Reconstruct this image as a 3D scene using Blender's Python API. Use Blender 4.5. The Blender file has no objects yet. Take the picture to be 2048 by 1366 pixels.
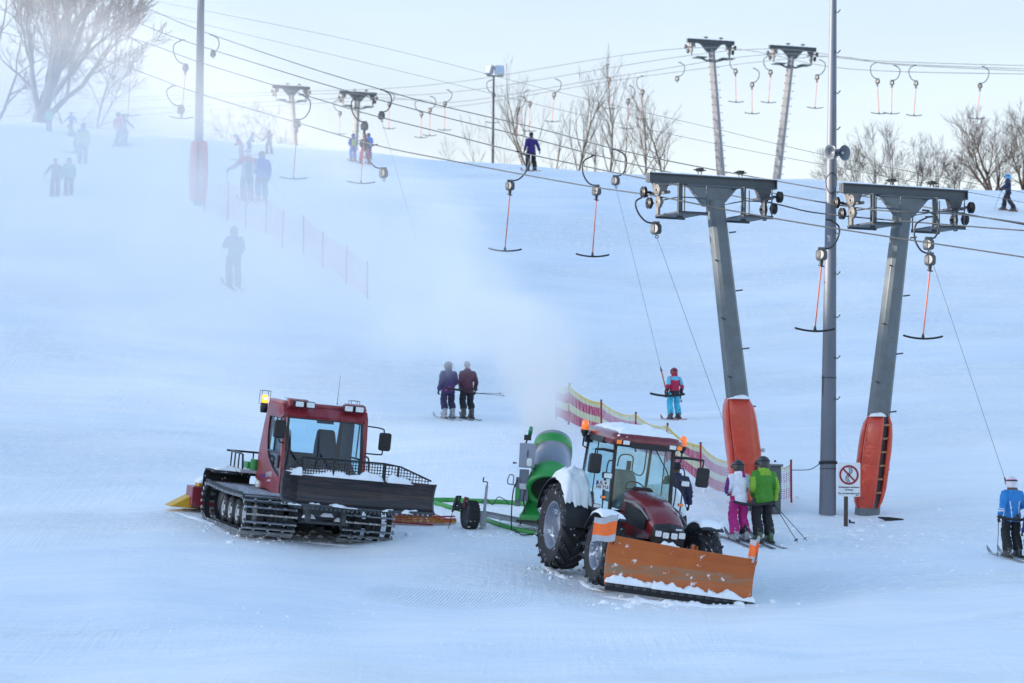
import bpy, bmesh, math, random
import numpy as np
from mathutils import Vector, Matrix, Euler, Quaternion, noise

sc = bpy.context.scene
COL = sc.collection
R = math.radians
PI = math.pi
V = Vector

# ------------------------------------------------------------------ camera
FPX = 7680.0                      # 135 mm lens on a 36 mm frame, in pixels of a 2048 wide picture
CAMLOC = V((0, 0, 1.7))
PITCH = math.atan(507 / FPX)
ROLL = R(0.7)
_f = V((0, math.cos(PITCH), math.sin(PITCH)))
_r0 = V((1, 0, 0)); _u0 = V((0, -math.sin(PITCH), math.cos(PITCH)))
_rt = _r0 * math.cos(ROLL) + _u0 * math.sin(ROLL)
_up = -_r0 * math.sin(ROLL) + _u0 * math.cos(ROLL)
cam = bpy.data.cameras.new('camera'); cam.lens = 135; cam.sensor_width = 36
cam.clip_start = 1; cam.clip_end = 3000
cam.dof.use_dof = True; cam.dof.focus_distance = 79; cam.dof.aperture_fstop = 2.6
camo = bpy.data.objects.new('camera', cam); COL.objects.link(camo)
camo.matrix_world = Matrix(((_rt.x, _up.x, -_f.x, CAMLOC.x), (_rt.y, _up.y, -_f.y, CAMLOC.y),
                            (_rt.z, _up.z, -_f.z, CAMLOC.z), (0, 0, 0, 1)))
sc.camera = camo

def ray(px, py):
    return _f + _rt * ((px - 1024) / FPX) + _up * ((683 - py) / FPX)
def at(px, py, d):
    """the real-world point seen at that spot of the photograph, d metres out"""
    return CAMLOC + ray(px, py) * d
def ppm(p):                       # picture pixels per metre at a point
    return FPX / (p - CAMLOC).dot(_f)

# ------------------------------------------------------------------ terrain
CTRL = [(0,1366,57),(700,1366,55.5),(1400,1366,55),(2048,1366,55),
        (0,1200,67),(700,1240,65),(1400,1270,63.5),(2048,1260,63),
        (0,1090,76),(250,1060,78),
        (1350,1205,71.8),(1110,1138,76.5),(1430,1150,75.5),(700,1085,77),(560,1065,79),(405,1015,82),
        (940,1065,78.5),(1500,1088,79),(1655,1030,83.5),(1725,1028,84.5),(2025,1117,77.5),(1850,1075,80),
        (1585,1003,85),(1400,965,87),(1140,850,97),(1270,905,93),
        (1350,838,103),(915,838,104),(700,900,96),(465,573,121),(250,850,97),(0,850,99),
        (500,400,137),(125,392,146),(0,560,120),(165,325,156),(235,293,168),
        (395,412,136),(1062,342,164),(725,327,166),(520,306,167),(2015,422,143),(1700,450,138),(1400,450,138),
        (1100,520,131),(1650,700,113),(2000,800,101),(2000,600,122),
        (0,246,172),(400,284,172),(700,302,172),(1000,330,172),(1300,352,172),(1650,367,171),(2048,384,170)]
CP = []
for a in CTRL:
    p = at(*a); CP.append((p.x, p.y, p.z))
for px, py in ((0,246),(512,288),(1024,332),(1536,362),(2048,384)):   # the ground bends away behind the crest
    for d, dz in ((200,-1.3),(235,-2.6),(300,-5.0)):
        p = at(px, py, d); CP.append((p.x, p.y, p.z + dz))
CP += [(-150,172,26),(-120,110,15),(-100,60,6),(-60,40,1.5),(120,172,16),(120,100,5),(100,60,-1),(0,20,0),(0,-10,0),(-80,0,0),(80,0,0),
       (-150,300,33),(150,300,27),(0,450,36),(-300,450,38),(300,450,32),(-300,150,24),(300,150,14),(-300,0,4),(300,0,-2),(0,-150,0)]
CP = np.array(CP); SC = 50.0
def _phi(r2): return np.where(r2 > 1e-12, 0.5 * r2 * np.log(np.maximum(r2, 1e-12)), 0.0)
_P = CP[:, :2] / SC; _n = len(CP)
_K = _phi(((_P[:, None] - _P[None]) ** 2).sum(-1)) + np.eye(_n) * 0.004
_A = np.zeros((_n + 3, _n + 3)); _A[:_n, :_n] = _K; _A[:_n, _n] = 1; _A[:_n, _n+1:] = _P; _A[_n:, :_n] = _A[:_n, _n:].T
_W = np.linalg.solve(_A, np.concatenate([CP[:, 2], np.zeros(3)]))
_rw = random.Random(12)
WAVES = [(wl, am, _rw.uniform(-1.2, 1.2), _rw.uniform(0, 6.3)) for wl, am in ((13, 0.05), (9, 0.045), (6.1, 0.035), (4.3, 0.028), (3.1, 0.020), (2.2, 0.014), (1.5, 0.010))]
def heights(X, Y):
    P = np.stack([np.ravel(X), np.ravel(Y)], -1) / SC
    out = np.empty(len(P))
    for i in range(0, len(P), 20000):
        q = P[i:i+20000]
        out[i:i+20000] = _phi(((q[:, None] - _P[None]) ** 2).sum(-1)) @ _W[:_n] + _W[_n] + q @ _W[_n+1:]
    X = np.asarray(X, float); Y = np.asarray(Y, float)
    sm = lambda a: (lambda t: t*t*(3-2*t))(np.clip(a, 0, 1))
    # unseen valley side added left of the run: its ridge is shaped to keep the low sun off the snow, but not off what stands a few metres high
    X = np.asarray(X, float); Y = np.asarray(Y, float); sm = lambda a: (lambda t: t*t*(3-2*t))(np.clip(a, 0, 1))
    Z = out.reshape(np.shape(X))
    for wl, am, an, ph in WAVES: Z = Z + (am*(1 - 0.72*sm((Y-76)/14)) if wl < 5 else am)*np.sin((X*math.cos(an) + Y*math.sin(an)*0.55)*2*PI/wl + ph + 1.3*np.sin(X*0.21 + ph) + 0.9*np.sin(Y*0.09 + 2*ph))
    if np.any(X < -60):
        yy = np.linspace(-60, 240, 61); q = np.stack([0*yy, yy], -1)/SC
        g0 = _phi(((q[:, None] - _P[None]) ** 2).sum(-1)) @ _W[:_n] + _W[_n] + q @ _W[_n+1:]
        g = np.interp(Y+21.2, yy, g0); m = 5.6 + 0*Y
        ridge = np.maximum(g + 26.9 + m, Z)
        w = np.exp(-((X+150)/26.0)**2) * sm((158-Y)/7) * sm((Y+190)/60) * sm((-70-X)/30)
        Z = Z*(1-w) + ridge*w
    return Z
def gz(x, y): return float(heights(np.array([x]), np.array([y]))[0])
def gp(px, py, lo=45, hi=185):
    """where the sight line through that spot of the photograph first meets the snow"""
    r = ray(px, py); D = np.arange(lo, hi, 0.25)
    X = CAMLOC.x + r.x * D; Y = CAMLOC.y + r.y * D; Z = CAMLOC.z + r.z * D
    g = heights(X, Y) - Z
    k = np.argmax(g > 0)
    if g[k] <= 0: k = int(np.argmax(g))
    d = D[k]
    if k > 0 and g[k] > 0: d = D[k-1] + 0.25 * (-g[k-1]) / (g[k] - g[k-1])
    return V((CAMLOC.x + r.x * d, CAMLOC.y + r.y * d, gz(CAMLOC.x + r.x * d, CAMLOC.y + r.y * d)))
def gnormal(x, y, e=0.6):
    return V((gz(x-e, y) - gz(x+e, y), gz(x, y-e) - gz(x, y+e), 2*e)).normalized()

# ------------------------------------------------------------------ tagging
def tag(o, label=None, cat=None, group=None, kind=None):
    if label: o['label'] = label
    if cat: o['category'] = cat
    if group: o['group'] = group
    if kind: o['kind'] = kind
    return o
def thing(name, label, cat, loc=(0,0,0), rot=None, group=None):
    o = bpy.data.objects.new(name, None); COL.objects.link(o); o.empty_display_size = 0.2
    o.location = loc
    if rot is not None:
        if isinstance(rot, Matrix): o.matrix_world = Matrix.Translation(V(loc)) @ rot.to_4x4()
        else: o.rotation_euler = (0, 0, rot)
    return tag(o, label, cat, group)
def copy_tree(o, parent=None):
    c = o.copy(); COL.objects.link(c); c.parent = parent
    for ch in list(o.children): copy_tree(ch, c)
    return c

# ------------------------------------------------------------------ mesh building
class MB:
    def __init__(s): s.v = []; s.f = []; s.m = []; s.s = []
    def add(s, vs, fs, m=0, smooth=False, M=None):
        o = len(s.v)
        if M is not None: vs = [M @ V(p) for p in vs]
        s.v += [tuple(p) for p in vs]
        for f in fs: s.f.append([i + o for i in f]); s.m.append(m); s.s.append(smooth)
        return s
    def box(s, c, size, m=0, M=None, taper=None):
        x, y, z = (size[0]/2, size[1]/2, size[2]/2); c = V(c); tx, ty = taper or (1, 1)
        vs = [(-x,-y,-z),(x,-y,-z),(x,y,-z),(-x,y,-z),(-x*tx,-y*ty,z),(x*tx,-y*ty,z),(x*tx,y*ty,z),(-x*tx,y*ty,z)]
        vs = [c + V(p) for p in vs]
        return s.add(vs, [(3,2,1,0),(4,5,6,7),(0,1,5,4),(1,2,6,5),(2,3,7,6),(3,0,4,7)], m, False, M)
    def tube(s, pts, r, n=8, m=0, cap=True, closed=False, M=None, smooth=True, flat=None):
        pts = [V(p) for p in pts]; k = len(pts)
        if k < 2: return s
        rs = r if isinstance(r, (list, tuple)) else [r] * k
        tang = []
        for i in range(k):
            if closed: t = pts[(i+1) % k] - pts[i-1]
            else: t = pts[min(i+1, k-1)] - pts[max(i-1, 0)]
            tang.append(t.normalized() if t.length > 1e-9 else V((0,0,1)))
        t0 = tang[0]; a = V((0,0,1)) if abs(t0.z) < 0.9 else V((1,0,0))
        nx = t0.cross(a).normalized(); vs = []; fs = []
        for i in range(k):
            t = tang[i]; nx = (nx - t * nx.dot(t))
            nx = nx.normalized() if nx.length > 1e-6 else t.orthogonal().normalized()
            ny = t.cross(nx)
            for j in range(n):
                q = 2*PI*j/n + (PI/n if n == 4 else 0)
                vs.append(pts[i] + nx * (math.cos(q)*rs[i]) + ny * (math.sin(q)*rs[i]*(flat or 1)))
        for i in range(k if closed else k-1):
            for j in range(n):
                a0 = i*n + j; a1 = i*n + (j+1) % n; b0 = ((i+1) % k)*n + j; b1 = ((i+1) % k)*n + (j+1) % n
                fs.append((a0, a1, b1, b0))
        s.add(vs, fs, m, smooth and n > 4, M)
        if cap and not closed:
            s.add(vs[:n], [tuple(reversed(range(n)))], m, False, M); s.add(vs[-n:], [tuple(range(n))], m, False, M)
        return s
    def cyl(s, a, b, r0, r1=None, n=16, m=0, M=None, cap=True):
        return s.tube([a, b], [r0, r0 if r1 is None else r1], n, m, cap, False, M)
    def lathe(s, prof, o=(0,0,0), axis=(0,0,1), n=24, m=0, M=None, smooth=True, ms=None):
        o = V(o); a = V(axis).normalized(); u = a.orthogonal().normalized(); w = a.cross(u)
        k = len(prof); vs = []
        for r, h in prof:
            for j in range(n):
                q = 2*PI*j/n; vs.append(o + a*h + (u*math.cos(q) + w*math.sin(q))*max(r, 1e-4))
        for i in range(k-1):
            fs = [(i*n+j, i*n+(j+1) % n, (i+1)*n+(j+1) % n, (i+1)*n+j) for j in range(n)]
            oo = len(s.v)
            if i == 0:
                base = oo; s.v += [tuple((M @ p) if M is not None else p) for p in vs]
            for f in fs:
                s.f.append([base + q for q in f]); s.m.append(ms[i] if ms else m); s.s.append(smooth)
        return s
    def prism(s, poly, h, o=(0,0,0), u=(1,0,0), v=(0,0,1), m=0, M=None):
        """polygon in the u,v plane, thickened by h along u x v, centred"""
        o = V(o); u = V(u).normalized(); v = V(v).normalized(); w = u.cross(v); n = len(poly)
        vs = [o + u*a + v*b - w*(h/2) for a, b in poly] + [o + u*a + v*b + w*(h/2) for a, b in poly]
        area = sum(poly[i][0]*poly[(i+1) % n][1] - poly[(i+1) % n][0]*poly[i][1] for i in range(n))
        fs = [tuple(reversed(range(n))), tuple(range(n, 2*n))] + [(i, (i+1) % n, n+(i+1) % n, n+i) for i in range(n)]
        if area < 0: fs = [tuple(reversed(f)) for f in fs]
        return s.add(vs, fs, m, False, M)
    def loft(s, rings, m=0, smooth=True, cap=True, M=None):
        n = len(rings[0]); vs = [p for r in rings for p in r]; fs = []
        for i in range(len(rings)-1):
            for j in range(n):
                fs.append((i*n+j, i*n+(j+1) % n, (i+1)*n+(j+1) % n, (i+1)*n+j))
        s.add(vs, fs, m, smooth, M)
        if cap:
            s.add(rings[0], [tuple(reversed(range(n)))], m, False, M); s.add(rings[-1], [tuple(range(n))], m, False, M)
        return s
    def ball(s, c, r, m=0, n=12, M=None):
        r = (r, r, r) if not isinstance(r, (tuple, list)) else r; c = V(c); rings = []
        for i in range(n//2 + 1):
            th = PI*i/(n//2); q = max(math.sin(th), 0.02)
            rings.append([c + V((r[0]*q*math.cos(2*PI*j/n), r[1]*q*math.sin(2*PI*j/n), -r[2]*math.cos(th))) for j in range(n)])
        return s.loft(rings, m, True, True, M)
    def mesh(s, name):
        me = bpy.data.meshes.new(name); me.from_pydata(s.v, [], s.f)
        me.polygons.foreach_set('material_index', s.m); me.polygons.foreach_set('use_smooth', s.s); me.update()
        return me
    def build(s, name, mats, parent=None, bevel=0, seg=2, M=None):
        me = s.mesh(name)
        for q in (mats if isinstance(mats, (list, tuple)) else [mats]): me.materials.append(q)
        return link(name, me, parent, bevel, seg, M)
def link(name, me, parent=None, bevel=0, seg=2, M=None):
    o = bpy.data.objects.new(name, me); COL.objects.link(o)
    if parent: o.parent = parent
    if M is not None: o.matrix_local = M
    if bevel:
        b = o.modifiers.new('bevel', 'BEVEL'); b.width = bevel; b.segments = seg; b.limit_method = 'ANGLE'; b.angle_limit = R(40)
        b.harden_normals = False
    return o
def arc(c, r, a0, a1, n, u=(1,0,0), v=(0,0,1)):
    c = V(c); u = V(u); v = V(v)
    return [c + u*(r*math.cos(R(a0 + (a1-a0)*i/n))) + v*(r*math.sin(R(a0 + (a1-a0)*i/n))) for i in range(n+1)]
def rrect(w, h, r, n=4):
    out = []
    for cx, cy, a in ((w/2-r, h/2-r, 0), (-w/2+r, h/2-r, 90), (-w/2+r, -h/2+r, 180), (w/2-r, -h/2+r, 270)):
        for i in range(n+1): q = R(a + 90*i/n); out.append((cx + r*math.cos(q), cy + r*math.sin(q)))
    return out
def smooth_path(pts, n=6):
    """Catmull-Rom through points"""
    P = [V(p) for p in pts]; P = [P[0]*2 - P[1]] + P + [P[-1]*2 - P[-2]]; out = []
    for i in range(1, len(P)-2):
        a, b, c, d = P[i-1:i+3]
        for k in range(n):
            t = k/n; out.append(0.5*((2*b) + (c-a)*t + (2*a-5*b+4*c-d)*t*t + (3*b-3*c+d-a)*t**3))
    out.append(P[-2]); return out
def text_mesh(txt, size, align='CENTER', bold=0.0, ext=0.001):
    cu = bpy.data.curves.new('t', 'FONT'); cu.body = txt; cu.size = size; cu.align_x = align; cu.align_y = 'CENTER'
    cu.offset = bold; cu.extrude = ext; cu.resolution_u = 2
    o = bpy.data.objects.new('t', cu); COL.objects.link(o)
    dg = bpy.context.evaluated_depsgraph_get(); me = bpy.data.meshes.new_from_object(o.evaluated_get(dg))
    bpy.data.objects.remove(o); bpy.data.curves.remove(cu); return me
def add_text(mb, txt, size, M, m=0, align='CENTER', bold=0.0, ext=0.001):
    me = text_mesh(txt, size, align, bold, ext)
    mb.add([v.co.copy() for v in me.vertices], [tuple(p.vertices) for p in me.polygons], m, False, M)
    bpy.data.meshes.remove(me)

# ------------------------------------------------------------------ materials
def newmat(name):
    m = bpy.data.materials.new(name); m.use_nodes = True; nt = m.node_tree
    return m, nt, nt.nodes['Principled BSDF']
def N(nt, t, **kw):
    n = nt.nodes.new(t)
    for k, v in kw.items():
        if k in n.inputs: n.inputs[k].default_value = v
        else: setattr(n, k, v)
    return n
def mat(name, col, rough=0.5, metal=0.0, var=0.12, scale=6.0, bump=0.0, bscale=40.0, coat=0.0, emit=None, estr=0, spec=0.5, snow=0.0, sscale=3.0, trans=0, dirt=None, dscale=4.0, damt=0.5, alpha=1, stretch=None):
    m, nt, b = newmat(name)
    tc = N(nt, 'ShaderNodeTexCoord'); vec = tc.outputs['Object']
    if stretch:
        mp = N(nt, 'ShaderNodeMapping'); mp.inputs['Scale'].default_value = stretch; nt.links.new(vec, mp.inputs[0]); vec = mp.outputs[0]
    c = (col[0], col[1], col[2], 1)
    b.inputs['Roughness'].default_value = rough; b.inputs['Metallic'].default_value = metal
    b.inputs['Specular IOR Level'].default_value = spec
    if coat: b.inputs['Coat Weight'].default_value = coat; b.inputs['Coat Roughness'].default_value = 0.08
    out = None
    if var:
        n = N(nt, 'ShaderNodeTexNoise'); n.inputs['Scale'].default_value = scale; n.inputs['Detail'].default_value = 6; nt.links.new(vec, n.inputs['Vector'])
        mr = N(nt, 'ShaderNodeMapRange'); mr.inputs[1].default_value = 0.3; mr.inputs[2].default_value = 0.7
        mr.inputs[3].default_value = 1 - var; mr.inputs[4].default_value = 1 + var; nt.links.new(n.outputs[0], mr.inputs[0])
        mx = N(nt, 'ShaderNodeMix', data_type='RGBA', blend_type='MULTIPLY'); mx.inputs[0].default_value = 1
        mx.inputs[6].default_value = c; nt.links.new(mr.outputs[0], mx.inputs[7]); out = mx.outputs[2]
        mr2 = N(nt, 'ShaderNodeMapRange'); mr2.inputs[3].default_value = max(rough-0.1, 0.03); mr2.inputs[4].default_value = min(rough+0.12, 1)
        nt.links.new(n.outputs[0], mr2.inputs[0]); nt.links.new(mr2.outputs[0], b.inputs['Roughness'])
    def over(out, colr, amt, sc_, lo):
        n = N(nt, 'ShaderNodeTexNoise'); n.inputs['Scale'].default_value = sc_; n.inputs['Detail'].default_value = 8; n.inputs['Roughness'].default_value = 0.65
        nt.links.new(vec, n.inputs['Vector'])
        mr = N(nt, 'ShaderNodeMapRange'); mr.inputs[1].default_value = lo; mr.inputs[2].default_value = lo + 0.06; mr.inputs[4].default_value = amt; nt.links.new(n.outputs[0], mr.inputs[0])
        mx = N(nt, 'ShaderNodeMix', data_type='RGBA'); nt.links.new(mr.outputs[0], mx.inputs[0])
        if out: nt.links.new(out, mx.inputs[6])
        else: mx.inputs[6].default_value = c
        mx.inputs[7].default_value = (*colr, 1); return mx.outputs[2]
    if dirt: out = over(out, dirt, damt, dscale, 0.52)
    if snow: out = over(out, (0.85, 0.87, 0.9), 0.95, sscale, 0.72 - snow*0.3)
    if out: nt.links.new(out, b.inputs['Base Color'])
    else: b.inputs['Base Color'].default_value = c
    if bump:
        n = N(nt, 'ShaderNodeTexNoise'); n.inputs['Scale'].default_value = bscale; n.inputs['Detail'].default_value = 4; nt.links.new(vec, n.inputs['Vector'])
        bp = N(nt, 'ShaderNodeBump'); bp.inputs['Strength'].default_value = bump; bp.inputs['Distance'].default_value = 0.02
        nt.links.new(n.outputs[0], bp.inputs['Height']); nt.links.new(bp.outputs[0], b.inputs['Normal'])
    if emit:
        b.inputs['Emission Color'].default_value = (*emit, 1); b.inputs['Emission Strength'].default_value = estr
    if trans: b.inputs['Transmission Weight'].default_value = trans
    if alpha < 1: b.inputs['Alpha'].default_value = alpha
    return m
def glass(name, tint=(0.75, 0.88, 0.9), rough=0.02, refl=1.0):
    """thin pane: see-through with a Fresnel sheen"""
    m, nt, b = newmat(name); nt.nodes.remove(b)
    o = nt.nodes['Material Output']; t = N(nt, 'ShaderNodeBsdfTransparent'); t.inputs[0].default_value = (*tint, 1)
    g = N(nt, 'ShaderNodeBsdfGlossy'); g.inputs['Roughness'].default_value = rough; g.inputs[0].default_value = (refl, refl, refl, 1)
    ge = N(nt, 'ShaderNodeNewGeometry'); dt = N(nt, 'ShaderNodeVectorMath', operation='DOT_PRODUCT'); nt.links.new(ge.outputs['Incoming'], dt.inputs[0]); nt.links.new(ge.outputs['Normal'], dt.inputs[1])
    a1 = N(nt, 'ShaderNodeMath', operation='ABSOLUTE'); nt.links.new(dt.outputs['Value'], a1.inputs[0]); a2 = N(nt, 'ShaderNodeMath', operation='SUBTRACT'); a2.inputs[0].default_value = 1; nt.links.new(a1.outputs[0], a2.inputs[1])
    a3 = N(nt, 'ShaderNodeMath', operation='POWER'); nt.links.new(a2.outputs[0], a3.inputs[0]); a3.inputs[1].default_value = 5; fr = N(nt, 'ShaderNodeMath', operation='MULTIPLY_ADD'); nt.links.new(a3.outputs[0], fr.inputs[0]); fr.inputs[1].default_value = 0.5; fr.inputs[2].default_value = 0.028
    mx = N(nt, 'ShaderNodeMixShader'); nt.links.new(fr.outputs[0], mx.inputs[0]); nt.links.new(t.outputs[0], mx.inputs[1]); nt.links.new(g.outputs[0], mx.inputs[2])
    nt.links.new(mx.outputs[0], o.inputs[0]); return m
# ------------------------------------------------------------------ daylight: low sun behind the added ridge on the left
SUN_EL = R(10); SUN_AZ = R(-8)            # degrees behind the picture plane, on the left
sdir = V((-math.cos(SUN_AZ)*math.cos(SUN_EL), math.sin(SUN_AZ)*math.cos(SUN_EL), math.sin(SUN_EL)))
SKYLOW = 0.51
w = bpy.data.worlds.new('World'); sc.world = w; w.use_nodes = True
sky = w.node_tree.nodes.new('ShaderNodeTexSky'); sky.sky_type = 'NISHITA'; sky.sun_disc = False
sky.sun_elevation = SUN_EL; sky.sun_rotation = math.atan2(sdir.x, sdir.y)
sky.altitude = 700; sky.air_density = 1.0; sky.dust_density = 1.2; sky.ozone_density = 1.0
bg = w.node_tree.nodes['Background']; bg.inputs[1].default_value = 0.15
# sky dimmed and tinted low round the horizon, left at full strength overhead
_nt = w.node_tree; _tc = N(_nt, 'ShaderNodeTexCoord'); _sx = N(_nt, 'ShaderNodeSeparateXYZ'); _nt.links.new(_tc.outputs['Generated'], _sx.inputs[0])
_mr = N(_nt, 'ShaderNodeMapRange', interpolation_type='SMOOTHSTEP'); _mr.inputs[1].default_value = 0.10; _mr.inputs[2].default_value = 0.42; _mr.inputs[3].default_value = 0.0; _mr.inputs[4].default_value = 1.0; _nt.links.new(_sx.outputs[2], _mr.inputs[0])
_lo = N(_nt, 'ShaderNodeMix', data_type='RGBA'); _lo.inputs[6].default_value = (SKYLOW*1.10, SKYLOW*0.93, SKYLOW*1.0, 1); _lo.inputs[7].default_value = (1, 1, 1, 1); _nt.links.new(_mr.outputs[0], _lo.inputs[0])
_cr = N(_nt, 'ShaderNodeMix', data_type='RGBA', blend_type='MULTIPLY'); _cr.inputs[0].default_value = 1; _nt.links.new(sky.outputs[0], _cr.inputs[6]); _nt.links.new(_lo.outputs[2], _cr.inputs[7])
# the thinnest veil of high cloud
_cm = N(_nt, 'ShaderNodeMapping'); _cm.inputs['Scale'].default_value = (2.0, 2.0, 9.0); _nt.links.new(_tc.outputs['Generated'], _cm.inputs[0]); _cn = N(_nt, 'ShaderNodeTexNoise', Scale=2.2, Detail=5.0); _nt.links.new(_cm.outputs[0], _cn.inputs['Vector'])
_cq = N(_nt, 'ShaderNodeMapRange'); _cq.inputs[1].default_value = 0.35; _cq.inputs[2].default_value = 0.7; _cq.inputs[3].default_value = 0.95; _cq.inputs[4].default_value = 1.10; _nt.links.new(_cn.outputs[0], _cq.inputs[0])
_cc = N(_nt, 'ShaderNodeMix', data_type='RGBA', blend_type='MULTIPLY'); _cc.inputs[0].default_value = 1; _nt.links.new(_cr.outputs[2], _cc.inputs[6]); _nt.links.new(_cq.outputs[0], _cc.inputs[7]); _nt.links.new(_cc.outputs[2], bg.inputs[0])
sl = bpy.data.lights.new('sun', 'SUN'); sl.energy = 2.2; sl.angle = R(0.5); sl.color = (1.0, 0.86, 0.72)
so = bpy.data.objects.new('sun', sl); COL.objects.link(so); so.rotation_euler = sdir.to_track_quat('Z', 'Y').to_euler()
sc.view_settings.view_transform = 'Standard'; sc.view_settings.look = 'None'; sc.view_settings.exposure = 1.92; sc.view_settings.gamma = 1
sc.cycles.use_denoising = True; sc.cycles.volume_bounces = 5; sc.cycles.max_bounces = 8; sc.cycles.transparent_max_bounces = 16
sc.cycles.volume_step_rate = 0.25; sc.cycles.volume_max_steps = 256

# ------------------------------------------------------------------ snow
def snow_material():
    m, nt, b = newmat('snow'); L = nt.links.new
    tc = N(nt, 'ShaderNodeTexCoord'); vec = tc.outputs['Object']
    def mapped(scale, rot=0):
        mp = N(nt, 'ShaderNodeMapping'); mp.inputs['Scale'].default_value = scale; mp.inputs['Rotation'].default_value = (0, 0, rot); L(vec, mp.inputs[0]); return mp.outputs[0]
    def noise_(v, s, det=5, rough=0.55):
        n = N(nt, 'ShaderNodeTexNoise'); n.inputs['Scale'].default_value = s; n.inputs['Detail'].default_value = det; n.inputs['Roughness'].default_value = rough; L(v, n.inputs['Vector']); return n.outputs[0]
    def math_(op, a, b_=None, c=None):
        n = N(nt, 'ShaderNodeMath', operation=op)
        for i, q in enumerate((a, b_, c)):
            if q is None: continue
            if isinstance(q, (int, float)): n.inputs[i].default_value = q
            else: L(q, n.inputs[i])
        return n.outputs[0]
    fine = noise_(vec, 9, 6, 0.7)
    crumbs = noise_(vec, 2.2, 7, 0.62)
    # tracks of skis: long thin scratches in two headings, only where people ski
    s1 = noise_(mapped((5.0, 0.22, 0.22), R(24)), 1.6, 4, 0.6)
    s2 = noise_(mapped((0.30, 4.5, 0.3), R(-14)), 1.3, 4, 0.6)
    big = noise_(vec, 0.12, 3)
    crust = N(nt, 'ShaderNodeMapRange', interpolation_type='SMOOTHSTEP'); crust.inputs[1].default_value = 0.45; crust.inputs[2].default_value = 0.60; L(noise_(mapped((0.55, 1, 1), R(20)), 0.16, 3), crust.inputs[0])
    clods = noise_(vec, 5.5, 7, 0.7)
    h = math_('ADD', math_('MULTIPLY', fine, 0.012), math_('MULTIPLY', crumbs, 0.045))
    h = math_('ADD', h, math_('MULTIPLY', math_('MULTIPLY', clods, crust.outputs[0]), 0.075))
    msk = N(nt, 'ShaderNodeMapRange'); msk.inputs[1].default_value = 0.42; msk.inputs[2].default_value = 0.66; L(noise_(vec, 0.22, 4), msk.inputs[0])
    h = math_('ADD', h, math_('MULTIPLY', math_('MULTIPLY', s1, msk.outputs[0]), 0.045))
    h = math_('ADD', h, math_('MULTIPLY', s2, 0.034))
    # corduroy left by the groomer, a patch in front of it
    sx = N(nt, 'ShaderNodeSeparateXYZ'); L(vec, sx.inputs[0])
    wv = math_('SINE', math_('MULTIPLY', math_('ADD', sx.outputs[0], math_('MULTIPLY', sx.outputs[1], -0.12)), 2*PI/0.065))
    cx, cy = CORD
    dx = math_('DIVIDE', math_('SUBTRACT', sx.outputs[0], cx), 1.75); dy = math_('DIVIDE', math_('SUBTRACT', sx.outputs[1], cy), 1.5)
    dd = math_('ADD', math_('POWER', math_('ABSOLUTE', dx), 4.0), math_('POWER', math_('ABSOLUTE', dy), 4.0))
    dd = math_('ADD', dd, math_('MULTIPLY', crumbs, 0.9))
    mr = N(nt, 'ShaderNodeMapRange'); mr.inputs[1].default_value = 0.9; mr.inputs[2].default_value = 1.5; mr.inputs[3].default_value = 1; mr.inputs[4].default_value = 0; L(dd, mr.inputs[0])
    h = math_('ADD', h, math_('MULTIPLY', math_('MULTIPLY', wv, 0.009), mr.outputs[0]))
    bp = N(nt, 'ShaderNodeBump'); bp.inputs['Strength'].default_value = 0.9; bp.inputs['Distance'].default_value = 1.0
    L(h, bp.inputs['Height']); L(bp.outputs[0], b.inputs['Normal'])
    # icy and scraped patches; their tones also paint in uneven light and shade
    ic = math_('ADD', math_('ADD', math_('MULTIPLY', s2, 0.24), math_('MULTIPLY', big, 0.51)), math_('MULTIPLY', noise_(mapped((0.5, 1.4, 1), R(-22)), 0.5, 5, 0.65), 0.25))
    mr = N(nt, 'ShaderNodeMapRange'); mr.inputs[1].default_value = 0.38; mr.inputs[2].default_value = 0.62; L(ic, mr.inputs[0])
    mx = N(nt, 'ShaderNodeMix', data_type='RGBA'); mx.inputs[6].default_value = (0.70, 0.765, 0.845, 1); mx.inputs[7].default_value = (0.90, 0.90, 0.905, 1); L(mr.outputs[0], mx.inputs[0])
    m3 = N(nt, 'ShaderNodeMix', data_type='RGBA'); m3.inputs[7].default_value = (0.92, 0.92, 0.92, 1); r3 = N(nt, 'ShaderNodeMapRange'); r3.inputs[1].default_value = 0.50; r3.inputs[2].default_value = 0.62; r3.inputs[4].default_value = 0.8; L(clods, r3.inputs[0]); L(math_('MULTIPLY', r3.outputs[0], crust.outputs[0]), m3.inputs[0]); L(mx.outputs[2], m3.inputs[6])
    L(m3.outputs[2], b.inputs['Base Color'])
    b.inputs['Roughness'].default_value = 0.6; b.inputs['Specular IOR Level'].default_value = 0.3
    return m
_c = gp(900, 1202); CORD = (_c.x, _c.y)
SNOW = snow_material()

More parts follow.
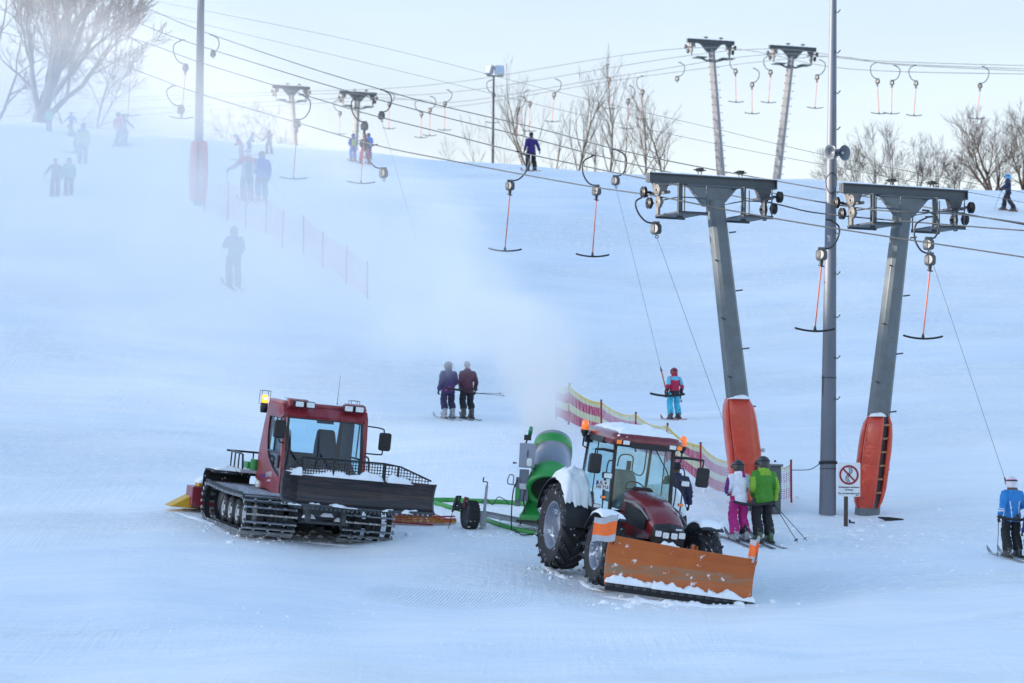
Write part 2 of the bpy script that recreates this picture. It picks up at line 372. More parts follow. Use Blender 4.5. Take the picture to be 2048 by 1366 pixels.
def axis_lines(fine, step, far, grow=1.22):
    a, b = fine; mid = list(np.arange(a, b + step/2, step)); out = []; s = step; x = b
    while x < far[1]: s *= grow; x += s; out.append(x)
    lo = []; s = step; x = a
    while x > far[0]: s *= grow; x -= s; lo.append(x)
    return np.array(lo[::-1] + mid + out)
def build_ground():
    xs = axis_lines((-28, 20), 0.22, (-700, 700)); ys = axis_lines((34, 182), 0.28, (-300, 900))
    X, Y = np.meshgrid(xs, ys); Z = heights(X, Y)
    ny, nx = X.shape
    me = bpy.data.meshes.new('snow_slope')
    co = np.stack([X.ravel(), Y.ravel(), Z.ravel()], -1)
    a = (np.arange(ny-1)[:, None]*nx + np.arange(nx-1)[None]).ravel()
    q = np.stack([a, a+1, a+1+nx, a+nx], -1)
    me.vertices.add(len(co)); me.vertices.foreach_set('co', co.ravel())
    me.loops.add(q.size); me.loops.foreach_set('vertex_index', q.ravel())
    me.polygons.add(len(q)); me.polygons.foreach_set('loop_start', np.arange(0, q.size, 4)); me.polygons.foreach_set('loop_total', np.full(len(q), 4))
    me.polygons.foreach_set('use_smooth', np.ones(len(q), bool)); me.update(calc_edges=True); me.materials.append(SNOW)
    tag(link('snow_slope', me), 'broad snow covered ski slope rising to the crest', None, kind='structure')
build_ground()

# ------------------------------------------------------------------ cloud of man-made snow
COLUMN = [  # picture x, y, depth, radius, density: the jet standing on the cannon's mouth
    (1093, 868, 80.3, 0.35, 4.4), (1087, 800, 80.8, 0.44, 3.9), (1074, 730, 81.6, 0.66, 2.7), (1048, 668, 83.0, 1.02, 1.6), (1005, 620, 85.0, 1.45, 0.75), (960, 575, 88.0, 1.8, 0.0)]
DRIFT = [   # picture x, y, depth, radius in depth, radius in height, density: the cloud drifting off uphill
    (1075, 650, 82.5, 0.9, 0.7, 0.0), (1010, 632, 85.0, 1.3, 1.0, 0.62), (930, 610, 89, 2.0, 1.5, 0.52), (830, 570, 93.5, 2.8, 1.8, 0.33), (700, 520, 100, 4.2, 2.3, 0.18), (560, 470, 105, 5.5, 2.9, 0.14), (380, 410, 111, 7, 3.6, 0.11),
    (180, 355, 117, 8, 4.4, 0.082), (-60, 330, 122, 9, 4.7, 0.07), (-350, 340, 128, 9, 4.4, 0.06)]
def build_plume():
    m = bpy.data.materials.new('snow_cloud'); m.use_nodes = True; nt = m.node_tree; L = nt.links.new; nt.nodes.remove(nt.nodes['Principled BSDF'])
    tc = N(nt, 'ShaderNodeTexCoord'); sx = N(nt, 'ShaderNodeSeparateXYZ'); L(tc.outputs['Object'], sx.inputs[0]); px_, py_, pz_ = sx.outputs
    def M_(op, a, b_=None, c=None):
        n = N(nt, 'ShaderNodeMath', operation=op)
        for i, q in enumerate((a, b_, c)):
            if q is None: continue
            if isinstance(q, (int, float)): n.inputs[i].default_value = q
            else: L(q, n.inputs[i])
        return n.outputs[0]
    def noise_(s, det, lo, hi):
        nz = N(nt, 'ShaderNodeTexNoise'); nz.inputs['Scale'].default_value = s; nz.inputs['Detail'].default_value = det; nz.inputs['Roughness'].default_value = 0.6; L(tc.outputs['Object'], nz.inputs['Vector'])
        mr = N(nt, 'ShaderNodeMapRange'); mr.inputs[1].default_value = 0.33; mr.inputs[2].default_value = 0.67; mr.inputs[3].default_value = lo; mr.inputs[4].default_value = hi; L(nz.outputs[0], mr.inputs[0]); return mr.outputs[0]
    def curve(t, ks, vals, hi):
        f = N(nt, 'ShaderNodeFloatCurve'); cu = f.mapping.curves[0]; P = sorted((k, v/hi) for k, v in zip(ks, vals))
        cu.points[0].location = P[0]; cu.points[1].location = P[-1]
        for a in P[1:-1]: cu.points.new(*a)
        f.mapping.extend = 'HORIZONTAL'; f.mapping.update(); L(t, f.inputs['Value']); return M_('MULTIPLY', f.outputs[0], hi)
    sq = lambda a: M_('MULTIPLY', a, a)
    # jet: followed by height
    C = [(at(x, y, d), r, k) for x, y, d, r, k in COLUMN]; z0, z1 = C[0][0].z, C[-1][0].z; t = M_('DIVIDE', M_('SUBTRACT', pz_, z0), z1-z0); ks = [(c[0].z-z0)/(z1-z0) for c in C]
    cx = M_('SUBTRACT', curve(t, ks, [c[0].x+5 for c in C], 10), 5.0); cy = curve(t, ks, [c[0].y for c in C], 120); r = curve(t, ks, [c[1] for c in C], 3); k = curve(t, ks, [math.sqrt(c[2]) for c in C], 2)
    q = M_('DIVIDE', M_('ADD', sq(M_('SUBTRACT', px_, cx)), sq(M_('SUBTRACT', py_, cy))), sq(r))
    jet = M_('MULTIPLY', M_('MULTIPLY', M_('EXPONENT', M_('MULTIPLY', q, -1.0)), sq(k)), M_('MULTIPLY', M_('GREATER_THAN', t, 0.0), M_('LESS_THAN', t, 1.0)))
    jet = M_('MULTIPLY', jet, noise_(1.3, 5, 0.2, 1.8))
    # drift: followed along x
    D = [(at(x, y, d), ry, rz, k_) for x, y, d, ry, rz, k_ in DRIFT]; x0, x1 = D[0][0].x, D[-1][0].x; t2 = M_('DIVIDE', M_('SUBTRACT', px_, x0), x1-x0); ks = [(c[0].x-x0)/(x1-x0) for c in D]
    dy_ = curve(t2, ks, [c[0].y for c in D], 140); dz_ = curve(t2, ks, [c[0].z for c in D], 30); ry = curve(t2, ks, [c[1] for c in D], 12); rz = curve(t2, ks, [c[2] for c in D], 8); k2 = curve(t2, ks, [math.sqrt(c[3]) for c in D], 1)
    q = M_('ADD', sq(M_('DIVIDE', M_('SUBTRACT', py_, dy_), ry)), sq(M_('DIVIDE', M_('SUBTRACT', pz_, dz_), rz)))
    dr = M_('MULTIPLY', M_('MULTIPLY', M_('EXPONENT', M_('MULTIPLY', q, -1.0)), sq(k2)), M_('GREATER_THAN', t2, 0.0))
    dr = M_('MULTIPLY', dr, noise_(0.42, 6, 0.05, 1.95))
    vs = N(nt, 'ShaderNodeVolumePrincipled'); vs.inputs['Color'].default_value = (1.0, 0.992, 0.988, 1); vs.inputs['Anisotropy'].default_value = 0.2
    L(M_('ADD', jet, dr), vs.inputs['Density']); L(vs.outputs[0], nt.nodes['Material Output'].inputs['Volume'])
    path = [(c[0], c[1], c[1]) for c in C[:4]] + [(c[0], c[1], c[2]) for c in D[2:]]
    mb = MB(); rings = []; n = 20
    for i, (p, a_, b_) in enumerate(path):
        tg = (path[min(i+1, len(path)-1)][0] - path[max(i-1, 0)][0]); tg = V((tg.x, 0, tg.z)).normalized(); nn = V((-tg.z, 0, tg.x)); e = 2.0
        rings.append([p + nn*(math.cos(2*PI*j/n)*b_*e*(1.35 if i in (3, 4) else 1)) + V((0, math.sin(2*PI*j/n)*a_*e, 0)) for j in range(n)])
    mb.loft(rings); me = mb.mesh('snow_plume'); me.materials.append(m)
    bm = bmesh.new(); bm.from_mesh(me); bmesh.ops.recalc_face_normals(bm, faces=bm.faces); bm.to_mesh(me); bm.free()
    tag(link('snow_plume', me), 'white drifting cloud of fresh snow blown up from the snow cannon', 'snow cloud', kind='stuff')
build_plume()
# ------------------------------------------------------------------ shared materials
def lean(): pass
BLK = mat('black_paint', (0.012,0.013,0.016), 0.42, var=0.25, scale=9)
RUB = mat('rubber', (0.016,0.016,0.018), 0.75, var=0.3, scale=14, bump=0.3, bscale=60)
RUBS = mat('snowy_rubber', (0.018,0.018,0.020), 0.7, var=0.3, scale=12, snow=0.37, sscale=9, bump=0.3, bscale=60)
ALU = mat('aluminium_bar', (0.36,0.37,0.39), 0.38, metal=0.8, var=0.2, scale=10, snow=0.36, sscale=10)
STEEL = mat('galvanised_steel', (0.30,0.32,0.35), 0.5, metal=0.55, var=0.18, scale=7, dirt=(0.22,0.22,0.22), damt=0.4)
STEELD = mat('dark_steel', (0.075,0.082,0.09), 0.5, metal=0.4, var=0.2, scale=8)
WHT = mat('white_paint', (0.72,0.73,0.74), 0.5, var=0.08)
FLAKE = mat('loose_snow', (0.86,0.88,0.91), 0.7, var=0.04, scale=5, bump=0.6, bscale=22, spec=0.25)
SILT = mat('packed_grey_snow', (0.30,0.32,0.36), 0.8, var=0.35, scale=9, bump=0.8, bscale=25, snow=0.35, sscale=7)
GLS = glass('cab_glass', (0.84,0.94,0.95)); GLSD = glass('dark_cab_glass', (0.80,0.92,1.0))
LENS = mat('lamp_lens', (0.75,0.77,0.78), 0.12, var=0.25, scale=60, coat=0.8)
CHR = mat('chrome', (0.65,0.66,0.68), 0.12, metal=1, var=0)
AMB = mat('amber_lens', (0.85,0.22,0.01), 0.15, var=0.2, scale=30, coat=0.8, trans=0.25, emit=(1.0,0.22,0.01), estr=0.10)
AMBL = mat('amber_lens_lit', (0.9,0.30,0.01), 0.15, var=0.1, coat=0.8, emit=(1.0,0.28,0.02), estr=0.9)
BULB = mat('lit_bulb', (1,0.8,0.4), 0.3, var=0, emit=(1.0,0.55,0.12), estr=5)
GRNL = mat('green_lens', (0.0,0.28,0.10), 0.15, var=0.2, scale=30, coat=0.8, trans=0.2)
SEAT = mat('dark_seat_cloth', (0.008,0.020,0.050), 0.9, var=0.2, scale=20)
INT = mat('cab_lining', (0.010,0.026,0.060), 0.85, var=0.2, scale=5)
REDCAT = mat('faded_red_paint', (0.235,0.020,0.030), 0.38, var=0.14, scale=3, coat=0.25, dirt=(0.34,0.09,0.11), dscale=2.2, damt=0.45)
REDTR = mat('dark_red_paint', (0.165,0.010,0.015), 0.28, var=0.12, scale=3, coat=0.5, snow=0.15, sscale=5, dirt=(0.20,0.10,0.11), dscale=2.5, damt=0.22)
ORG = mat('orange_blade_paint', (0.50,0.125,0.018), 0.5, var=0.14, scale=2.2, dirt=(0.27,0.10,0.035), dscale=3, damt=0.55, snow=0.0)
YEL = mat('yellow_plastic', (0.62,0.36,0.02), 0.5, var=0.15)
GRN = mat('green_plastic', (0.022,0.26,0.05), 0.38, var=0.10, scale=2.5, coat=0.2)
GREY = mat('grey_sheet_metal', (0.27,0.30,0.37), 0.42, metal=0.25, var=0.08, scale=4)
LGREY = mat('light_grey_plastic', (0.50,0.52,0.55), 0.5, var=0.1)
WOOD = mat('weathered_wood', (0.085,0.062,0.048), 0.85, var=0.35, scale=6, stretch=(6,6,0.6))

# ------------------------------------------------------------------ helpers for both machines
def ring_panel(mb, outer, inner, h, o, u, v, m=0):
    """plate with an opening: outer and inner loops of equal length in the u,v plane"""
    o = V(o); u = V(u).normalized(); v = V(v).normalized(); w = u.cross(v).normalized(); n = len(outer)
    P = lambda q, k: o + u*q[0] + v*q[1] + w*(k*h/2)
    vs = [P(q, 1) for q in outer] + [P(q, 1) for q in inner] + [P(q, -1) for q in outer] + [P(q, -1) for q in inner]
    fs = []
    for i in range(n):
        j = (i+1) % n
        fs += [(i, j, n+j, n+i), (2*n+j, 2*n+i, 3*n+i, 3*n+j), (j, i, 2*n+i, 2*n+j), (n+i, n+j, 3*n+j, 3*n+i)]
    return mb.add(vs, fs, m)
def snow_heap(name, parent, c, size, seed=0, nx=26, ny=14, lump=0.35, bend=None, m=None, thick=0.01, edge=0.14, ex=4):
    """a lumpy layer of lying snow over a rectangle; bend(x,y) gives the height of what it lies on"""
    rnd = random.Random(seed); mb = MB(); vs = []; w, d, t = size; c = V(c); top = []; bot = []
    for j in range(ny+1):
        for i in range(nx+1):
            u = i/nx*2-1; v = j/ny*2-1
            ang = math.atan2(v, u); jag = 1 + edge*noise.noise((math.cos(ang)*2.2+seed, math.sin(ang)*2.2, seed*1.7))+edge*0.8*noise.noise((u*5, v*5, seed+5.0))
            x = u*w/2*jag; y = v*d/2*jag
            e = max(0, 1-max(abs(u)**(ex*3 if ex > 4 else ex), abs(v)**4))
            z = t*e*(1 + lump*1.6*noise.noise((x*3.1+seed, y*3.1, 0.3)) + lump*0.8*noise.noise((x*9, y*9, seed)))
            b = bend(x, y) if bend else 0
            top.append(V((c.x+x, c.y+y, c.z+b+max(z, 0)+thick*e)))
            bot.append(V((c.x+x, c.y+y, c.z+b-0.012)))
    f = []
    n = (nx+1)*(ny+1)
    for j in range(ny):
        for i in range(nx):
            a = j*(nx+1)+i; f.append((a, a+1, a+nx+2, a+nx+1)); f.append((n+a, n+a+nx+1, n+a+nx+2, n+a+1))
    b = list(range(nx+1)) + [(nx+1)*j+nx for j in range(1, ny+1)] + [(nx+1)*ny+i for i in range(nx-1, -1, -1)] + [(nx+1)*j for j in range(ny-1, 0, -1)]
    for k in range(len(b)): p = b[k]; q = b[(k+1) % len(b)]; f.append((q, p, n+p, n+q))
    mb.add(top+bot, f, 0, True)
    return mb.build(name, m or FLAKE, parent)
def pose(p, yaw, roll=0.0, pitch=0.0):
    """x to the right of the picture, y away from the camera, z up; pitch>0 dips the near end, roll>0 dips the right"""
    return Matrix.Translation(p) @ Matrix.Rotation(yaw, 4, 'Z') @ Matrix.Rotation(roll, 4, 'Y') @ Matrix.Rotation(pitch, 4, 'X')
def beacon(name, parent, p, lit=False, r=0.075, h=0.17, base=0.1, lens=AMB):
    mb = MB(); p = V(p)
    mb.lathe([(0.001, 0),(r*0.9, 0),(r*1.05, base*0.5),(r*1.05, base),(0.001, base)], p, n=16)
    b = mb.build(name, BLK, parent)
    mb = MB(); mb.lathe([(r*0.98, base+.002),(r, base+h*0.3),(r*0.93, base+h*0.7),(r*0.62, base+h*0.95),(0.001, base+h)], p, n=18)
    mb.build('lens', lens, b)
    if lit:
        mb = MB(); mb.ball(p + V((0, -r*0.62, base + h*0.5)), r*0.5); mb.build('bulb', BULB, b)
    return b
def lamp(name, parent, c, w, h, d=0.08, lens=LENS, M=None):
    mb = MB(); mb.prism(rrect(w, h, min(w,h)*0.2), d, c, m=0); b = mb.build(name, BLK, parent, 0.006, M=M)
    mb = MB(); mb.prism(rrect(w*0.84, h*0.8, min(w,h)*0.14), 0.012, V(c)+V((0,-d/2-0.004,0))); mb.build('lens', lens, b, 0.004)
    return b
# ------------------------------------------------------------------ snow groomer
def build_groomer():
    P0 = gp(590, 1064) ; P0 = P0 + V((0,0,0))
    T = thing('snow_groomer', 'dark red tracked snow groomer with a wide black front blade and roof lamps', 'snow groomer', P0)
    T.matrix_world = pose(P0, R(19), R(3.6), R(6.0))
    FRONT, REAR = (-1.36, 0.38, 0.36), (1.42, 0.40, 0.37)           # y, z, r of the belt turns
    path = []
    for i in range(13): a = R(90 + 180*i/12); path.append((FRONT[0] + FRONT[2]*math.cos(a), FRONT[1] + FRONT[2]*math.sin(a)))
    for i in range(1, 12): path.append((FRONT[0] + (REAR[0]-FRONT[0])*i/12, 0.02 + 0.01*i/12))
    for i in range(13): a = R(-90 + 180*i/12); path.append((REAR[0] + REAR[2]*math.cos(a), REAR[1] + REAR[2]*math.sin(a)))
    for i in range(1, 12): path.append((REAR[0] + (FRONT[0]-REAR[0])*i/12, 0.77 - 0.03*i/12 - 0.03*math.sin(PI*i/12)))
    seg = [0]
    for i in range(len(path)): a = V(path[i]); b = V(path[(i+1) % len(path)]); seg.append(seg[-1] + (b-a).length)
    def along(s):
        s %= seg[-1]; i = max(k for k in range(len(path)) if seg[k] <= s); a = V(path[i]); b = V(path[(i+1) % len(path)])
        t = (s - seg[i]) / max(seg[i+1]-seg[i], 1e-6); return a + (b-a)*t, (b-a).normalized()
    TW = 1.05; proto = None
    for side in (-1, 1):
        cx = side*1.03
        mb = MB()
        for k in range(5):                                             # five rubber belts
            x0 = cx - TW/2 + 0.09 + k*(TW-0.18)/4; n = len(path); vs = []; fs = []
            for y, z in path:
                vs += [(x0-0.055, y, z), (x0+0.055, y, z)]
            for y, z in path:
                i = path.index((y, z)); a = V(path[i-1]); b = V(path[(i+1) % n]); t = (b-a).normalized(); nn = V((-t.y, t.x))
                vs += [(x0-0.055, y+nn.x*0.016, z+nn.y*0.016), (x0+0.055, y+nn.x*0.016, z+nn.y*0.016)]
            for i in range(n):
                j = (i+1) % n
                fs += [(2*i, 2*j, 2*j+1, 2*i+1), (2*n+2*i+1, 2*n+2*j+1, 2*n+2*j, 2*n+2*i), (2*i, 2*n+2*i, 2*n+2*j, 2*j), (2*i+1, 2*j+1, 2*n+2*j+1, 2*n+2*i+1)]
            mb.add(vs, fs, 0)
        tr = mb.build('track', RUB, T)
        mb = MB(); s = 0; cnt = int(seg[-1]/0.135); rnd = random.Random(5+side)
        for k in range(cnt):
            p, t = along(k*seg[-1]/cnt); nn = V((t.y, -t.x))                # outward
            M = Matrix(((1,0,0,cx),(0,t.x,nn.x,p.x+nn.x*0.03),(0,t.y,nn.y,p.y+nn.y*0.03),(0,0,0,1)))
            top = p.y > 0.55 and abs(nn.y) > 0.8
            hgt = 0.05
            mb.box((0,0,0), (TW, 0.034, hgt), 0, M); mb.box((-TW/2-0.012,0,-0.02), (0.03,0.05,0.10), 0, M); mb.box((TW/2+0.012,0,-0.02), (0.03,0.05,0.10), 0, M)
            if not top:
                for q in range(3): mb.box((-TW/2+0.22+q*0.3+rnd.uniform(-.02,.02), 0, 0.035), (0.05,0.05,0.05), 0, M)
            else: 
                for q in (-0.5, 0.5): mb.box((q*(TW+0.03), 0, 0.02), (0.04, 0.055, 0.07), 1, M)
        mb.build('grousers', [ALU, STEELD], tr, 0.004, 1)
        snow_heap('packed_snow', tr, (cx, 0.12, 0.79), (TW-0.04, 2.7, 0.035), 3+side, 18, 40, 0.7, lambda x, y: -0.035*math.cos(y*1.1), SILT, edge=0.03)
        for y in (-0.80, -0.24, 0.34, 0.90):
            for x in (cx - 0.22*1, cx + 0.22*1):
                if side == 1 and x > cx: continue
                mb = MB(); mb.lathe([(0.17,-0.085),(0.24,-0.085),(0.285,-0.06),(0.29,0),(0.285,0.06),(0.24,0.085),(0.17,0.085)], (x, y, 0.32), (1,0,0), 22)
                wh = mb.build('road_wheel', RUBS, T)
                mb = MB(); sx_ = -1
                mb.lathe([(0.001,-0.055),(0.06,-0.062),(0.07,-0.05),(0.15,-0.03),(0.17,-0.075),(0.18,-0.075),(0.18,0.06),(0.001,0.06)], (x, y, 0.32), (1,0,0), 22)
                for q in range(6):
                    a = 2*PI*q/6; mb.cyl((x-0.058, y+0.105*math.cos(a), 0.32+0.105*math.sin(a)), (x-0.03, y+0.105*math.cos(a), 0.32+0.105*math.sin(a)), 0.026, n=8, m=1)
                mb.build('rim', [LGREY, BLK], wh)
        for yz in (FRONT, REAR):
            mb = MB(); mb.lathe([(0.001,-0.25),(yz[2]*0.55,-0.25),(yz[2]*0.6,-0.2),(yz[2]-0.06,-0.19),(yz[2]-0.06,-0.12),(0.1,-0.1),(0.1,0.1),(yz[2]-0.06,0.12),(yz[2]-0.06,0.19),(0.001,0.2)], (cx, yz[0], yz[1]), (1,0,0), 20)
            mb.build('sprocket', STEELD, T)
    # chassis, bumper, towing gear under the blade
    mb = MB(); mb.box((0,0.1,0.60), (0.9,3.0,0.42)); mb.box((0,0.1,0.36), (0.62,2.6,0.16))
    mb.box((0.1,-1.62,0.62), (0.8,0.35,0.34)); mb.tube([(-0.4,-1.85,0.36),(0.55,-1.85,0.36)], 0.04)
    for x in (-0.32, 0.42): mb.tube([(x,-1.5,0.6),(x+0.05,-2.35,0.72)], 0.06); mb.box((x,-1.85,0.5), (0.1,0.3,0.28))
    ch = mb.build('chassis', STEELD, T, 0.012)
    for k, (x, z) in enumerate(((-0.28,0.44),(0.1,0.5),(0.4,0.42))): snow_heap('clinging_snow', ch, (x,-1.86,z), (0.26,0.10,0.05), 20+k, 12, 6, 0.9)
    # cab -------------------------------------------------------------
    CX = 0.20; HW = 0.86; F = lambda x, y, z: (CX + x, y, z)
    outer = [(-0.94,0.60),(-0.30,0.78),(0.30,0.92),(0.98,0.98),(0.98,1.20),(0.90,1.62),(0.74,2.10),(0.56,2.52),(0.52,2.60),(-0.60,2.60),(-0.72,2.44),(-0.80,1.95),(-0.90,1.25)]
    inner = [(-0.82,1.12),(-0.58,1.18),(-0.20,1.30),(0.10,1.45),(0.28,1.62),(0.36,1.85),(0.38,2.05),(0.36,2.26),(0.33,2.33),(-0.58,2.33),(-0.64,2.28),(-0.70,1.95),(-0.78,1.30)]
    mb = MB()
    for s in (-1, 1): ring_panel(mb, outer, inner, 0.07, F(s*HW,0,0), (0,1,0), (0,0,1))
    # header over the windscreen, rear wall and sills
    mb.prism([(-0.60,2.60),(-0.725,2.43),(-0.70,2.36),(-0.55,2.50)], 2*HW-0.074, F(0,0,0), (0,1,0), (0,0,1))
    ring_panel(mb, [(-0.82,0),(0.82,0),(0.82,1.55),(-0.82,1.55)], [(-0.74,0.62),(0.66,0.62),(0.66,1.38),(-0.74,1.38)], 0.05, F(0,0.80,1.0), (1,0,0), (0,-0.22,1))
    mb.box(F(0,0.1,0.86), (2*HW-0.08,1.5,0.10))
    cab = mb.build('cab', REDCAT, T, 0.03, 3)
    mb = MB(); mb.prism([(x*1.0, y) for x, y in rrect(1.80, 1.18, 0.12)], 0.09, F(0,-0.03,2.635), (1,0,0), (0,1,0))
    for s in (-1, 1): mb.prism([(-0.62,2.52),(-0.76,2.60),(-0.74,2.73),(-0.60,2.75),(-0.30,2.66)], 0.44, F(s*0.60,0,0.0), (0,1,0), (0,0,1))
    rf = mb.build('roof', REDCAT, T, 0.035, 3)
    snow_heap('roof_snow', rf, F(0.05,-0.18,2.675), (1.0,0.62,0.045), 4, 26, 16, 0.9)
    snow_heap('roof_snow', rf, F(-0.4,0.2,2.675), (0.7,0.4,0.02), 6, 20, 12, 0.9)
    for q in (-0.55, 0.5): mb = MB(); mb.cyl(F(q,0.3,2.66), F(q,0.3,2.72), 0.09); mb.build('roof_vent', BLK, rf, 0.01)
    # glass
    mb = MB(); mb.prism([(-0.78,1.16),(0.78,1.16),(0.76,2.40),(-0.76,2.40)], 0.012, F(0,-1.06,0.0), (1,0,0), (0,0.158,1)); 
    ws = mb.build('windscreen', GLSD, T)
    mb = MB(); ring_panel(mb, [(-0.835,1.08),(0.835,1.08),(0.80,2.44),(-0.80,2.44)], [(-0.79,1.16),(0.79,1.16),(0.755,2.38),(-0.755,2.38)], 0.03, F(0,-1.065,0), (1,0,0), (0,0.158,1))
    mb.build('windscreen_seal', BLK, ws)
    for s in (-1, 1):
        mb = MB(); mb.prism(inner, 0.012, F(s*(HW+0.004),0,0), (0,1,0), (0,0,1)); sw = mb.build('side_window', GLS, T)
        mb = MB()
        for i in range(len(inner)): mb.tube([F(s*(HW+0.02),*inner[i]), F(s*(HW+0.02),*inner[(i+1) % len(inner)])], 0.016, 6)
        mb.tube([F(s*(HW+0.02),-0.20,2.33), F(s*(HW+0.02),-0.16,1.62)], 0.015, 6); mb.tube([F(s*(HW+0.02),-0.74,1.62), F(s*(HW+0.02),0.28,1.62)], 0.022, 6)
        mb.build('window_seal', BLK, sw)
        mb = MB(); mb.box(F(s*(HW+0.05),-0.70,1.45), (0.04,0.10,0.26)); mb.build('door_handle', BLK, T, 0.01)
    mb = MB(); mb.prism([(-0.74,0.62),(0.66,0.62),(0.66,1.38),(-0.74,1.38)], 0.012, F(0,0.80,1.0), (1,0,0), (0,-0.22,1)); mb.build('rear_window', GLS, T)
    # inside
    mb = MB(); mb.box(F(0,-0.72,1.10), (1.6,0.34,0.22)); mb.box(F(0.25,-0.64,1.26), (0.55,0.2,0.14)); mb.tube(arc(F(0.30,-0.48,1.46), 0.19, 0, 360, 20, (1,0,0), (0,0.5,0.86)), 0.014, 6); mb.tube([F(0.30,-0.62,1.2), F(0.30,-0.48,1.46)], 0.02, 6)
    mb.box(F(-0.1,0.62,1.30),(1.5,0.05,0.62)); mb.box(F(0.76,0.2,1.75),(0.12,0.5,1.5)); mb.box(F(0,-0.50,2.50),(1.55,0.25,0.05)); mb.box(F(0.02,-0.62,2.36),(0.34,0.08,0.13))
    mb.build('dashboard', INT, T, 0.02)
    for x, w_ in ((0.30,0.50),(-0.62,0.34)):
        mb = MB(); mb.loft([[V(F(x + a*w_/2*k, y + b*0.08, z)) for a, b in ((-1,-1),(1,-1),(1,1),(-1,1))] for y, z, k in ((0.05,1.10,1.0),(0.12,1.55,1.02),(0.18,1.85,0.9),(0.22,2.10,0.74),(0.22,2.14,0.6))], smooth=False)
        mb.box(F(x,-0.15,1.12), (w_,0.5,0.16)); mb.build('seat', SEAT, T, 0.05, 3)
    # lettering of the hirer on the left flank: an unreadable white script and a blue one
    mb = MB(); rnd = random.Random(3)
    def script(y0, z0, w_, h_, m, n):
        y = y0
        for k in range(n):
            c = (CX-HW-0.037, y, z0 - (y-y0)*0.1); pts = [(c[0], c[1]-w_*(0.15*q+0.25*math.sin(q*2.1+k)), c[2]+h_*math.sin(q*1.7+k*1.9)) for q in range(5)]
            mb.tube(smooth_path(pts, 3), 0.006, 4, m); y -= w_*0.95
    script(0.18,1.12,0.10,0.055,0,5); script(0.05,1.00,0.06,0.02,0,5); script(0.55,1.05,0.10,0.05,1,5)
    mb.build('side_lettering', [mat('white_script', (0.7,0.72,0.78), 0.5, var=0.1), mat('blue_script', (0.10,0.09,0.34), 0.5, var=0.2)], T)
    # lamps and beacons
    for x in (-0.62,-0.39,0.42,0.65): lamp('roof_lamp', T, F(x,-0.80,2.655), 0.20, 0.13, 0.10)
    for x, y, z, lit in ((-1.10,0.12,2.38,True),(0.80,0.10,2.34,False)):
        b = beacon('beacon', T, F(x,y,z), lit, 0.075, 0.17, 0.20, AMBL if lit else AMB)
        mb = MB(); c = V(F(x,y,z))
        for sx_, sy in ((-1,-1),(1,-1),(1,1),(-1,1)): mb.tube([c+V((sx_*.09,sy*.09,0.16)), c+V((sx_*.09,sy*.09,0.45))], 0.006, 4)
        mb.tube([c+V((q[0]*.09,q[1]*.09,0.45)) for q in ((-1,-1),(1,-1),(1,1),(-1,1))], 0.006, 4, closed=True); mb.build('beacon_guard', BLK, b)
    mb = MB(); mb.tube([F(0.28,-0.45,2.66), F(0.28,-0.45,2.74)], 0.012, 6); mb.tube([F(0.28,-0.45,2.74), F(0.30,-0.40,3.30)], [0.006,0.003], 5); mb.build('antenna', BLK, T)
    for s in (-1, 1):
        x1 = s*1.22 if s == 1 else -0.98; zt = 2.05 if s == 1 else 2.12
        mb = MB(); mb.tube(smooth_path([F(s*0.86,-0.70,zt+0.28), F(x1-s*0.06,-0.84,zt+0.26), F(x1,-0.86,zt+0.18), F(x1,-0.86,zt-0.22), F(x1-s*0.06,-0.86,zt-0.27), F(s*0.86,-0.86,zt-0.27)], 5), 0.016, 6); ar = mb.build('mirror_arm', BLK, T)
        mb = MB(); mb.prism(rrect(0.25,0.37,0.05), 0.09, F(x1+(0.02 if s==1 else -0.02),-0.90,zt), (1,0.15,0), (0,0,1)); mb.build('mirror', BLK, ar, 0.015)
        mb = MB(); mb.tube(smooth_path([F(s*0.80,-1.02,1.72), F(s*0.86,-1.10,1.70), F(s*0.88,-1.13,1.55), F(s*0.88,-1.15,1.25), F(s*0.82,-1.10,1.18)], 4), 0.018, 6); mb.build('grab_rail', BLK, T)
    for xb, xt in ((-0.34,-0.72),(0.27,-0.10)):
        mb = MB(); W = lambda x, z: F(x, -1.075 + 0.158*z - 0.03, z)
        for o_ in (0, 0.05): mb.tube([W(xb+o_,1.22), W(xt+o_*0.4,1.72-o_*0.3)], 0.010, 6)
        mb.tube([W(xt-0.01,2.12), W(xt,1.72), W(xt-0.06,1.28)], [0.008,0.018,0.012], 6); mb.cyl(W(xb+0.02,1.2), W(xb+0.02,1.26), 0.05); mb.build('wiper', BLK, T)
    # deck behind the cab with a rail and a green crate
    mb = MB(); mb.box(F(-0.20,1.50,1.10), (2.1,1.15,0.07)); mb.box(F(0,1.4,0.9),(1.0,0.8,0.34))
    dk = mb.build('rear_deck', LGREY, T, 0.015)
    snow_heap('deck_snow', dk, F(-0.5,1.5,1.14), (1.3,0.95,0.05), 9)
    mb = MB(); mb.tube(smooth_path([F(-1.18,1.0,1.14),F(-1.2,1.0,1.38),F(-1.2,1.10,1.45),F(-1.2,1.95,1.45),F(-1.12,2.04,1.45),F(0.8,2.04,1.45),F(0.86,1.95,1.45),F(0.86,1.0,1.42)], 4), 0.022, 6)
    for x, y in ((-1.2,1.3),(-1.2,1.62),(-1.2,1.92),(-0.7,2.04),(-0.1,2.04),(0.5,2.04)): mb.tube([F(x,y,1.12),F(x,y,1.45)], 0.016, 6)
    mb.build('deck_rail', BLK, dk)
    mb = MB(); mb.box(F(-0.98,1.2,1.22), (0.2,0.3,0.15)); mb.cyl(F(-0.92,1.02,1.14), F(-0.92,1.02,1.36), 0.10, n=14); mb.build('green_crate', GRN, dk, 0.02)
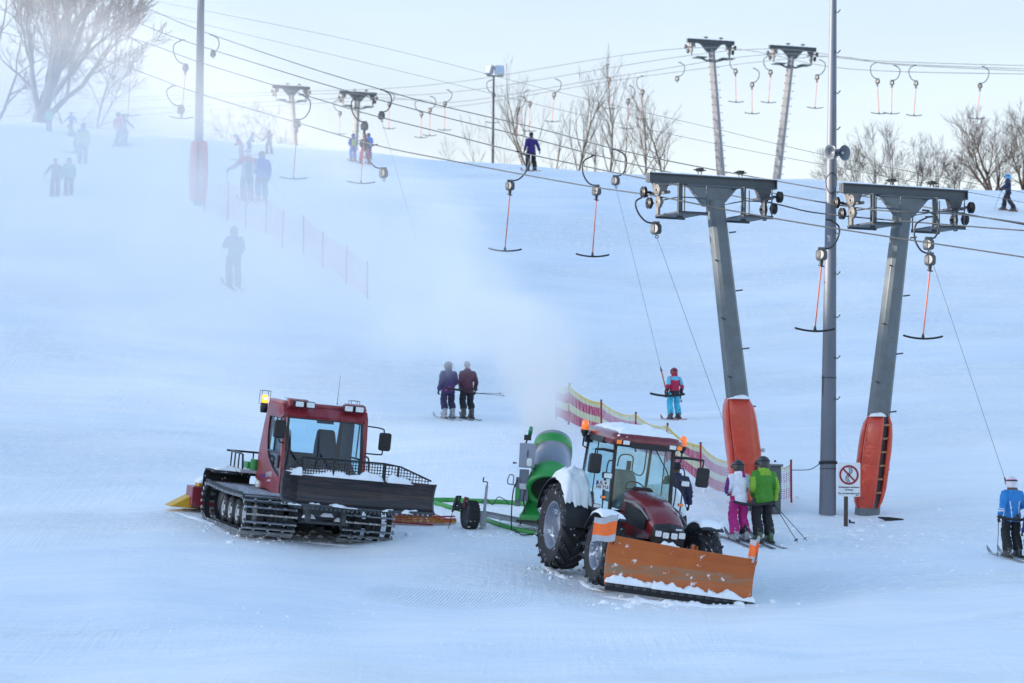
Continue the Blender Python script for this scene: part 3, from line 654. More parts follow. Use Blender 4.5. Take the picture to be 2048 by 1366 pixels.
    mb = MB(); mb.ball(F(-0.80,0.95,0.86), (0.10,0.12,0.15)); mb.build('work_lamp', LENS, T)
    # mud flaps behind the belts
    for s in (-1, 1):
        mb = MB(); pts = [(1.95,0.42),(2.06,0.70),(2.05,0.92),(1.92,1.05),(1.60,1.06),(1.25,1.03)]
        a = [V((s*1.03 + CX*0, y, z)) for y, z in pts]
        mb.loft([[p+V((-0.50,0,0)), p+V((0.50,0,0)), p+V((0.50,-0.03,-0.03)), p+V((-0.50,-0.03,-0.03))] for p in a], smooth=False)
        fl = mb.build('mud_flap', RUBS, T); snow_heap('flap_snow', fl, (s*1.03,1.58,1.065), (0.85,0.55,0.03), 12+s)
    # tiller
    mb = MB(); mb.box((0,2.62,0.40), (3.3,0.55,0.42)); mb.box((0,2.2,0.52),(0.5,0.7,0.2)); tl = mb.build('tiller', REDCAT, T, 0.02)
    mb = MB(); mb.prism([(-0.05,0.02),(0.42,0.30),(0.42,0.02)], 0.5, (-2.02,2.75,0.12), (1,0,0), (0,0,1)); mb.prism([(0,0),(-0.42,0.33),(-0.42,0.02)], 0.6, (2.02,2.75,0.12), (1,0,0), (0,0,1)); mb.box((0,2.98,0.22),(3.4,0.18,0.2)); mb.box((-1.15,2.62,0.66),(0.7,0.35,0.10)); mb.build('finisher', YEL, tl, 0.015)
    snow_heap('tiller_snow', tl, (-1.15,2.6,0.70), (0.75,0.5,0.13), 15)
    # front blade -------------------------------------------------------
    BX = 0.42; BZ = 0.73; prof = [(-0.06,0.0),(0.05,0.08),(0.10,0.22),(0.11,0.37),(0.07,0.50),(0.0,0.62)]   # y back, z
    stations = [(-1.60,-0.52,0.10),(-1.14,-0.08,0.0),(0.62,0.0,0.0),(1.60,-0.36,0.06)]
    rings = []
    for x, dy, dz in stations:
        ring = [V((BX+x, -2.42+dy+py, BZ+dz+pz*(1.0-0.04*abs(x)))) for py, pz in prof]
        ring += [V((BX+x, -2.42+dy+py+0.07, BZ+dz+pz*(1.0-0.04*abs(x)))) for py, pz in reversed(prof)]
        rings.append(ring)
    BLD = mat('scraped_black_blade', (0.022,0.020,0.024), 0.42, var=0.3, scale=5, dirt=(0.085,0.05,0.05), dscale=4.0, damt=0.55, stretch=(0.30,1,6))
    mb = MB(); mb.loft(rings, smooth=False); mb.box((BX-0.1,-2.22,BZ+0.3),(1.8,0.14,0.35))
    bl = mb.build('blade', BLD, T, 0.008)
    mb = MB()
    for i in range(len(stations)-1):
        (xa, ya, za), (xb, yb, zb) = stations[i], stations[i+1]; n = max(2, int((xb-xa)/0.09))
        for k in range(n):
            t = (k+0.5)/n; x = BX+xa+(xb-xa)*t; y = -2.42+ya+(yb-ya)*t; z = BZ+za+(zb-za)*t
            mb.box((x, y-0.05, z-0.03), ((xb-xa)/n*0.55, 0.03, 0.09))
    mb.tube([(BX+x,-2.47+dy,BZ+dz+0.005) for x, dy, dz in stations], 0.03, 6); mb.tube([rings[0][i]+V((0,-0.02,0)) for i in range(6)], 0.022, 6); mb.tube([rings[-1][i]+V((0,-0.02,0)) for i in range(6)], 0.022, 6)
    mb.build('cutting_edge', STEELD, bl)
    for k, (xa, xb) in enumerate(((-1.10,0.60),(-1.50,-1.16),(0.66,1.2))):
        snow_heap('blade_snow', bl, (BX+(xa+xb)/2, -2.38+(-0.25 if k else 0)+(0.12 if k==2 else 0), BZ+0.60), (xb-xa, 0.20, 0.085), 30+k, 50, 8, 0.6, ex=8, edge=0.05)
    for k, (x, w_) in enumerate(((-1.35,0.4),(-0.8,0.3),(-0.2,0.6),(0.75,0.25),(1.2,0.4))):
        snow_heap('lip_snow', bl, (BX+x,-2.50-(0.3 if x < -1.2 else 0.15 if x > 0.9 else 0), BZ+0.015), (w_,0.08,0.045), 40+k, 18, 6, 1.1)
    # wire guard above the blade
    mb = MB(); top = [(-1.52,-0.42,0.70),(-1.12,-0.06,0.95),(0.62,0.02,0.95),(0.92,-0.10,0.92),(1.52,-0.32,0.70)]
    def gtop(x):
        for (a, ya, za), (b, yb, zb) in zip(top, top[1:]):
            if a <= x <= b: t = (x-a)/(b-a); return V((BX+x, -2.40+ya+(yb-ya)*t, BZ+za+(zb-za)*t))
    def gbot(x):
        for (a, ya, za), (b, yb, zb) in zip(stations, stations[1:]):
            if a <= x <= b: t = (x-a)/(b-a); return V((BX+x, -2.40+ya+(yb-ya)*t, BZ+0.60+(zb-za)*t*0+za))
    x = -1.5
    while x <= 1.5: mb.tube([gbot(x), gtop(x)], 0.010, 4); x += 0.058
    for z in np.arange(0.63, 0.96, 0.058):
        run = []
        for x in np.arange(-1.52, 1.53, 0.04):
            g = gtop(x) if -1.52 <= x <= 1.52 else None
            if g and g.z > BZ+z: b_ = gbot(x); run.append(V((g.x, b_.y+(g.y-b_.y)*min(1, max(0, (z-0.60)/max(g.z-BZ-0.60, .05))), BZ+z)))
        if len(run) > 1: mb.tube(run, 0.010, 4)
    mb.tube([V((BX+a,-2.40+b,BZ+c)) for a, b, c in top], 0.02, 6)
    for x in (-1.12,-0.45,0.1,0.62,0.88): mb.tube([gbot(x), gtop(x)], 0.026, 6)
    mb.build('blade_guard', BLK, bl)
build_groomer()
# ------------------------------------------------------------------ tractor with a snow plough
def agri_wheel(T, c, r, w_, rim_r, lugs, out, tyre_mat, rim_mat, name='wheel'):
    """c centre, out = -1/+1 side the dished face looks to; one tyre and one rim under an Empty-free hub mesh"""
    c = V(c); mb = MB()
    mb.lathe([(rim_r,-w_*0.42),(r*0.80,-w_*0.5),(r*0.93,-w_*0.47),(r*0.955,-w_*0.3),(r*0.965,0),(r*0.955,w_*0.3),(r*0.93,w_*0.47),(r*0.80,w_*0.5),(rim_r,w_*0.42)], c, (1,0,0), 40)
    for k in range(lugs):                                              # chevron lugs
        for s in (-1, 1):
            a0 = 2*PI*(k + (0.5 if s > 0 else 0))/lugs; pts = []
            for q in range(5):
                t = q/4; a = a0 + t*0.36*(20/lugs); x = s*(0.02 + (w_*0.5-0.01)*t); rr = r*0.985 - (0.05*r*t*t)
                pts.append(c + V((x, math.sin(a)*rr, math.cos(a)*rr)))
            a = a0 + 0.40*(20/lugs); pts.append(c + V((s*w_*0.505, math.sin(a)*r*0.86, math.cos(a)*r*0.86)))
            mb.tube(pts, [r*0.036]*5+[r*0.025], 4, 0, flat=1.0)
    ty = mb.build(name, tyre_mat, T)
    mb = MB()
    mb.lathe([(rim_r*1.01, w_*0.40),(rim_r*1.03, w_*0.44),(rim_r*0.95, w_*0.42),(rim_r*0.90, w_*0.20),(rim_r*0.80, w_*0.10),(rim_r*0.45, w_*0.16),(rim_r*0.36, w_*0.26),(0.001, w_*0.28)], c, (out,0,0), 32)
    mb.lathe([(rim_r*1.01,-w_*0.40),(rim_r*0.9,-w_*0.3),(rim_r*0.5,-w_*0.1),(0.001,-w_*0.1)], c, (out,0,0), 24)
    for k in range(8): a = 2*PI*k/8; p = c + V((out*w_*0.17, math.cos(a)*rim_r*0.56, math.sin(a)*rim_r*0.56)); mb.cyl(p, p+V((out*0.03,0,0)), 0.022, n=6)
    rm = mb.build('rim', rim_mat, ty)
    return ty
def fender(T, c, r, w_, a0, a1, name, m, snow_t=0.06, seed=1, arc_s=None):
    c = V(c); mb = MB(); rings = []
    for i in range(15):
        a = R(a0 + (a1-a0)*i/14); d = V((0, -math.cos(a), math.sin(a)))
        rings.append([c+d*r+V((-w_/2,0,0)), c+d*(r+0.02)+V((-w_/2,0,0)), c+d*(r+0.03), c+d*(r+0.02)+V((w_/2,0,0)), c+d*r+V((w_/2,0,0))])
    mb.loft(rings, smooth=False); f = mb.build(name, m, T)
    if snow_t:
        s0, s1 = arc_s or (70, 115); ym = c.y - r*math.cos(R((s0+s1)/2)); L = r*R(abs(s1-s0))
        snow_heap('lying_snow', f, (c.x, ym, c.z), (w_*1.05, L, snow_t), seed, 18, 22, 0.35, lambda x, y: math.sqrt(max(0.02, (r+0.025)**2 - (ym+y-c.y)**2)))
    return f
def build_tractor():
    P0 = gp(1247, 1160)
    T = thing('tractor', 'dark red farm tractor with big lugged tyres carrying an orange snow plough', 'tractor', P0)
    T.matrix_world = pose(P0, R(19), R(4.4), R(7.4))
    RIMS = mat('silver_rim', (0.22,0.24,0.29), 0.42, metal=0.5, var=0.15, snow=0.42, sscale=4)
    for s in (-1, 1):
        agri_wheel(T, (s*0.98,1.12,0.83), 0.84, 0.52, 0.46, 20, s, RUBS, RIMS)
        agri_wheel(T, (s*0.98,-1.42,0.62), 0.63, 0.44, 0.34, 17, s, RUBS, RIMS)
        fender(T, (s*0.98,1.12,0.83), 0.92, 0.56, 5, 165, 'rear_fender', BLK, 0.26 if s < 0 else 0.08, 50+s, (40,112))
        fender(T, (s*1.0,-1.42,0.62), 0.73, 0.46, 60, 150, 'front_fender', BLK, 0.06, 54+s, (66,128))
        mb = MB(); mb.prism([(0.2,0.75),(1.05,0.9),(1.0,1.55),(0.45,1.62),(0.25,1.3)], 0.05, (s*0.70,0,0), (0,1,0), (0,0,1)); mb.build('fender_panel', REDTR, T, 0.01)
        mb = MB(); mb.box((s*0.72,0.05,0.62),(0.32,0.5,0.06)); mb.box((s*0.74,0.05,0.40),(0.3,0.42,0.05)); mb.box((s*0.62,0.05,0.72),(0.1,0.6,0.55)); mb.build('step', STEELD, T, 0.01)
    # running gear
    mb = MB(); mb.box((0,0.0,0.72),(0.52,2.4,0.5)); mb.tube([(-0.85,-1.42,0.6),(0.85,-1.42,0.6)], 0.10); mb.tube([(-0.85,1.12,0.83),(0.85,1.12,0.83)], 0.14)
    mb.box((0,-1.7,0.72),(0.6,1.0,0.34)); mb.box((0,-0.7,1.15),(0.56,1.5,0.5)); mb.cyl((-0.5,-0.35,0.75),(-0.5,0.5,0.75),0.24); mb.cyl((0.5,-0.35,0.75),(0.5,0.5,0.75),0.24)
    mb.build('chassis', STEELD, T, 0.02)
    # bonnet: lofted, narrower and lower towards the nose
    def br(y, w_, zt, zb, k=0.10):
        return [V((x, y+yy, z)) for x, z, yy in ((-w_,zb,0),(-w_*1.02,zb+(zt-zb)*0.55,0),(-w_*0.96,zt-k,0),(-w_*0.80,zt-k*0.3,0),(-w_*0.4,zt,-0.02),(0,zt+0.015,-0.03),(w_*0.4,zt,-0.02),(w_*0.80,zt-k*0.3,0),(w_*0.96,zt-k,0),(w_*1.02,zb+(zt-zb)*0.55,0),(w_,zb,0))]
    mb = MB(); mb.loft([br(-0.36,0.37,1.80,0.95), br(-0.8,0.37,1.76,0.95), br(-1.25,0.36,1.68,0.95), br(-1.65,0.345,1.56,0.98), br(-1.92,0.33,1.43,1.02,0.07), br(-2.02,0.32,1.34,1.04,0.06)])
    bo = mb.build('bonnet', REDTR, T)
    for s in (-1, 1):
        mb = MB(); mb.prism([(-0.6,1.18),(-1.75,1.14),(-1.8,1.38),(-1.3,1.5),(-0.6,1.56)], 0.02, (s*0.378,0,0), (0,1,0), (0,0,1)); mb.build('bonnet_grille', BLK, bo)
        mb = MB(); mb.prism([(-0.5,1.60),(-1.0,1.62),(-1.45,1.555),(-1.85,1.40),(-1.9,1.36),(-1.45,1.51),(-1.0,1.575),(-0.5,1.56)], 0.012, (s*0.385,0,0), (0,1,0), (0,0,1)); mb.build('bonnet_stripe', mat('dull_silver_stripe', (0.3,0.31,0.33), 0.35, metal=0.4), bo)
    mb = MB(); mb.loft([br(-2.00,0.325,1.33,0.86,0.06), br(-2.08,0.315,1.30,0.86,0.06), br(-2.13,0.30,1.24,0.88,0.05)], smooth=False); no = mb.build('nose', BLK, T, 0.01)
    for x in (-0.24,-0.085,0.085,0.24): lamp('headlamp', no, (x,-2.13,1.14 if abs(x) > .2 else 1.12), 0.15, 0.14, 0.06)
    mb = MB(); mb.box((0.17,-2.145,1.245),(0.13,0.01,0.035)); mb.build('badge', CHR, no, 0.004)
    snow_heap('nose_snow', T, (-0.03,-2.26,0.93), (0.38,0.20,0.10), 60, 18, 10, 1.1)
    # cab frame
    CW = 0.60
    pil = {'A': [(-0.40,1.30),(-0.34,1.75),(-0.22,2.66)], 'B': [(0.42,1.25),(0.46,2.66)], 'C': [(1.22,1.62),(1.14,2.66)]}
    mb = MB()
    for s in (-1, 1):
        for k, w_ in (('A',0.045),('B',0.016),('C',0.036)): mb.tube([(s*(CW+0.04*(2.6-z)*0.35+(0.10 if k=='B' else 0.06 if k=='C' else 0)), y, z) for y, z in pil[k]], w_, 4)
        mb.tube([(s*(CW+0.045),-0.40,1.30),(s*0.76,0.42,1.30)], 0.05, 4)
    mb.tube([(-CW-0.03,-0.38,1.34),(-0.36,-0.38,1.36),(-0.3,-0.37,1.70),(-0.15,-0.37,1.83),(0.15,-0.37,1.83),(0.3,-0.37,1.70),(0.36,-0.38,1.36),(CW+0.03,-0.38,1.34)], 0.035, 4)
    mb.box((0,0.3,2.62),(1.22,1.3,0.05)); mb.box((0,0.35,1.06),(1.2,1.4,0.1))
    mb.build('cab_frame', BLK, T, 0.008)
    def pane(name, pts, g=GLS):
        a, b, c = V(pts[0]), V(pts[1]), V(pts[-1]); n_ = (b-a).cross(c-a).normalized()*0.005
        mb = MB(); k = len(pts); mb.add([V(p)+n_ for p in pts]+[V(p)-n_ for p in pts], [tuple(range(k)), tuple(reversed(range(k, 2*k)))]+[(i, k+i, k+(i+1) % k, (i+1) % k) for i in range(k)]); return mb.build(name, g, T)
    pane('windscreen', [(-0.62,-0.385,1.38),(-0.36,-0.385,1.40),(-0.26,-0.37,1.74),(0,-0.36,1.85),(0.26,-0.37,1.74),(0.36,-0.385,1.40),(0.62,-0.385,1.38),(0.60,-0.22,2.62),(-0.60,-0.22,2.62)])
    for s in (-1, 1):
        pane('side_window', [(s*0.635,-0.36,1.32),(s*0.745,0.42,1.30),(s*0.70,0.46,2.60),(s*0.605,-0.22,2.60)])
        pane('quarter_window', [(s*0.745,0.46,1.60),(s*0.70,1.20,1.66),(s*0.66,1.12,2.60),(s*0.70,0.48,2.60)])
        mb = MB(); mb.tube(smooth_path([(s*0.70,-0.12,2.05),(s*0.74,-0.22,2.02),(s*0.74,-0.25,1.6),(s*0.70,-0.20,1.45)], 4), 0.014, 6); mb.build('grab_rail', BLK, T)
    pane('rear_window', [(-0.66,1.20,1.62),(0.66,1.20,1.62),(0.62,1.12,2.60),(-0.62,1.12,2.60)])
    # roof
    mb = MB(); rr = lambda z, k, dy=0: [V((x*k, 0.46+y*k+dy, z)) for x, y in rrect(1.50, 1.86, 0.22, 4)]
    mb.loft([rr(2.62,0.92), rr(2.65,1.0), rr(2.76,1.0), rr(2.84,0.93), rr(2.87,0.75)]); rf = mb.build('roof', REDTR, T)
    snow_heap('roof_snow', rf, (0.03,0.42,2.868), (1.34,1.62,0.085), 62, 34, 34, 0.5, lambda x, y: -0.10*max(0, (max(abs(x)/0.75, abs(y)/0.93)-0.70)/0.3), edge=0.09)
    mb = MB(); mb.prism([(-0.36,-0.02),(0.36,-0.02),(0.42,-0.10),(0.34,-0.13),(-0.34,-0.13),(-0.42,-0.10)], 0.10, (0,-0.44,2.72), (1,0,0), (0,0,1)); mb.prism([(0,0),(0.9,0),(0.8,-0.12),(0.1,-0.12)], 0.10, (-0.72,-0.02,2.72), (0,1,0), (0,0,1)); mb.build('roof_recess', BLK, rf, 0.01)
    for s in (-1, 1):
        lamp('roof_lamp', rf, (s*0.48,-0.455,2.685), 0.16, 0.10, 0.05); lamp('indicator', rf, (s*0.625,-0.44,2.685), 0.12, 0.10, 0.06, AMB)
    mb = MB(); mb.box((-0.72,1.0,2.60),(0.16,0.10,0.14)); mb.tube([(-0.68,1.0,2.68),(-0.62,1.0,2.72)],0.015,6); mb.build('rear_work_lamp', BLK, T, 0.02)
    for p, q in (((-0.84,0.95,2.56),(-0.72,0.95,2.40)),((0.83,-0.10,2.50),(0.68,-0.10,2.36))):
        p = V(p); b = beacon('beacon', T, p + V((0,0,0.14)), False, 0.075, 0.20, 0.07)
        mb = MB(); mb.tube([q, (p.x, p.y, p.z-0.10), p+V((0,0,0.145))], 0.016, 6); mb.cyl(p+V((0,0,0.08)), p+V((0,0,0.145)), 0.035, 0.06, 10); mb.build('beacon_stem', BLK, b)
    # mirrors on long arms
    for s in (-1, 1):
        xe = -1.02 if s < 0 else 1.22; ze = 2.22 if s < 0 else 2.16; y = -0.30
        mb = MB(); mb.tube([(s*0.62,y+0.06,2.48),(s*0.85,y,2.50),(xe,y,2.49)], [0.035,0.03,0.022], 6); mb.tube([(xe,y,2.50),(xe,y,ze+0.12)], 0.016, 6); ar = mb.build('mirror_arm', BLK, T)
        mb = MB(); mb.prism(rrect(0.25,0.38,0.05), 0.10, (xe,y-0.05,ze), (1,-0.1*s,0), (0,0,1)); mb.build('mirror', BLK, ar, 0.02)
        # lamp stalk with lamp, reflector and side lamp
        xs = s*0.80; mb = MB(); mb.tube(smooth_path([(s*0.66,-0.35,2.30),(s*0.76,-0.42,2.30),(xs,-0.46,2.2),(xs,-0.46,2.0),(xs,-0.46,1.1)], 4), 0.014, 6); st = mb.build('lamp_stalk', BLK, T)
        lamp('work_lamp', st, (xs,-0.52,2.02), 0.19, 0.12, 0.09); lamp('reflector', st, (xs-0.02,-0.50,1.60), 0.11, 0.05, 0.03, AMB); lamp('marker_lamp', st, (xs-s*0.0+(-0.14 if s<0 else -0.05),-0.50,1.42), 0.15, 0.08, 0.07)
    # number plate on the left stalk
    PB = mat('plate_white', (0.75,0.76,0.76), 0.4, var=0.05); PK = mat('plate_black', (0.01,0.01,0.012), 0.5, var=0); PBL = mat('plate_blue', (0.01,0.03,0.35), 0.4, var=0)
    mb = MB(); mb.prism(rrect(0.27,0.17,0.015), 0.012, (-0.86,-0.48,1.83), (1,0,0), (0,0,1), 0); mb.box((-0.975,-0.488,1.865), (0.035,0.004,0.085), 2)
    Mt = lambda x, z: Matrix.Translation((x,-0.489,z)) @ Matrix.Rotation(R(90), 4, 'X')
    add_text(mb, 'UL', 0.095, Mt(-0.905,1.868), 1, bold=0.002); mb.cyl((-0.80,-0.487,1.868),(-0.80,-0.491,1.868),0.022,n=14,m=1); add_text(mb, 'HS 713', 0.085, Mt(-0.858,1.788), 1, bold=0.002)
    mb.build('number_plate', [PB, PK, PBL], T)
    # inside
    SG = mat('grey_seat_cloth', (0.20,0.25,0.26), 0.9, var=0.15, scale=15)
    mb = MB(); mb.loft([[V((0.0 + a*k*0.27, y + b*0.07, z)) for a, b in ((-1,-1),(0,-1.3),(1,-1),(1,1),(-1,1))] for y, z, k in ((0.62,1.45,1),(0.68,1.75,1.05),(0.74,1.95,0.95),(0.78,2.08,0.7))], smooth=False); mb.box((0,0.38,1.42),(0.52,0.52,0.16)); mb.box((-0.36,0.45,1.55),(0.12,0.5,0.2)); mb.box((0.40,0.5,1.5),(0.14,0.6,0.3)); mb.build('seat', SG, T, 0.06, 3)
    mb = MB(); mb.tube(arc((0.0,-0.02,1.78), 0.20, 0, 360, 22, (1,0,0), (0,0.75,0.66)), 0.014, 6); mb.tube([(0,-0.02,1.78),(0,-0.2,1.4)], 0.03, 6); mb.tube([(-0.2,-0.02,1.78),(0.2,-0.02,1.78)], 0.012, 6); mb.build('steering_wheel', BLK, T)
    mb = MB(); mb.box((0,-0.25,1.50),(0.42,0.22,0.36)); mb.build('dashboard', mat('dash_grey', (0.17,0.20,0.21), 0.8), T, 0.06, 3)
    mb = MB(); mb.tube(smooth_path([(-0.05,1.02,2.12),(0.0,1.02,2.34),(0.25,1.02,2.34),(0.28,1.02,2.05),(0.5,1.02,2.02),(0.52,1.0,2.5)], 4), 0.014, 6); mb.box((0.18,1.0,2.0),(0.08,0.05,0.5)); mb.build('rear_bracket', STEELD, T)
    mb = MB(); mb.tube([(0.22,-0.29,2.58),(0.48,-0.345,2.2),(0.60,-0.38,1.86)], [0.014,0.012,0.008], 6); mb.build('wiper', BLK, T)
    # plough ---------------------------------------------------------
    mb = MB(); mb.box((0.1,-2.35,0.70),(0.5,0.5,0.16)); mb.tube([(-0.25,-2.1,0.6),(-0.35,-2.76,0.45)],0.05); mb.tube([(0.45,-2.1,0.6),(0.55,-2.76,0.45)],0.05); mb.build('plough_mount', STEELD, T, 0.01)
    mb = MB(); mb.tube([(0.36,-2.45,0.5),(0.36,-2.5,1.02)], 0.035, 8); mb.tube([(0.46,-2.45,0.55),(0.44,-2.5,1.0)], 0.02, 8); mb.box((0.42,-2.52,0.86),(0.16,0.1,0.1)); mb.build('lift_ram', ORG, T, 0.008)
    BX = 0.06; BY = -2.92; TILT = 0.035
    prof = [(-0.02,0.10),(0.05,0.22),(0.09,0.40),(0.10,0.60),(0.07,0.80),(0.0,0.98)]
    st = [(-1.46,0.16,0.05),(-0.2,0.02,0.0),(1.46,0.0,-0.03)]
    rings = [[V((BX+x, BY+dy+py, pz+(dz if pz > .5 else 0)-TILT*x)) for py, pz in prof] + [V((BX+x, BY+dy+py+0.05, pz+(dz if pz > .5 else 0)-TILT*x)) for py, pz in reversed(prof)] for x, dy, dz in st]
    fine = []
    for a, b, n in ((0,1,8),(1,2,9)):
        for i in range(n if b == 1 else n+1): t = i/n; fine.append([rings[a][k]*(1-t)+rings[b][k]*t for k in range(12)])
    # scraped paint: bare rust-brown smears across the lower third, snow specks
    m, nt, b = newmat('worn_orange_blade'); L = nt.links.new
    tc = N(nt, 'ShaderNodeTexCoord'); sx = N(nt, 'ShaderNodeSeparateXYZ'); L(tc.outputs['Object'], sx.inputs[0])
    mp = N(nt, 'ShaderNodeMapping'); mp.inputs['Scale'].default_value = (0.8,1,6); L(tc.outputs['Object'], mp.inputs[0])
    n1 = N(nt, 'ShaderNodeTexNoise', Scale=2.0, Detail=8.0); L(mp.outputs[0], n1.inputs['Vector'])
    zz = N(nt, 'ShaderNodeMapRange'); zz.inputs[1].default_value = 0.28; zz.inputs[2].default_value = 0.46; zz.inputs[3].default_value = 0; zz.inputs[4].default_value = 1; L(sx.outputs[2], zz.inputs[0])
    z2 = N(nt, 'ShaderNodeMapRange'); z2.inputs[1].default_value = 0.50; z2.inputs[2].default_value = 0.62; z2.inputs[3].default_value = 1; z2.inputs[4].default_value = 0; L(sx.outputs[2], z2.inputs[0])
    q = N(nt, 'ShaderNodeMath', operation='MULTIPLY'); L(zz.outputs[0], q.inputs[0]); L(z2.outputs[0], q.inputs[1])
    q2 = N(nt, 'ShaderNodeMapRange'); q2.inputs[1].default_value = 0.36; q2.inputs[2].default_value = 0.54; L(n1.outputs[0], q2.inputs[0])
    q3 = N(nt, 'ShaderNodeMath', operation='MULTIPLY'); L(q.outputs[0], q3.inputs[0]); L(q2.outputs[0], q3.inputs[1])
    n2 = N(nt, 'ShaderNodeTexNoise', Scale=1.6, Detail=5.0); L(tc.outputs['Object'], n2.inputs['Vector'])
    mr = N(nt, 'ShaderNodeMapRange'); mr.inputs[1].default_value = .3; mr.inputs[2].default_value = .7; L(n2.outputs[0], mr.inputs[0])
    c1 = N(nt, 'ShaderNodeMix', data_type='RGBA'); c1.inputs[6].default_value = (0.43,0.095,0.015,1); c1.inputs[7].default_value = (0.52,0.130,0.019,1); L(mr.outputs[0], c1.inputs[0])
    c2 = N(nt, 'ShaderNodeMix', data_type='RGBA'); c2.inputs[7].default_value = (0.25,0.18,0.11,1); L(q3.outputs[0], c2.inputs[0]); L(c1.outputs[2], c2.inputs[6])
    n3 = N(nt, 'ShaderNodeTexNoise', Scale=5.0, Detail=6.0); L(tc.outputs['Object'], n3.inputs['Vector'])
    s3 = N(nt, 'ShaderNodeMapRange'); s3.inputs[1].default_value = 0.63; s3.inputs[2].default_value = 0.69; L(n3.outputs[0], s3.inputs[0])
    c3 = N(nt, 'ShaderNodeMix', data_type='RGBA'); c3.inputs[7].default_value = (0.8,0.82,0.86,1); L(s3.outputs[0], c3.inputs[0]); L(c2.outputs[2], c3.inputs[6]); L(c3.outputs[2], b.inputs['Base Color']); b.inputs['Roughness'].default_value = 0.45
    mb = MB(); mb.loft(fine, smooth=False); bl = mb.build('plough_blade', m, T, 0.006)
    mb = MB()
    for k in range(17):
        x = BX-1.42+k*0.1775; t = (x-BX+1.46)/1.26; dy = 0.16-0.14*t if t < 1 else 0.02-0.02*((x-BX+0.2)/1.66)
        zt = -TILT*(x-BX); mb.box((x, BY+dy-0.045, 0.115+zt), (0.10,0.03,0.055), 0); mb.cyl((x+0.088, BY+dy-0.055, 0.11+zt),(x+0.088, BY+dy-0.03, 0.11+zt),0.02,n=8,m=0)
    mb.loft([[V((BX+x, BY+dy-0.03+a, z-TILT*x)) for a, z in ((-0.01,0.0),(0.02,0.0),(0.02,0.14),(-0.01,0.14))] for x, dy, dz in st], 1, False)
    mb.build('rubber_lip', [STEELD, RUB], bl)
    for k in range(3):
        xa, xb = ((-1.48,-0.55),(-0.6,0.55),(0.5,1.48))[k]; dy = (0.10,0.015,0.0)[k]
        snow_heap('lip_snow', bl, (BX+(xa+xb)/2, BY+dy-0.03+(0.035 if k==0 else 0), 0.140), (xb-xa, 0.15, 0.085), 70+k, 44, 8, 0.9, (lambda x, y: 0.025-TILT*((xa+xb)/2+x)), edge=0.05, ex=8)
    FLG = mat('orange_flag', (0.95,0.17,0.03), 0.7, var=0.08); FLR = mat('reflective_grey', (0.45,0.46,0.50), 0.5, var=0.1)
    def flag(x, y, w_, n, wv, top):
        mb = MB(); mb.tube([(x,y,0.9),(x+0.02,y,top)], 0.012, 6); rod = mb.build('flag_rod', BLK, T)
        mb = MB(); g = 9; P = lambda i, j: V((x-w_*i/g + 0.02, y-0.02+wv*math.sin(i*0.9)*i/g, top-0.02-0.47*j/8-0.05*i/g*1.4+0.02*math.sin(i*0.7+j*0.4)))
        vs = [P(i,j) for j in range(9) for i in range(g+1)] + [P(i,j)+V((0,0.006,0)) for j in range(9) for i in range(g+1)]; o = 9*(g+1)
        for j in range(8):
            for i in range(g):
                a = j*(g+1)+i; f = [(a,a+g+1,a+g+2,a+1),(o+a,o+a+1,o+a+g+2,o+a+g+1)]
                mb.f += f and [list(q) for q in f]; mb.m += [1 if j < 1.5 or j > 5.5 else 0]*2; mb.s += [True]*2
        mb.v = [tuple(v) for v in vs]; mb.build('flag', [FLG, FLR], rod)
    flag(BX-1.40, BY+0.16, 0.44, 1, 0.05, 1.47)
    flag(BX+1.44, BY+0.05, 0.15, 1, 0.10, 1.36)
build_tractor()
# ------------------------------------------------------------------ drag lift: leaning towers, ropes, T-bars
TWR = mat('grey_green_tower_paint', (0.125,0.15,0.165), 0.45, metal=0.25, var=0.14, scale=2, dirt=(0.10,0.11,0.11), damt=0.4, dscale=3)
TWRD = mat('tower_crossbar_paint', (0.07,0.085,0.095), 0.5, metal=0.25, var=0.14, scale=3)
TWRP = mat('pale_tower_paint', (0.165,0.18,0.205), 0.5, metal=0.0, var=0.12, scale=2)
PADM = mat('orange_pad_vinyl', (0.56,0.052,0.022), 0.30, var=0.10, scale=2.5, bump=1.6, bscale=5.5, coat=0.25, snow=0.2, sscale=5)
ROPE = mat('wire_rope', (0.07,0.08,0.09), 0.6, metal=0.3, var=0.1)
STRAP = mat('tan_strap', (0.33,0.17,0.08), 0.7)
YAW = R(24)                                             # the lift runs up and to the left
SHVLIT = mat('sunlit_sheave_grey', (0.17,0.165,0.16), 0.55, metal=0.2, var=0.2, scale=10)  # paler warm grey: sunlight on the left sheaves put into the colour
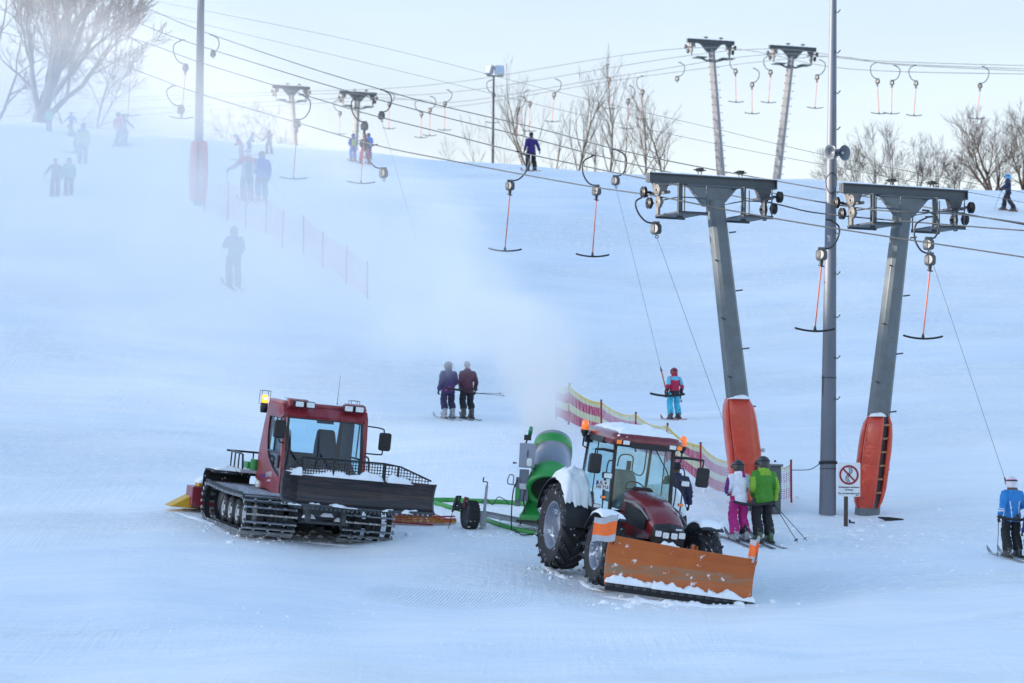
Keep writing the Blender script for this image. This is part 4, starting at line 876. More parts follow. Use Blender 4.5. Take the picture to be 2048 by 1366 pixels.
def tower(name, label, base, top, L, s=1.0, pad=None, plat=True, num=None, post=TWR, cross=TWRD, yaw=YAW, group=None, wheels=4, simple=False):
    """base, top: world points of post foot and of the crossbar's middle; L crossbar length"""
    base = V(base); top = V(top)
    T = thing(name, label, 'lift tower', base, yaw, group); Mi = T.matrix_basis.inverted() if False else (Matrix.Translation(base) @ Matrix.Rotation(yaw, 4, 'Z')).inverted()
    t = Mi @ top; px_ = t.x; H = t.z
    a = V((0,0,-0.6)); b = V((px_*0.93, t.y, H-0.42*s)); mb = MB()
    if simple:
        def sec(c, w, d): return [c + V((x*w*0.92, y*d*0.92, 0)) for x, y in ((-0.58,0.1),(-0.5,-0.02),(-0.06,-0.56),(0.06,-0.56),(0.56,0.0),(0.5,0.1),(0.05,0.5),(-0.05,0.5))]
    else:
      def sec(c, w, d): return [c + V((x*w, y*d, 0)) for x, y in ((-0.5,-0.3),(-0.3,-0.5),(0.3,-0.5),(0.5,-0.3),(0.5,0.3),(0.3,0.5),(-0.3,0.5),(-0.5,0.3))]
    mb.loft([sec(a + (b-a)*q, 0.50*s*(1-q)+0.36*s*q, 0.46*s*(1-q)+0.34*s*q) for q in (0, 0.35, 0.7, 1)], smooth=False)
    po = mb.build('post', post, T, 0.012*s)
    if not simple:
        for k in range(int(H/0.62)-1):                  # climbing rungs
            q = (0.9+k*0.62)/H; c = a + (b-a)*q; sx_ = 1 if k % 2 else -1; hw = 0.25*s
            mb = MB(); mb.tube([c+V((sx_*hw*0.7,-0.16*s,0)), c+V((sx_*(hw+0.09)*0.9,-0.24*s,0.02))], 0.018*s, 6); mb.build('rung', STEELD, po)
    else:
        for sx_ in (-1, 1):
            mb = MB()
            for k in range(int(H/0.4)-1):
                q = (0.4+k*0.4)/H; c = a + (b-a)*q; mb.tube([c+V((sx_*0.2*s,-0.1,0)), c+V((sx_*0.31*s,-0.12,0.0))], 0.022, 4)
            mb.build('rungs', STEELD, po)
    mb = MB(); z0 = H; y0 = t.y
    mb.prism([(-0.62*s,-0.02),(0.62*s,-0.02),(0.20*s,-0.48*s),(-0.20*s,-0.48*s)], 0.16*s, (px_,y0,z0-0.08*s)); mb.prism([(-0.66*s,0.0),(0.66*s,0.0),(0.66*s,-0.03),(-0.66*s,-0.03)], 0.24*s, (px_,y0,z0-0.10*s)); mb.build('gusset', post if not simple else cross, T, 0.008)
    mb = MB()                                            # I-section crossbar
    mb.box((px_,y0,z0+0.10*s), (L,0.20*s,0.025*s)); mb.box((px_,y0,z0-0.085*s), (L,0.20*s,0.025*s)); mb.box((px_,y0-0.02,z0+0.007), (L,0.035*s,0.165*s)); mb.box((px_-L/2+0.01,y0,z0+0.007),(0.02,0.195*s,0.16*s)); mb.box((px_+L/2-0.01,y0,z0+0.007),(0.02,0.195*s,0.16*s))
    cb = mb.build('crossbar', cross, T)
    snow_heap('lying_snow', cb, (px_,y0,z0+0.112*s), (L*0.98,0.19*s,0.018), int(abs(px_*10))+3, 50, 5, 0.6, edge=0.05)
    for q in (-0.10, 0.22):
        mb = MB(); x = px_ + q*L; mb.tube([(x-0.03,y0,z0+0.1*s),(x-0.03,y0,z0+0.2*s)], 0.012, 5); mb.tube([(x+0.05,y0,z0+0.1*s),(x+0.05,y0,z0+0.2*s)], 0.012, 5); mb.box((x+0.01,y0,z0+0.24*s), (0.14*s,0.12*s,0.07*s)); mb.cyl((x-0.14*s,y0,z0+0.235*s),(x+0.16*s,y0,z0+0.235*s),0.014,n=6); mb.build('cable_clamp', BLK, T)
    ends = []
    for sd in (-1, 1):
        x = px_ + sd*(L/2 - 0.30*s)
        mb = MB(); mb.prism([(-0.18*s,0),(0.18*s,0),(0.10*s,-0.24*s),(-0.10*s,-0.24*s)], 0.18*s, (x,y0,z0-0.10*s)); mb.box((x+sd*0.04*s,y0,z0-0.50*s), (0.06*s,0.10*s,0.60*s)); mb.tube([(x,y0-0.45*s,z0-0.34*s),(x,y0+0.45*s,z0-0.30*s)],0.04*s,6)
        sh = mb.build('sheave_bracket', SHVLIT if sd < 0 else STEELD, T, 0.008)
        for k, (dx, dy, dz) in enumerate(((0.12,-0.36,-0.30),(0.12,0.36,-0.28),(0.04,-0.24,-0.55),(0.04,0.24,-0.53))):
            mb = MB(); c = V((x+sd*dx*s+(0.10*s if sd > 0 else -0.10*s), y0+dy*s, z0+dz*s)); mb.lathe([(0.03,-0.05*s),(0.09*s,-0.045*s),(0.10*s,-0.02*s),(0.125*s,-0.035*s),(0.13*s,-0.03*s),(0.105*s,0),(0.13*s,0.03*s),(0.125*s,0.035*s),(0.10*s,0.02*s),(0.09*s,0.045*s),(0.03,0.05*s)], c, (1,0.0,0), 18)
            mb.tube([c, V((x+sd*0.04*s, c.y, c.z))], 0.03*s, 6); mb.build('sheave', SHVLIT if (k % 2 == 0 and sd < 0) else BLK, sh)
        ends.append(Matrix.Translation(base) @ Matrix.Rotation(yaw, 4, 'Z') @ V((x+sd*0.14*s, y0-0.05, z0-0.40*s)))
        if plat:
            xp = px_ + sd*0.80*s - (0.20*s if sd < 0 else -0.20*s)*0; w_ = 0.72*s; zf = z0-0.78*s; mb = MB()
            mb.box((xp,y0-0.12*s,zf), (w_,1.15*s,0.035)); 
            for y in (-0.68,0.44): mb.box((xp,y0+y*s,zf-0.02),(w_,0.03,0.07))
            pf = mb.build('platform', TWRD, T)
            mb = MB(); xa, xb = xp-w_/2, xp+w_/2; mb.box((xp+sd*-0.02,y0,z0-0.48*s),(0.10*s,0.06*s,0.76*s))
            for x_ in (xa+0.02, xb-0.02):
                for y_ in (-0.66,): mb.tube([(x_,y0+y_*s,zf),(x_,y0+y_*s,zf+0.62*s)],0.016,5)
                mb.tube([(x_,y0+0.42*s,zf),(x_,y0+0.42*s,z0-0.1*s)],0.016,5)
            for z_ in (0.32,0.62): mb.tube([(xa+0.02,y0-0.66*s,zf+z_*s),(xb-0.02,y0-0.66*s,zf+z_*s)],0.014,5); mb.tube([(xa+0.02,y0-0.66*s,zf+z_*s),(xa+0.02,y0+0.42*s,zf+z_*s)],0.014,5)
            mb.build('railing', TWRD, pf)
        elif simple:
            zf = z0-0.95*s; mb = MB(); mb.tube([(px_*0.9,y0,zf),(px_*0.9+sd*0.25*s,y0,zf-0.10*s),(px_*0.9+sd*0.85*s,y0-0.1,zf+0.08*s)],0.06*s,4); mb.box((px_*0.9+sd*0.75*s,y0-0.05,zf+0.06*s),(0.6*s,0.7*s,0.05)); mb.build('platform', TWRD, T)
    if num:
        mb = MB(); c = a + (b-a)*0.72; ang = math.atan2(b.x-a.x, b.z-a.z); add_text(mb, num, 0.5*s, Matrix.Translation(c+V((0.135*s,-0.20*s,0))) @ Matrix.Rotation(ang, 4, 'Y') @ Matrix.Rotation(R(43), 4, 'Z') @ Matrix.Rotation(R(90), 4, 'X'), 0, bold=0.012); mb.build('tower_number', WHT, po)
    if pad:
        pz0, pz1, open_ = pad; d = (b-a).normalized()
        C = lambda z: a + d*((z+0.6)/d.z)
        def slab(name_, x0, x1, y0_, y1_, tk, bulge):
            A = V((x0,y0_,0)); B = V((x1,y1_,0)); u = (B-A).normalized(); n_ = V((u.y,-u.x,0)); rings = []
            for k in range(15):
                z = pz0 + (pz1-pz0)*k/14; q = 1 - 0.22*abs(2*k/14-1)**6; c = C(z); w = math.sin(PI*k/14)**0.4 if 0 < k < 14 else 0
                sec_ = []
                for t_, o in ((0.0,0.25),(0.04,0.8),(0.2,1.0),(0.5,1.12),(0.8,1.0),(0.96,0.8),(1.0,0.25)): sec_.append(c + A*q + (B-A)*t_*q + n_*(tk*o*(0.25+0.75*w) + bulge*math.sin(PI*t_)*w + 0.012*noise.noise((z*4, t_*3, x0))))
                sec_.append(c + B*q - n_*0.02); sec_.append(c + A*q - n_*0.02); rings.append(sec_)
            mb = MB(); mb.loft(rings); o = mb.build(name_, PADM, T); (bulge > 0.045) and snow_heap('pad_snow', o, tuple(C(pz1)+(A+B)*0.5*0.8+V((0,-0.03,-0.02))), (abs((B-A).x)*0.95, abs((B-A).y)*0.8+0.14, 0.05), 5, 14, 8, 0.8); return o
        if open_:
            slab('pad', -0.32,-0.06,-0.08,-0.40, 0.08, 0.046); slab('pad', 0.13,0.30,-0.36,0.10, 0.08, 0.03); slab('pad', -0.18,-0.34,0.3,-0.06, 0.06, 0.02)
            for k in range(6): 
                z = pz0+0.35+(pz1-pz0-0.55)*k/5; c = C(z); w = 0.08+0.05*math.sin(k*1.3); mb = MB(); mb.tube([c+V((-0.16,-0.32,0)), c+V((0.0,-0.34,-0.015)), c+V((0.19,-0.30,0.0))], 0.03, 4); mb.build('strap', STRAP, T)
        else:
            slab('pad', -0.35,0.13,-0.20,-0.40, 0.07, 0.048); slab('pad', 0.12,0.36,-0.40,0.06, 0.07, 0.02); slab('pad', -0.26,-0.36,0.25,-0.18, 0.06, 0.015)
            mb = MB(); q = C((pz0+pz1)/2); mb.ball(q+V((0.30,-0.36,0.0)),0.05); mb.build('pad_buckle', LGREY, T)
    return T, ends
def pt(px, py, d): return at(px, py, d)
D1 = 84.8; g1 = gp(1507, 1018); g2 = gp(1728, 1028)
t1 = pt(1424, 363, (g1-CAMLOC).dot(_f)+0.0); t2 = pt(1808, 384, (g2-CAMLOC).dot(_f))
T1, E1 = tower('lift_tower', 'grey lift tower leaning left, its foot wrapped in orange pads behind the pair of skiers', g1, t1, 3.14, 1.0, (0.15,2.42,False), group='leaning lift towers')
T2, E2 = tower('lift_tower', 'grey lift tower leaning right, its foot in strapped open orange pads behind the sign', g2, t2, 3.14, 1.0, (0.12,2.15,True), group='leaning lift towers')
far = []
for bx, by, tx, ty, d, L, num, lab in ((1448,400,1421,84,208,2.75,'3','pale tall lift tower numbered 3 leaning left beyond the crest'),(1546,402,1585,97,208,2.75,'3','pale tall lift tower numbered 3 leaning right beyond the crest'),
                                 (592,320,582,175,262,2.65,None,'small distant lift tower leaning left beyond the misty crest'),(706,330,716,187,262,2.65,None,'small distant lift tower leaning right above the skiers on the crest')):
    far.append(tower('lift_tower', lab, pt(bx,by,d), pt(tx,ty,d), L, 1.0, None, False, num, TWRP if num else TWR, TWRD, R(20), 'leaning lift towers', simple=True))
# ropes ------------------------------------------------------------
def rope(name, label, pts, r=0.016, cat='cable', group='lift ropes'):
    mb = MB(); mb.tube(smooth_path(pts, 8), r, 5); return tag(mb.build(name, ROPE), label, cat, group)
K = 3.7e-6
def proj(p):
    q = p - CAMLOC; d = q.dot(_f); return 1024 + FPX*q.dot(_rt)/d, 683 - FPX*q.dot(_up)/d, d
LINES = {}
def near_line(key, end, pl, pr, label):
    ex, ey, ed = proj(end); P = []
    dep = lambda x: 1/(1/ed - K*(ex-x)) if x < ex else 1/(1/ed + 0.9e-6*(x-ex))
    for x, y in pl: P.append(pt(x, y, dep(x)))
    P.append(end)
    for x, y in pr: P.append(pt(x, y, dep(x)))
    LINES[key] = dep; rope('haul_rope', label, P)
near_line('D', E1[0], [(-120,30),(225,126),(386,183),(587,243),(751,290),(880,317),(1046,349),(1187,374)], [(1467,422),(1652,454),(1980,504),(2200,537)], 'lowest haul rope, running to the outer left sheaves of the left leaning tower')
near_line('C', E1[1], [(-120,-50),(253,72),(390,121),(546,170),(722,224),(880,264),(1034,303),(1292,358)], [(1652,428),(1930,452),(2200,472)], 'second lowest haul rope, running to the right sheaves of the left leaning tower')
near_line('B', E2[0], [(-60,-90),(260,39),(362,79),(523,130),(681,178),(880,232),(1034,269),(1187,309),(1347,346)], [(1928,430),(2200,470)], 'haul rope running to the left sheaves of the tower behind the sign')
near_line('A', E2[1], [(100,-50),(253,0),(393,58),(602,130),(766,180),(880,211),(1077,257),(1227,297),(1420,338)], [(2048,449),(2200,480)], 'highest haul rope, running to the right sheaves of the tower behind the sign')
for i, (pts_, lab) in enumerate((([(300,0),(700,80),(1100,180),(1420,255),(1660,312),(2048,385)],'thin upper signal cable crossing the sky above the crest'),([(200,0),(700,118),(1100,215),(1420,285),(1660,332),(2048,405)],'thin lower signal cable crossing the trees to the lift towers'))):
    rope('signal_cable', lab, [pt(x,y,1/(1/84.0-K*(1800-x)) if x < 1800 else 84) for x, y in pts_], 0.006, 'cable', 'signal cables')
FAR = {}
def far_line(key, pts_, label): FAR[key] = pts_; rope('far_haul_rope', label, [pt(*q) for q in pts_], 0.015, 'cable', 'far lift ropes')
pe = [proj(e) for t_, ee in far for e in ee]     # 0,1 left '3'; 2,3 right '3'; 4,5 / 6,7 distant pair
far_line('E', [(-100,205,300),(pe[4][0],pe[4][1],262),(880,168,238),(pe[0][0],pe[0][1],208),(1700,138,196),(2150,150,185)], 'far rope through the left sheaves of the left tower numbered 3')
far_line('F', [(-100,215,300),(pe[5][0],pe[5][1],262),(900,185,238),(pe[1][0],pe[1][1],208),(1760,122,196),(2150,134,185)], 'far rope through the right sheaves of the left tower numbered 3')
far_line('G', [(-100,240,300),(pe[6][0],pe[6][1],262),(900,205,240),(1250,150,220),(pe[2][0],pe[2][1],208),(1800,128,196),(2150,141,185)], 'far rope through the left sheaves of the right tower numbered 3')
far_line('H', [(-100,255,300),(pe[7][0],pe[7][1],262),(900,214,240),(1250,158,220),(pe[3][0],pe[3][1],208),(1800,130,196),(2150,146,185)], 'far rope through the right sheaves of the right tower numbered 3')
# T-bars -----------------------------------------------------------
ARM = mat('hanger_arm', (0.035,0.042,0.05), 0.45, metal=0.4, var=0.15); REEL = mat('reel_housing', (0.085,0.095,0.105), 0.5, metal=0.35, var=0.18, scale=9)
ROD = mat('orange_rod', (0.50,0.10,0.04), 0.45, var=0.15, scale=4); BAR = mat('tbar_plastic', (0.010,0.010,0.012), 0.45, var=0.2)
REELL = mat('pale_reel', (0.30,0.29,0.28), 0.5, metal=0.2, var=0.2, scale=9)
def reel_at(parent, r, s=1.0):
    mb = MB(); mb.prism(rrect(0.20*s,0.24*s,0.07*s), 0.17*s, r, (0.9,0.43,0), (0,0,1)); mb.cyl(r+V((-0.03,-0.11,0)), r+V((-0.01,-0.09,0)), 0.09*s, n=16); mb.box(r+V((0,0,0.14*s)), (0.16*s,0.10*s,0.05*s))
    o = mb.build('reel', REEL, parent, 0.012); return o
def tbar(label, a, r, b=None, side=1, dep=None, cord=None, group='T-bars on the haul ropes', barpt=None, thin=1.0):
    """a rope clamp, r reel, b bar (picture points) at one depth; cord: world point the cord runs to"""
    A = pt(*a, dep); Rr = pt(*r, dep); T = thing('t_bar', label, 'T-bar', A, None, group); O = A
    L = lambda p: V(p) - O
    m = (A+Rr)/2; h = (A-Rr).length; bow = V((1,0.2,0))*side*h*0.34
    mb = MB(); mb.tube([L(A)+V((-side*0.10,0,0.01)), L(A), L(A)+V((side*0.06,0,0.0))], 0.022*thin, 6); mb.tube(smooth_path([L(A), L(A+(m-A)*0.35+bow*0.85), L(m+bow*1.0), L(Rr+(m-Rr)*0.45+bow*0.62), L(Rr+V((0,0,0.12)))], 5), [0.021*thin]*21, 6); mb.build('hanger_arm', ARM, T)
    reel_at(T, L(Rr))
    if b is not None:
        B = pt(*b, dep); mb = MB(); mb.cyl(L(Rr)+V((0,0,-0.10)), L(Rr)+V((-0.005,0,-0.25)), 0.05, 0.03, 10); mb.cyl(L(Rr)+V((0,0,-0.22)), L(Rr)+V((-0.005,0,-0.24)), 0.07, n=10); mb.build('rod_socket', BLK, T)
        mb = MB(); mb.tube([L(Rr)+V((0,0,-0.22)), L(B)+V((0,0,0.05))], 0.017*thin, 6); mb.build('rod', ROD, T)
        bar_at(T, L(B), 0.88, YAW*0.5)
    else:
        mb = MB(); mb.tube(arc(L(Rr)+V((0.02,0,-0.17)), 0.035, 0, 360, 10), 0.010, 5); mb.build('cord_ring', BLK, T)
    if cord is not None:
        C = L(cord[0]); mb = MB(); mb.tube([L(Rr)+V((0,0,-0.12)), C], 0.0045, 4); mb.build('cord', ROPE, T)
        if len(cord) > 1:
            B = L(cord[1]); u = (B-C).normalized(); mb = MB(); mb.tube([C-u*0.02, C+u*0.16], [0.012,0.03], 8); mb.build('rod_socket', BLK, T); mb = MB(); mb.tube([C+u*0.14, B], 0.020, 6); mb.build('rod', ROD, T); bar_at(T, B, 0.92, cord[2], 0.03)
    return T
def bar_at(T, c, w, yaw, r=0.022):
    u = V((math.cos(yaw), math.sin(yaw), 0)); mb = MB(); P = [c + u*(w*q) + V((0,0,z)) for q, z in ((-0.5,0.055),(-0.46,0.035),(-0.25,0.0),(0,-0.015),(0.25,0.0),(0.46,0.035),(0.5,0.055))]
    mb.tube(smooth_path(P, 3), r, 8); mb.tube([c+V((0,0,-0.01)), c+V((0,0,0.10))], [r*1.9,r*0.8], 8); mb.build('bar', BAR, T)
# ------------------------------------------------------------------ people
def remeshed(mb, voxel, iters=3, fold=0.0):
    me = mb.mesh('tmp'); o = bpy.data.objects.new('tmp', me); COL.objects.link(o)
    m = o.modifiers.new('r', 'REMESH'); m.mode = 'VOXEL'; m.voxel_size = voxel; m.use_smooth_shade = True
    dg = bpy.context.evaluated_depsgraph_get(); out = bpy.data.meshes.new_from_object(o.evaluated_get(dg))
    bpy.data.objects.remove(o); bpy.data.meshes.remove(me)
    bm = bmesh.new(); bm.from_mesh(out)
    for _ in range(iters): bmesh.ops.smooth_vert(bm, verts=bm.verts, factor=0.5, use_axis_x=True, use_axis_y=True, use_axis_z=True)
    if fold:
        bm.normal_update()
        for v in bm.verts:
            c = v.co; v.co = c + v.normal*fold*(1.0-2.6*abs(noise.noise((c.x*8+c.z*3, c.y*8, c.z*11)))+0.7*noise.noise((c.x*19, c.y*19, c.z*23)))
    for f in bm.faces: f.smooth = True
    bm.to_mesh(out); bm.free(); return out
def ell(c, rx, ry, n=14): c = V(c); return [c + V((rx*math.cos(2*PI*j/n), ry*math.sin(2*PI*j/n), 0)) for j in range(n)]
def paint(me, mats, fn):
    for m in mats: me.materials.append(m)
    if fn:
        for p in me.polygons: p.material_index = fn(p.center)
SKIN = mat('skin', (0.46,0.24,0.17), 0.55, var=0.06); HAIR = mat('brown_hair', (0.06,0.035,0.02), 0.7, var=0.3, scale=30)
CLOTHC = {}
def cloth(c, rough=0.75):
    k = tuple(round(q, 3) for q in c)
    if k not in CLOTHC: CLOTHC[k] = mat('ski_cloth', k, rough, var=0.12, scale=7, bump=0.55, bscale=11)
    return CLOTHC[k]
SKIM = {}
def ski_mat(c):
    if c not in SKIM: SKIM[c] = mat('ski_topsheet', c, 0.3, var=0.2, scale=9, coat=0.4, snow=0.25, sscale=8)
    return SKIM[c]
BOOTM = mat('ski_boot', (0.045,0.045,0.05), 0.4, var=0.3, scale=16, snow=0.3, sscale=12); BOOTG = mat('grey_ski_boot', (0.28,0.29,0.32), 0.4, var=0.3, scale=16, snow=0.3, sscale=12); BOOTR = mat('boot_red', (0.4,0.03,0.03), 0.4)
BOOTGR = mat('boot_green', (0.045,0.09,0.045), 0.4, var=0.3, scale=18, snow=0.25, sscale=12)
GLOVEM = mat('black_glove', (0.013,0.013,0.016), 0.7, var=0.2)
def glove_mesh():
    mb = MB(); mb.ball((0,0,-0.055), (0.020,0.045,0.055)); mb.ball((0,0,0.0), (0.034,0.038,0.05))
    for k, (y, ln) in enumerate(((0.030,0.92),(0.010,1.0),(-0.011,0.95),(-0.030,0.78))):    # fingers curl towards +x (the grip)
        p = V((0,y,-0.095)); pts = [p, p+V((0.006,0,-0.034*ln)), p+V((0.030,0,-0.052*ln)), p+V((0.050,0,-0.040*ln)), p+V((0.054,0,-0.020*ln))]
        mb.tube(pts, [0.0125,0.0122,0.0115,0.011,0.0095], 8)
    mb.tube([V((0.006,0.036,-0.045)), V((0.024,0.058,-0.066)), V((0.044,0.050,-0.088)), V((0.056,0.034,-0.096))], [0.015,0.0135,0.012,0.010], 8)
    me = remeshed(mb, 0.0055, 2); me.materials.append(GLOVEM); return me
GLOVE = glove_mesh()
POSES = {  # (elbow, wrist) for left (-x) and right (+x); x is given for the right side and mirrored
 'down': ((0.27,-0.05,1.14),(0.29,0.06,0.90)), 'bar': ((0.27,-0.03,1.15),(0.22,0.13,0.96)), 'front': ((0.27,0.02,1.16),(0.16,0.24,1.08)), 'out': ((0.36,0.02,1.20),(0.46,0.20,1.04)), 'up': ((0.26,0.10,1.18),(0.22,0.26,1.30)),
 'back': ((0.29,-0.10,1.16),(0.36,-0.10,0.94)), 'inner': ((0.24,-0.02,1.14),(0.14,0.16,0.98)), 'wide': ((0.40,-0.02,1.22),(0.62,-0.02,1.08))}
PEOPLE = []
def person(label, px, py, hpx, head, jacket, jfn, trousers, tfn=None, helm=('helmet', (0.02,0.02,0.025)), arms=('down','down'), skis=(0.25,0.04,0.05), bend=0.5, stance=0.13, lean=0.0, boots=BOOTM, bulk=1.0, group='skiers', d=None, poles=(), hood=None, pack=None, cat='person', sway=0.0, turn=0.0, split=0.0, hair=False, fine=None, ski_len=None, tot=1.84, cuff=0.13):
    p = gp(px, py) if d is None else pt(px, py, d); k = ppm(p); s = hpx/k/tot; hd = R(head)
    T = thing('person', label, cat, p, None, group); T.matrix_world = Matrix.Translation(p) @ Matrix.Rotation(hd, 4, 'Z') @ Matrix.Scale(s, 4)
    fwd = V((-math.sin(hd), math.cos(hd), 0)); rgt = V((math.cos(hd), math.sin(hd), 0))
    gl = lambda x, y: (gz(*(p + (rgt*x + fwd*y)*s).xy) - (gz(p.x, p.y) if d is None else p.z))/s if d is None else 0.0
    vx = fine or (0.017 if hpx > 110 else 0.024)
    U = lambda q, z: V((q[0], q[1] + math.sin(lean)*(z-0.85), q[2] if len(q) > 2 else z))
    def Lz(x, y, z):             # lean of everything above the hips
        if z > 0.85: dz = z-0.85; return V((x + sway*dz, y + math.sin(lean)*dz, 0.85 + dz*math.cos(lean)))
        return V((x, y, z))
    feet = {}
    for sd in (-1, 1):
        fx = sd*stance; fy = sd*split; z0 = gl(fx, fy); feet[sd] = V((fx, fy, z0 + 0.05))
    def legs(mb, rad):
        for sd in (-1, 1):
            f = feet[sd]; hip = V((sd*0.095,0,0.90)); ank = f + V((0,-0.02,0.14)); kn = hip*0.48 + ank*0.52 + V((sd*0.012, 0.14*bend, 0)); low = f + V((0,-0.03,cuff if rad[0] > 0.1 else 0.2))
            mb.tube(smooth_path([hip, hip*0.5+kn*0.5+V((sd*0.012,0.02,0)), kn, kn*0.45+low*0.55+V((0,-0.02,0)), low], 4), [rad[0]+(rad[1]-rad[0])*min(1, i/8) if i < 9 else rad[1]+(rad[2]-rad[1])*(i-8)/8 for i in range(17)], 12)
    def armpts(sd):
        e, w_ = POSES[arms[0 if sd < 0 else 1]]; return Lz(sd*0.185,0,1.405), Lz(sd*e[0],e[1],e[2]), Lz(sd*w_[0],w_[1],w_[2])
    hc = Lz(0,0.035,1.615) + V((0,0.02*math.sin(lean),0))
    # the body itself, one skin from head to feet
    mb = MB()
    mb.loft([[Lz(q.x,q.y,q.z) for q in ell((0,0,z), rx, ry)] for z, rx, ry in ((0.86,0.15,0.10),(1.0,0.14,0.095),(1.15,0.135,0.09),(1.32,0.165,0.10),(1.42,0.14,0.08),(1.47,0.06,0.055),(1.56,0.055,0.055))])
    legs(mb, (0.075,0.055,0.045))
    for sd in (-1, 1): a, b, c = armpts(sd); mb.tube([a, (a+b)/2, b, (b+c)/2, c], [0.05,0.045,0.038,0.034,0.028], 10); mb.tube([feet[sd]+V((0,-0.06,0.03)), feet[sd]+V((0,0.12,0.0))], [0.04,0.035], 8); mb.tube([feet[sd]+V((0,-0.02,0.2)), feet[sd]+V((0,-0.05,0.02))], 0.04, 8)
    tr_ = R(turn); HR = Matrix.Translation(hc) @ Matrix.Rotation(tr_, 4, 'Z')
    mb.ball((0,0,0.01), (0.076,0.094,0.115), M=HR); mb.ball((0,0.03,-0.06), (0.055,0.06,0.05), M=HR); mb.tube([(0,0.085,0.02),(0,0.112,-0.018),(0,0.095,-0.028)], [0.010,0.016,0.012], 8, M=HR)
    for sd in (-1, 1): mb.ball((sd*0.078,-0.005,-0.005), (0.012,0.022,0.032), M=HR)
    me = remeshed(mb, vx*0.8, 2); eye = mat('eye_mouth', (0.05,0.03,0.03), 0.4, var=0) if 'eye' not in CLOTHC else CLOTHC['eye']; CLOTHC['eye'] = eye; HI = HR.inverted()
    def bf(c):
        q = HI @ c
        if q.y > 0.075 and abs(q.z-0.02) < 0.012 and 0.018 < abs(q.x) < 0.042: return 1
        if q.y > 0.07 and abs(q.z+0.062) < 0.008 and abs(q.x) < 0.024: return 1
        if hair and q.length < 0.16 and (q.y < -0.02 or q.z > 0.07): return 2
        return 3 if c.z < 1.2 else 0
    UND = CLOTHC.setdefault('und', mat('dark_base_layer', (0.02,0.02,0.025), 0.8, var=0.1))
    paint(me, [SKIN, eye, HAIR, UND], bf); link('body', me, T)
    # jacket
    mb = MB(); B = bulk
    mb.loft([[Lz(q.x,q.y,q.z) for q in ell((0,cy,z), rx*B, ry*B)] for z, rx, ry, cy in ((0.80,0.185,0.135,-0.01),(0.86,0.188,0.14,-0.01),(0.98,0.182,0.135,-0.005),(1.10,0.172,0.128,0),(1.24,0.188,0.132,-0.005),(1.36,0.196,0.125,-0.01),(1.43,0.165,0.105,-0.01),(1.48,0.10,0.095,0.0),(1.545,0.088,0.088,0.01))])
    for sd in (-1, 1):
        a, b, c = armpts(sd); e = c + (c-b).normalized()*0.01
        mb.tube(smooth_path([a+V((-sd*0.05,0,-0.03)), a+V((sd*0.01,0,0)), (a+b)/2+V((sd*.008,0,0)), b, (b+c)/2, e], 3), [0.085*B]*2+[0.084*B,0.08*B]+[0.075*B]*3+[0.070*B]*3+[0.063*B]*3+[0.058*B]*3, 12)
    if hood: mb.ball(Lz(0,-0.085,1.455), (0.105,0.06,0.085)); mb.ball(Lz(0,-0.055,1.50), (0.095,0.06,0.05))
    for q in range(7):                                  # folds
        z = 0.9+q*0.075; a = q*2.3; mb.ball(Lz(0.15*B*math.cos(a),0.10*B*math.sin(a)-0.01,z), (0.05,0.045,0.018))
    me = remeshed(mb, vx, 2, 0.012); paint(me, [cloth(c) for c in jacket], (lambda c: jfn(c.x, c.y, c.z)) if jfn else None); link('jacket', me, T)
    # trousers
    mb = MB(); mb.loft([ell((0,-0.01,z), rx, ry) for z, rx, ry in ((0.80,0.165,0.125),(0.88,0.178,0.135),(0.96,0.172,0.125),(1.04,0.15,0.11))]); legs(mb, (0.116,0.100,0.108))
    for sd in (-1, 1):
        for q in range(3): c_ = feet[sd]*(0.75-q*0.2) + V((sd*0.095,0,0.9))*(0.25+q*0.2) + V((0.07*math.cos(q*2+sd),0.06*math.sin(q*2+sd)+0.02,0)); mb.ball(c_, (0.035,0.04,0.02))
    me = remeshed(mb, vx, 2, 0.012); paint(me, [cloth(c) for c in trousers], (lambda c: tfn(c.x, c.y, c.z)) if tfn else None); link('trousers', me, T)
    # head wear
    Mh = HR @ Matrix.Translation((0,-0.005,0.045))
    mb = MB(); kind, hcol = helm[0], helm[1]
    if kind == 'helmet':
        rings = []
        for i in range(9):
            th = R(100*(1-i/8)); q = max(math.sin(th), 0.03); rings.append([Mh @ V((0.124*q*math.cos(2*PI*j/20), 0.148*q*math.sin(2*PI*j/20), 0.132*math.cos(th) - (0.095 if (th > R(80) and math.sin(2*PI*j/20) < 0.25) else 0))) for j in range(20)])
        mb.loft(rings); pass
        HM = mat('helmet_shell', hcol, 0.42, var=0.12, scale=8, coat=0.12); me = mb.mesh('helmet')
        if len(helm) > 2:
            paint(me, [HM, mat('helmet_band', helm[2], 0.3, var=0.1)], lambda c: 1 if 0.01 < (Mh.inverted() @ c).z < 0.065 else 0)
        else: me.materials.append(HM)
        h = link('helmet', me, T)
        mb = MB(); rings = [[Mh @ V((0.1265*math.cos(2*PI*j/24)*k_, 0.1505*math.sin(2*PI*j/24)*k_ , z)) for j in range(24)] for z, k_ in ((0.018,1.0),(0.020,1.015),(0.046,1.005),(0.048,0.99))]; mb.loft(rings, cap=False); mb.prism(rrect(0.16,0.075,0.03), 0.04, (0,0.136,-0.015), (1,0,0), (0,0,1), M=Mh); mb.build('goggles', BLK, h)
    else:
        rings = [[Mh @ V((0.092*q*math.cos(2*PI*j/18), 0.108*q*math.sin(2*PI*j/18), z)) for j in range(18)] for q, z in ((0.98,-0.03),(1.06,-0.02),(1.05,0.02),(1.0,0.025),(0.95,0.07),(0.72,0.105),(0.35,0.12),(0.05,0.123))]; mb.loft(rings)
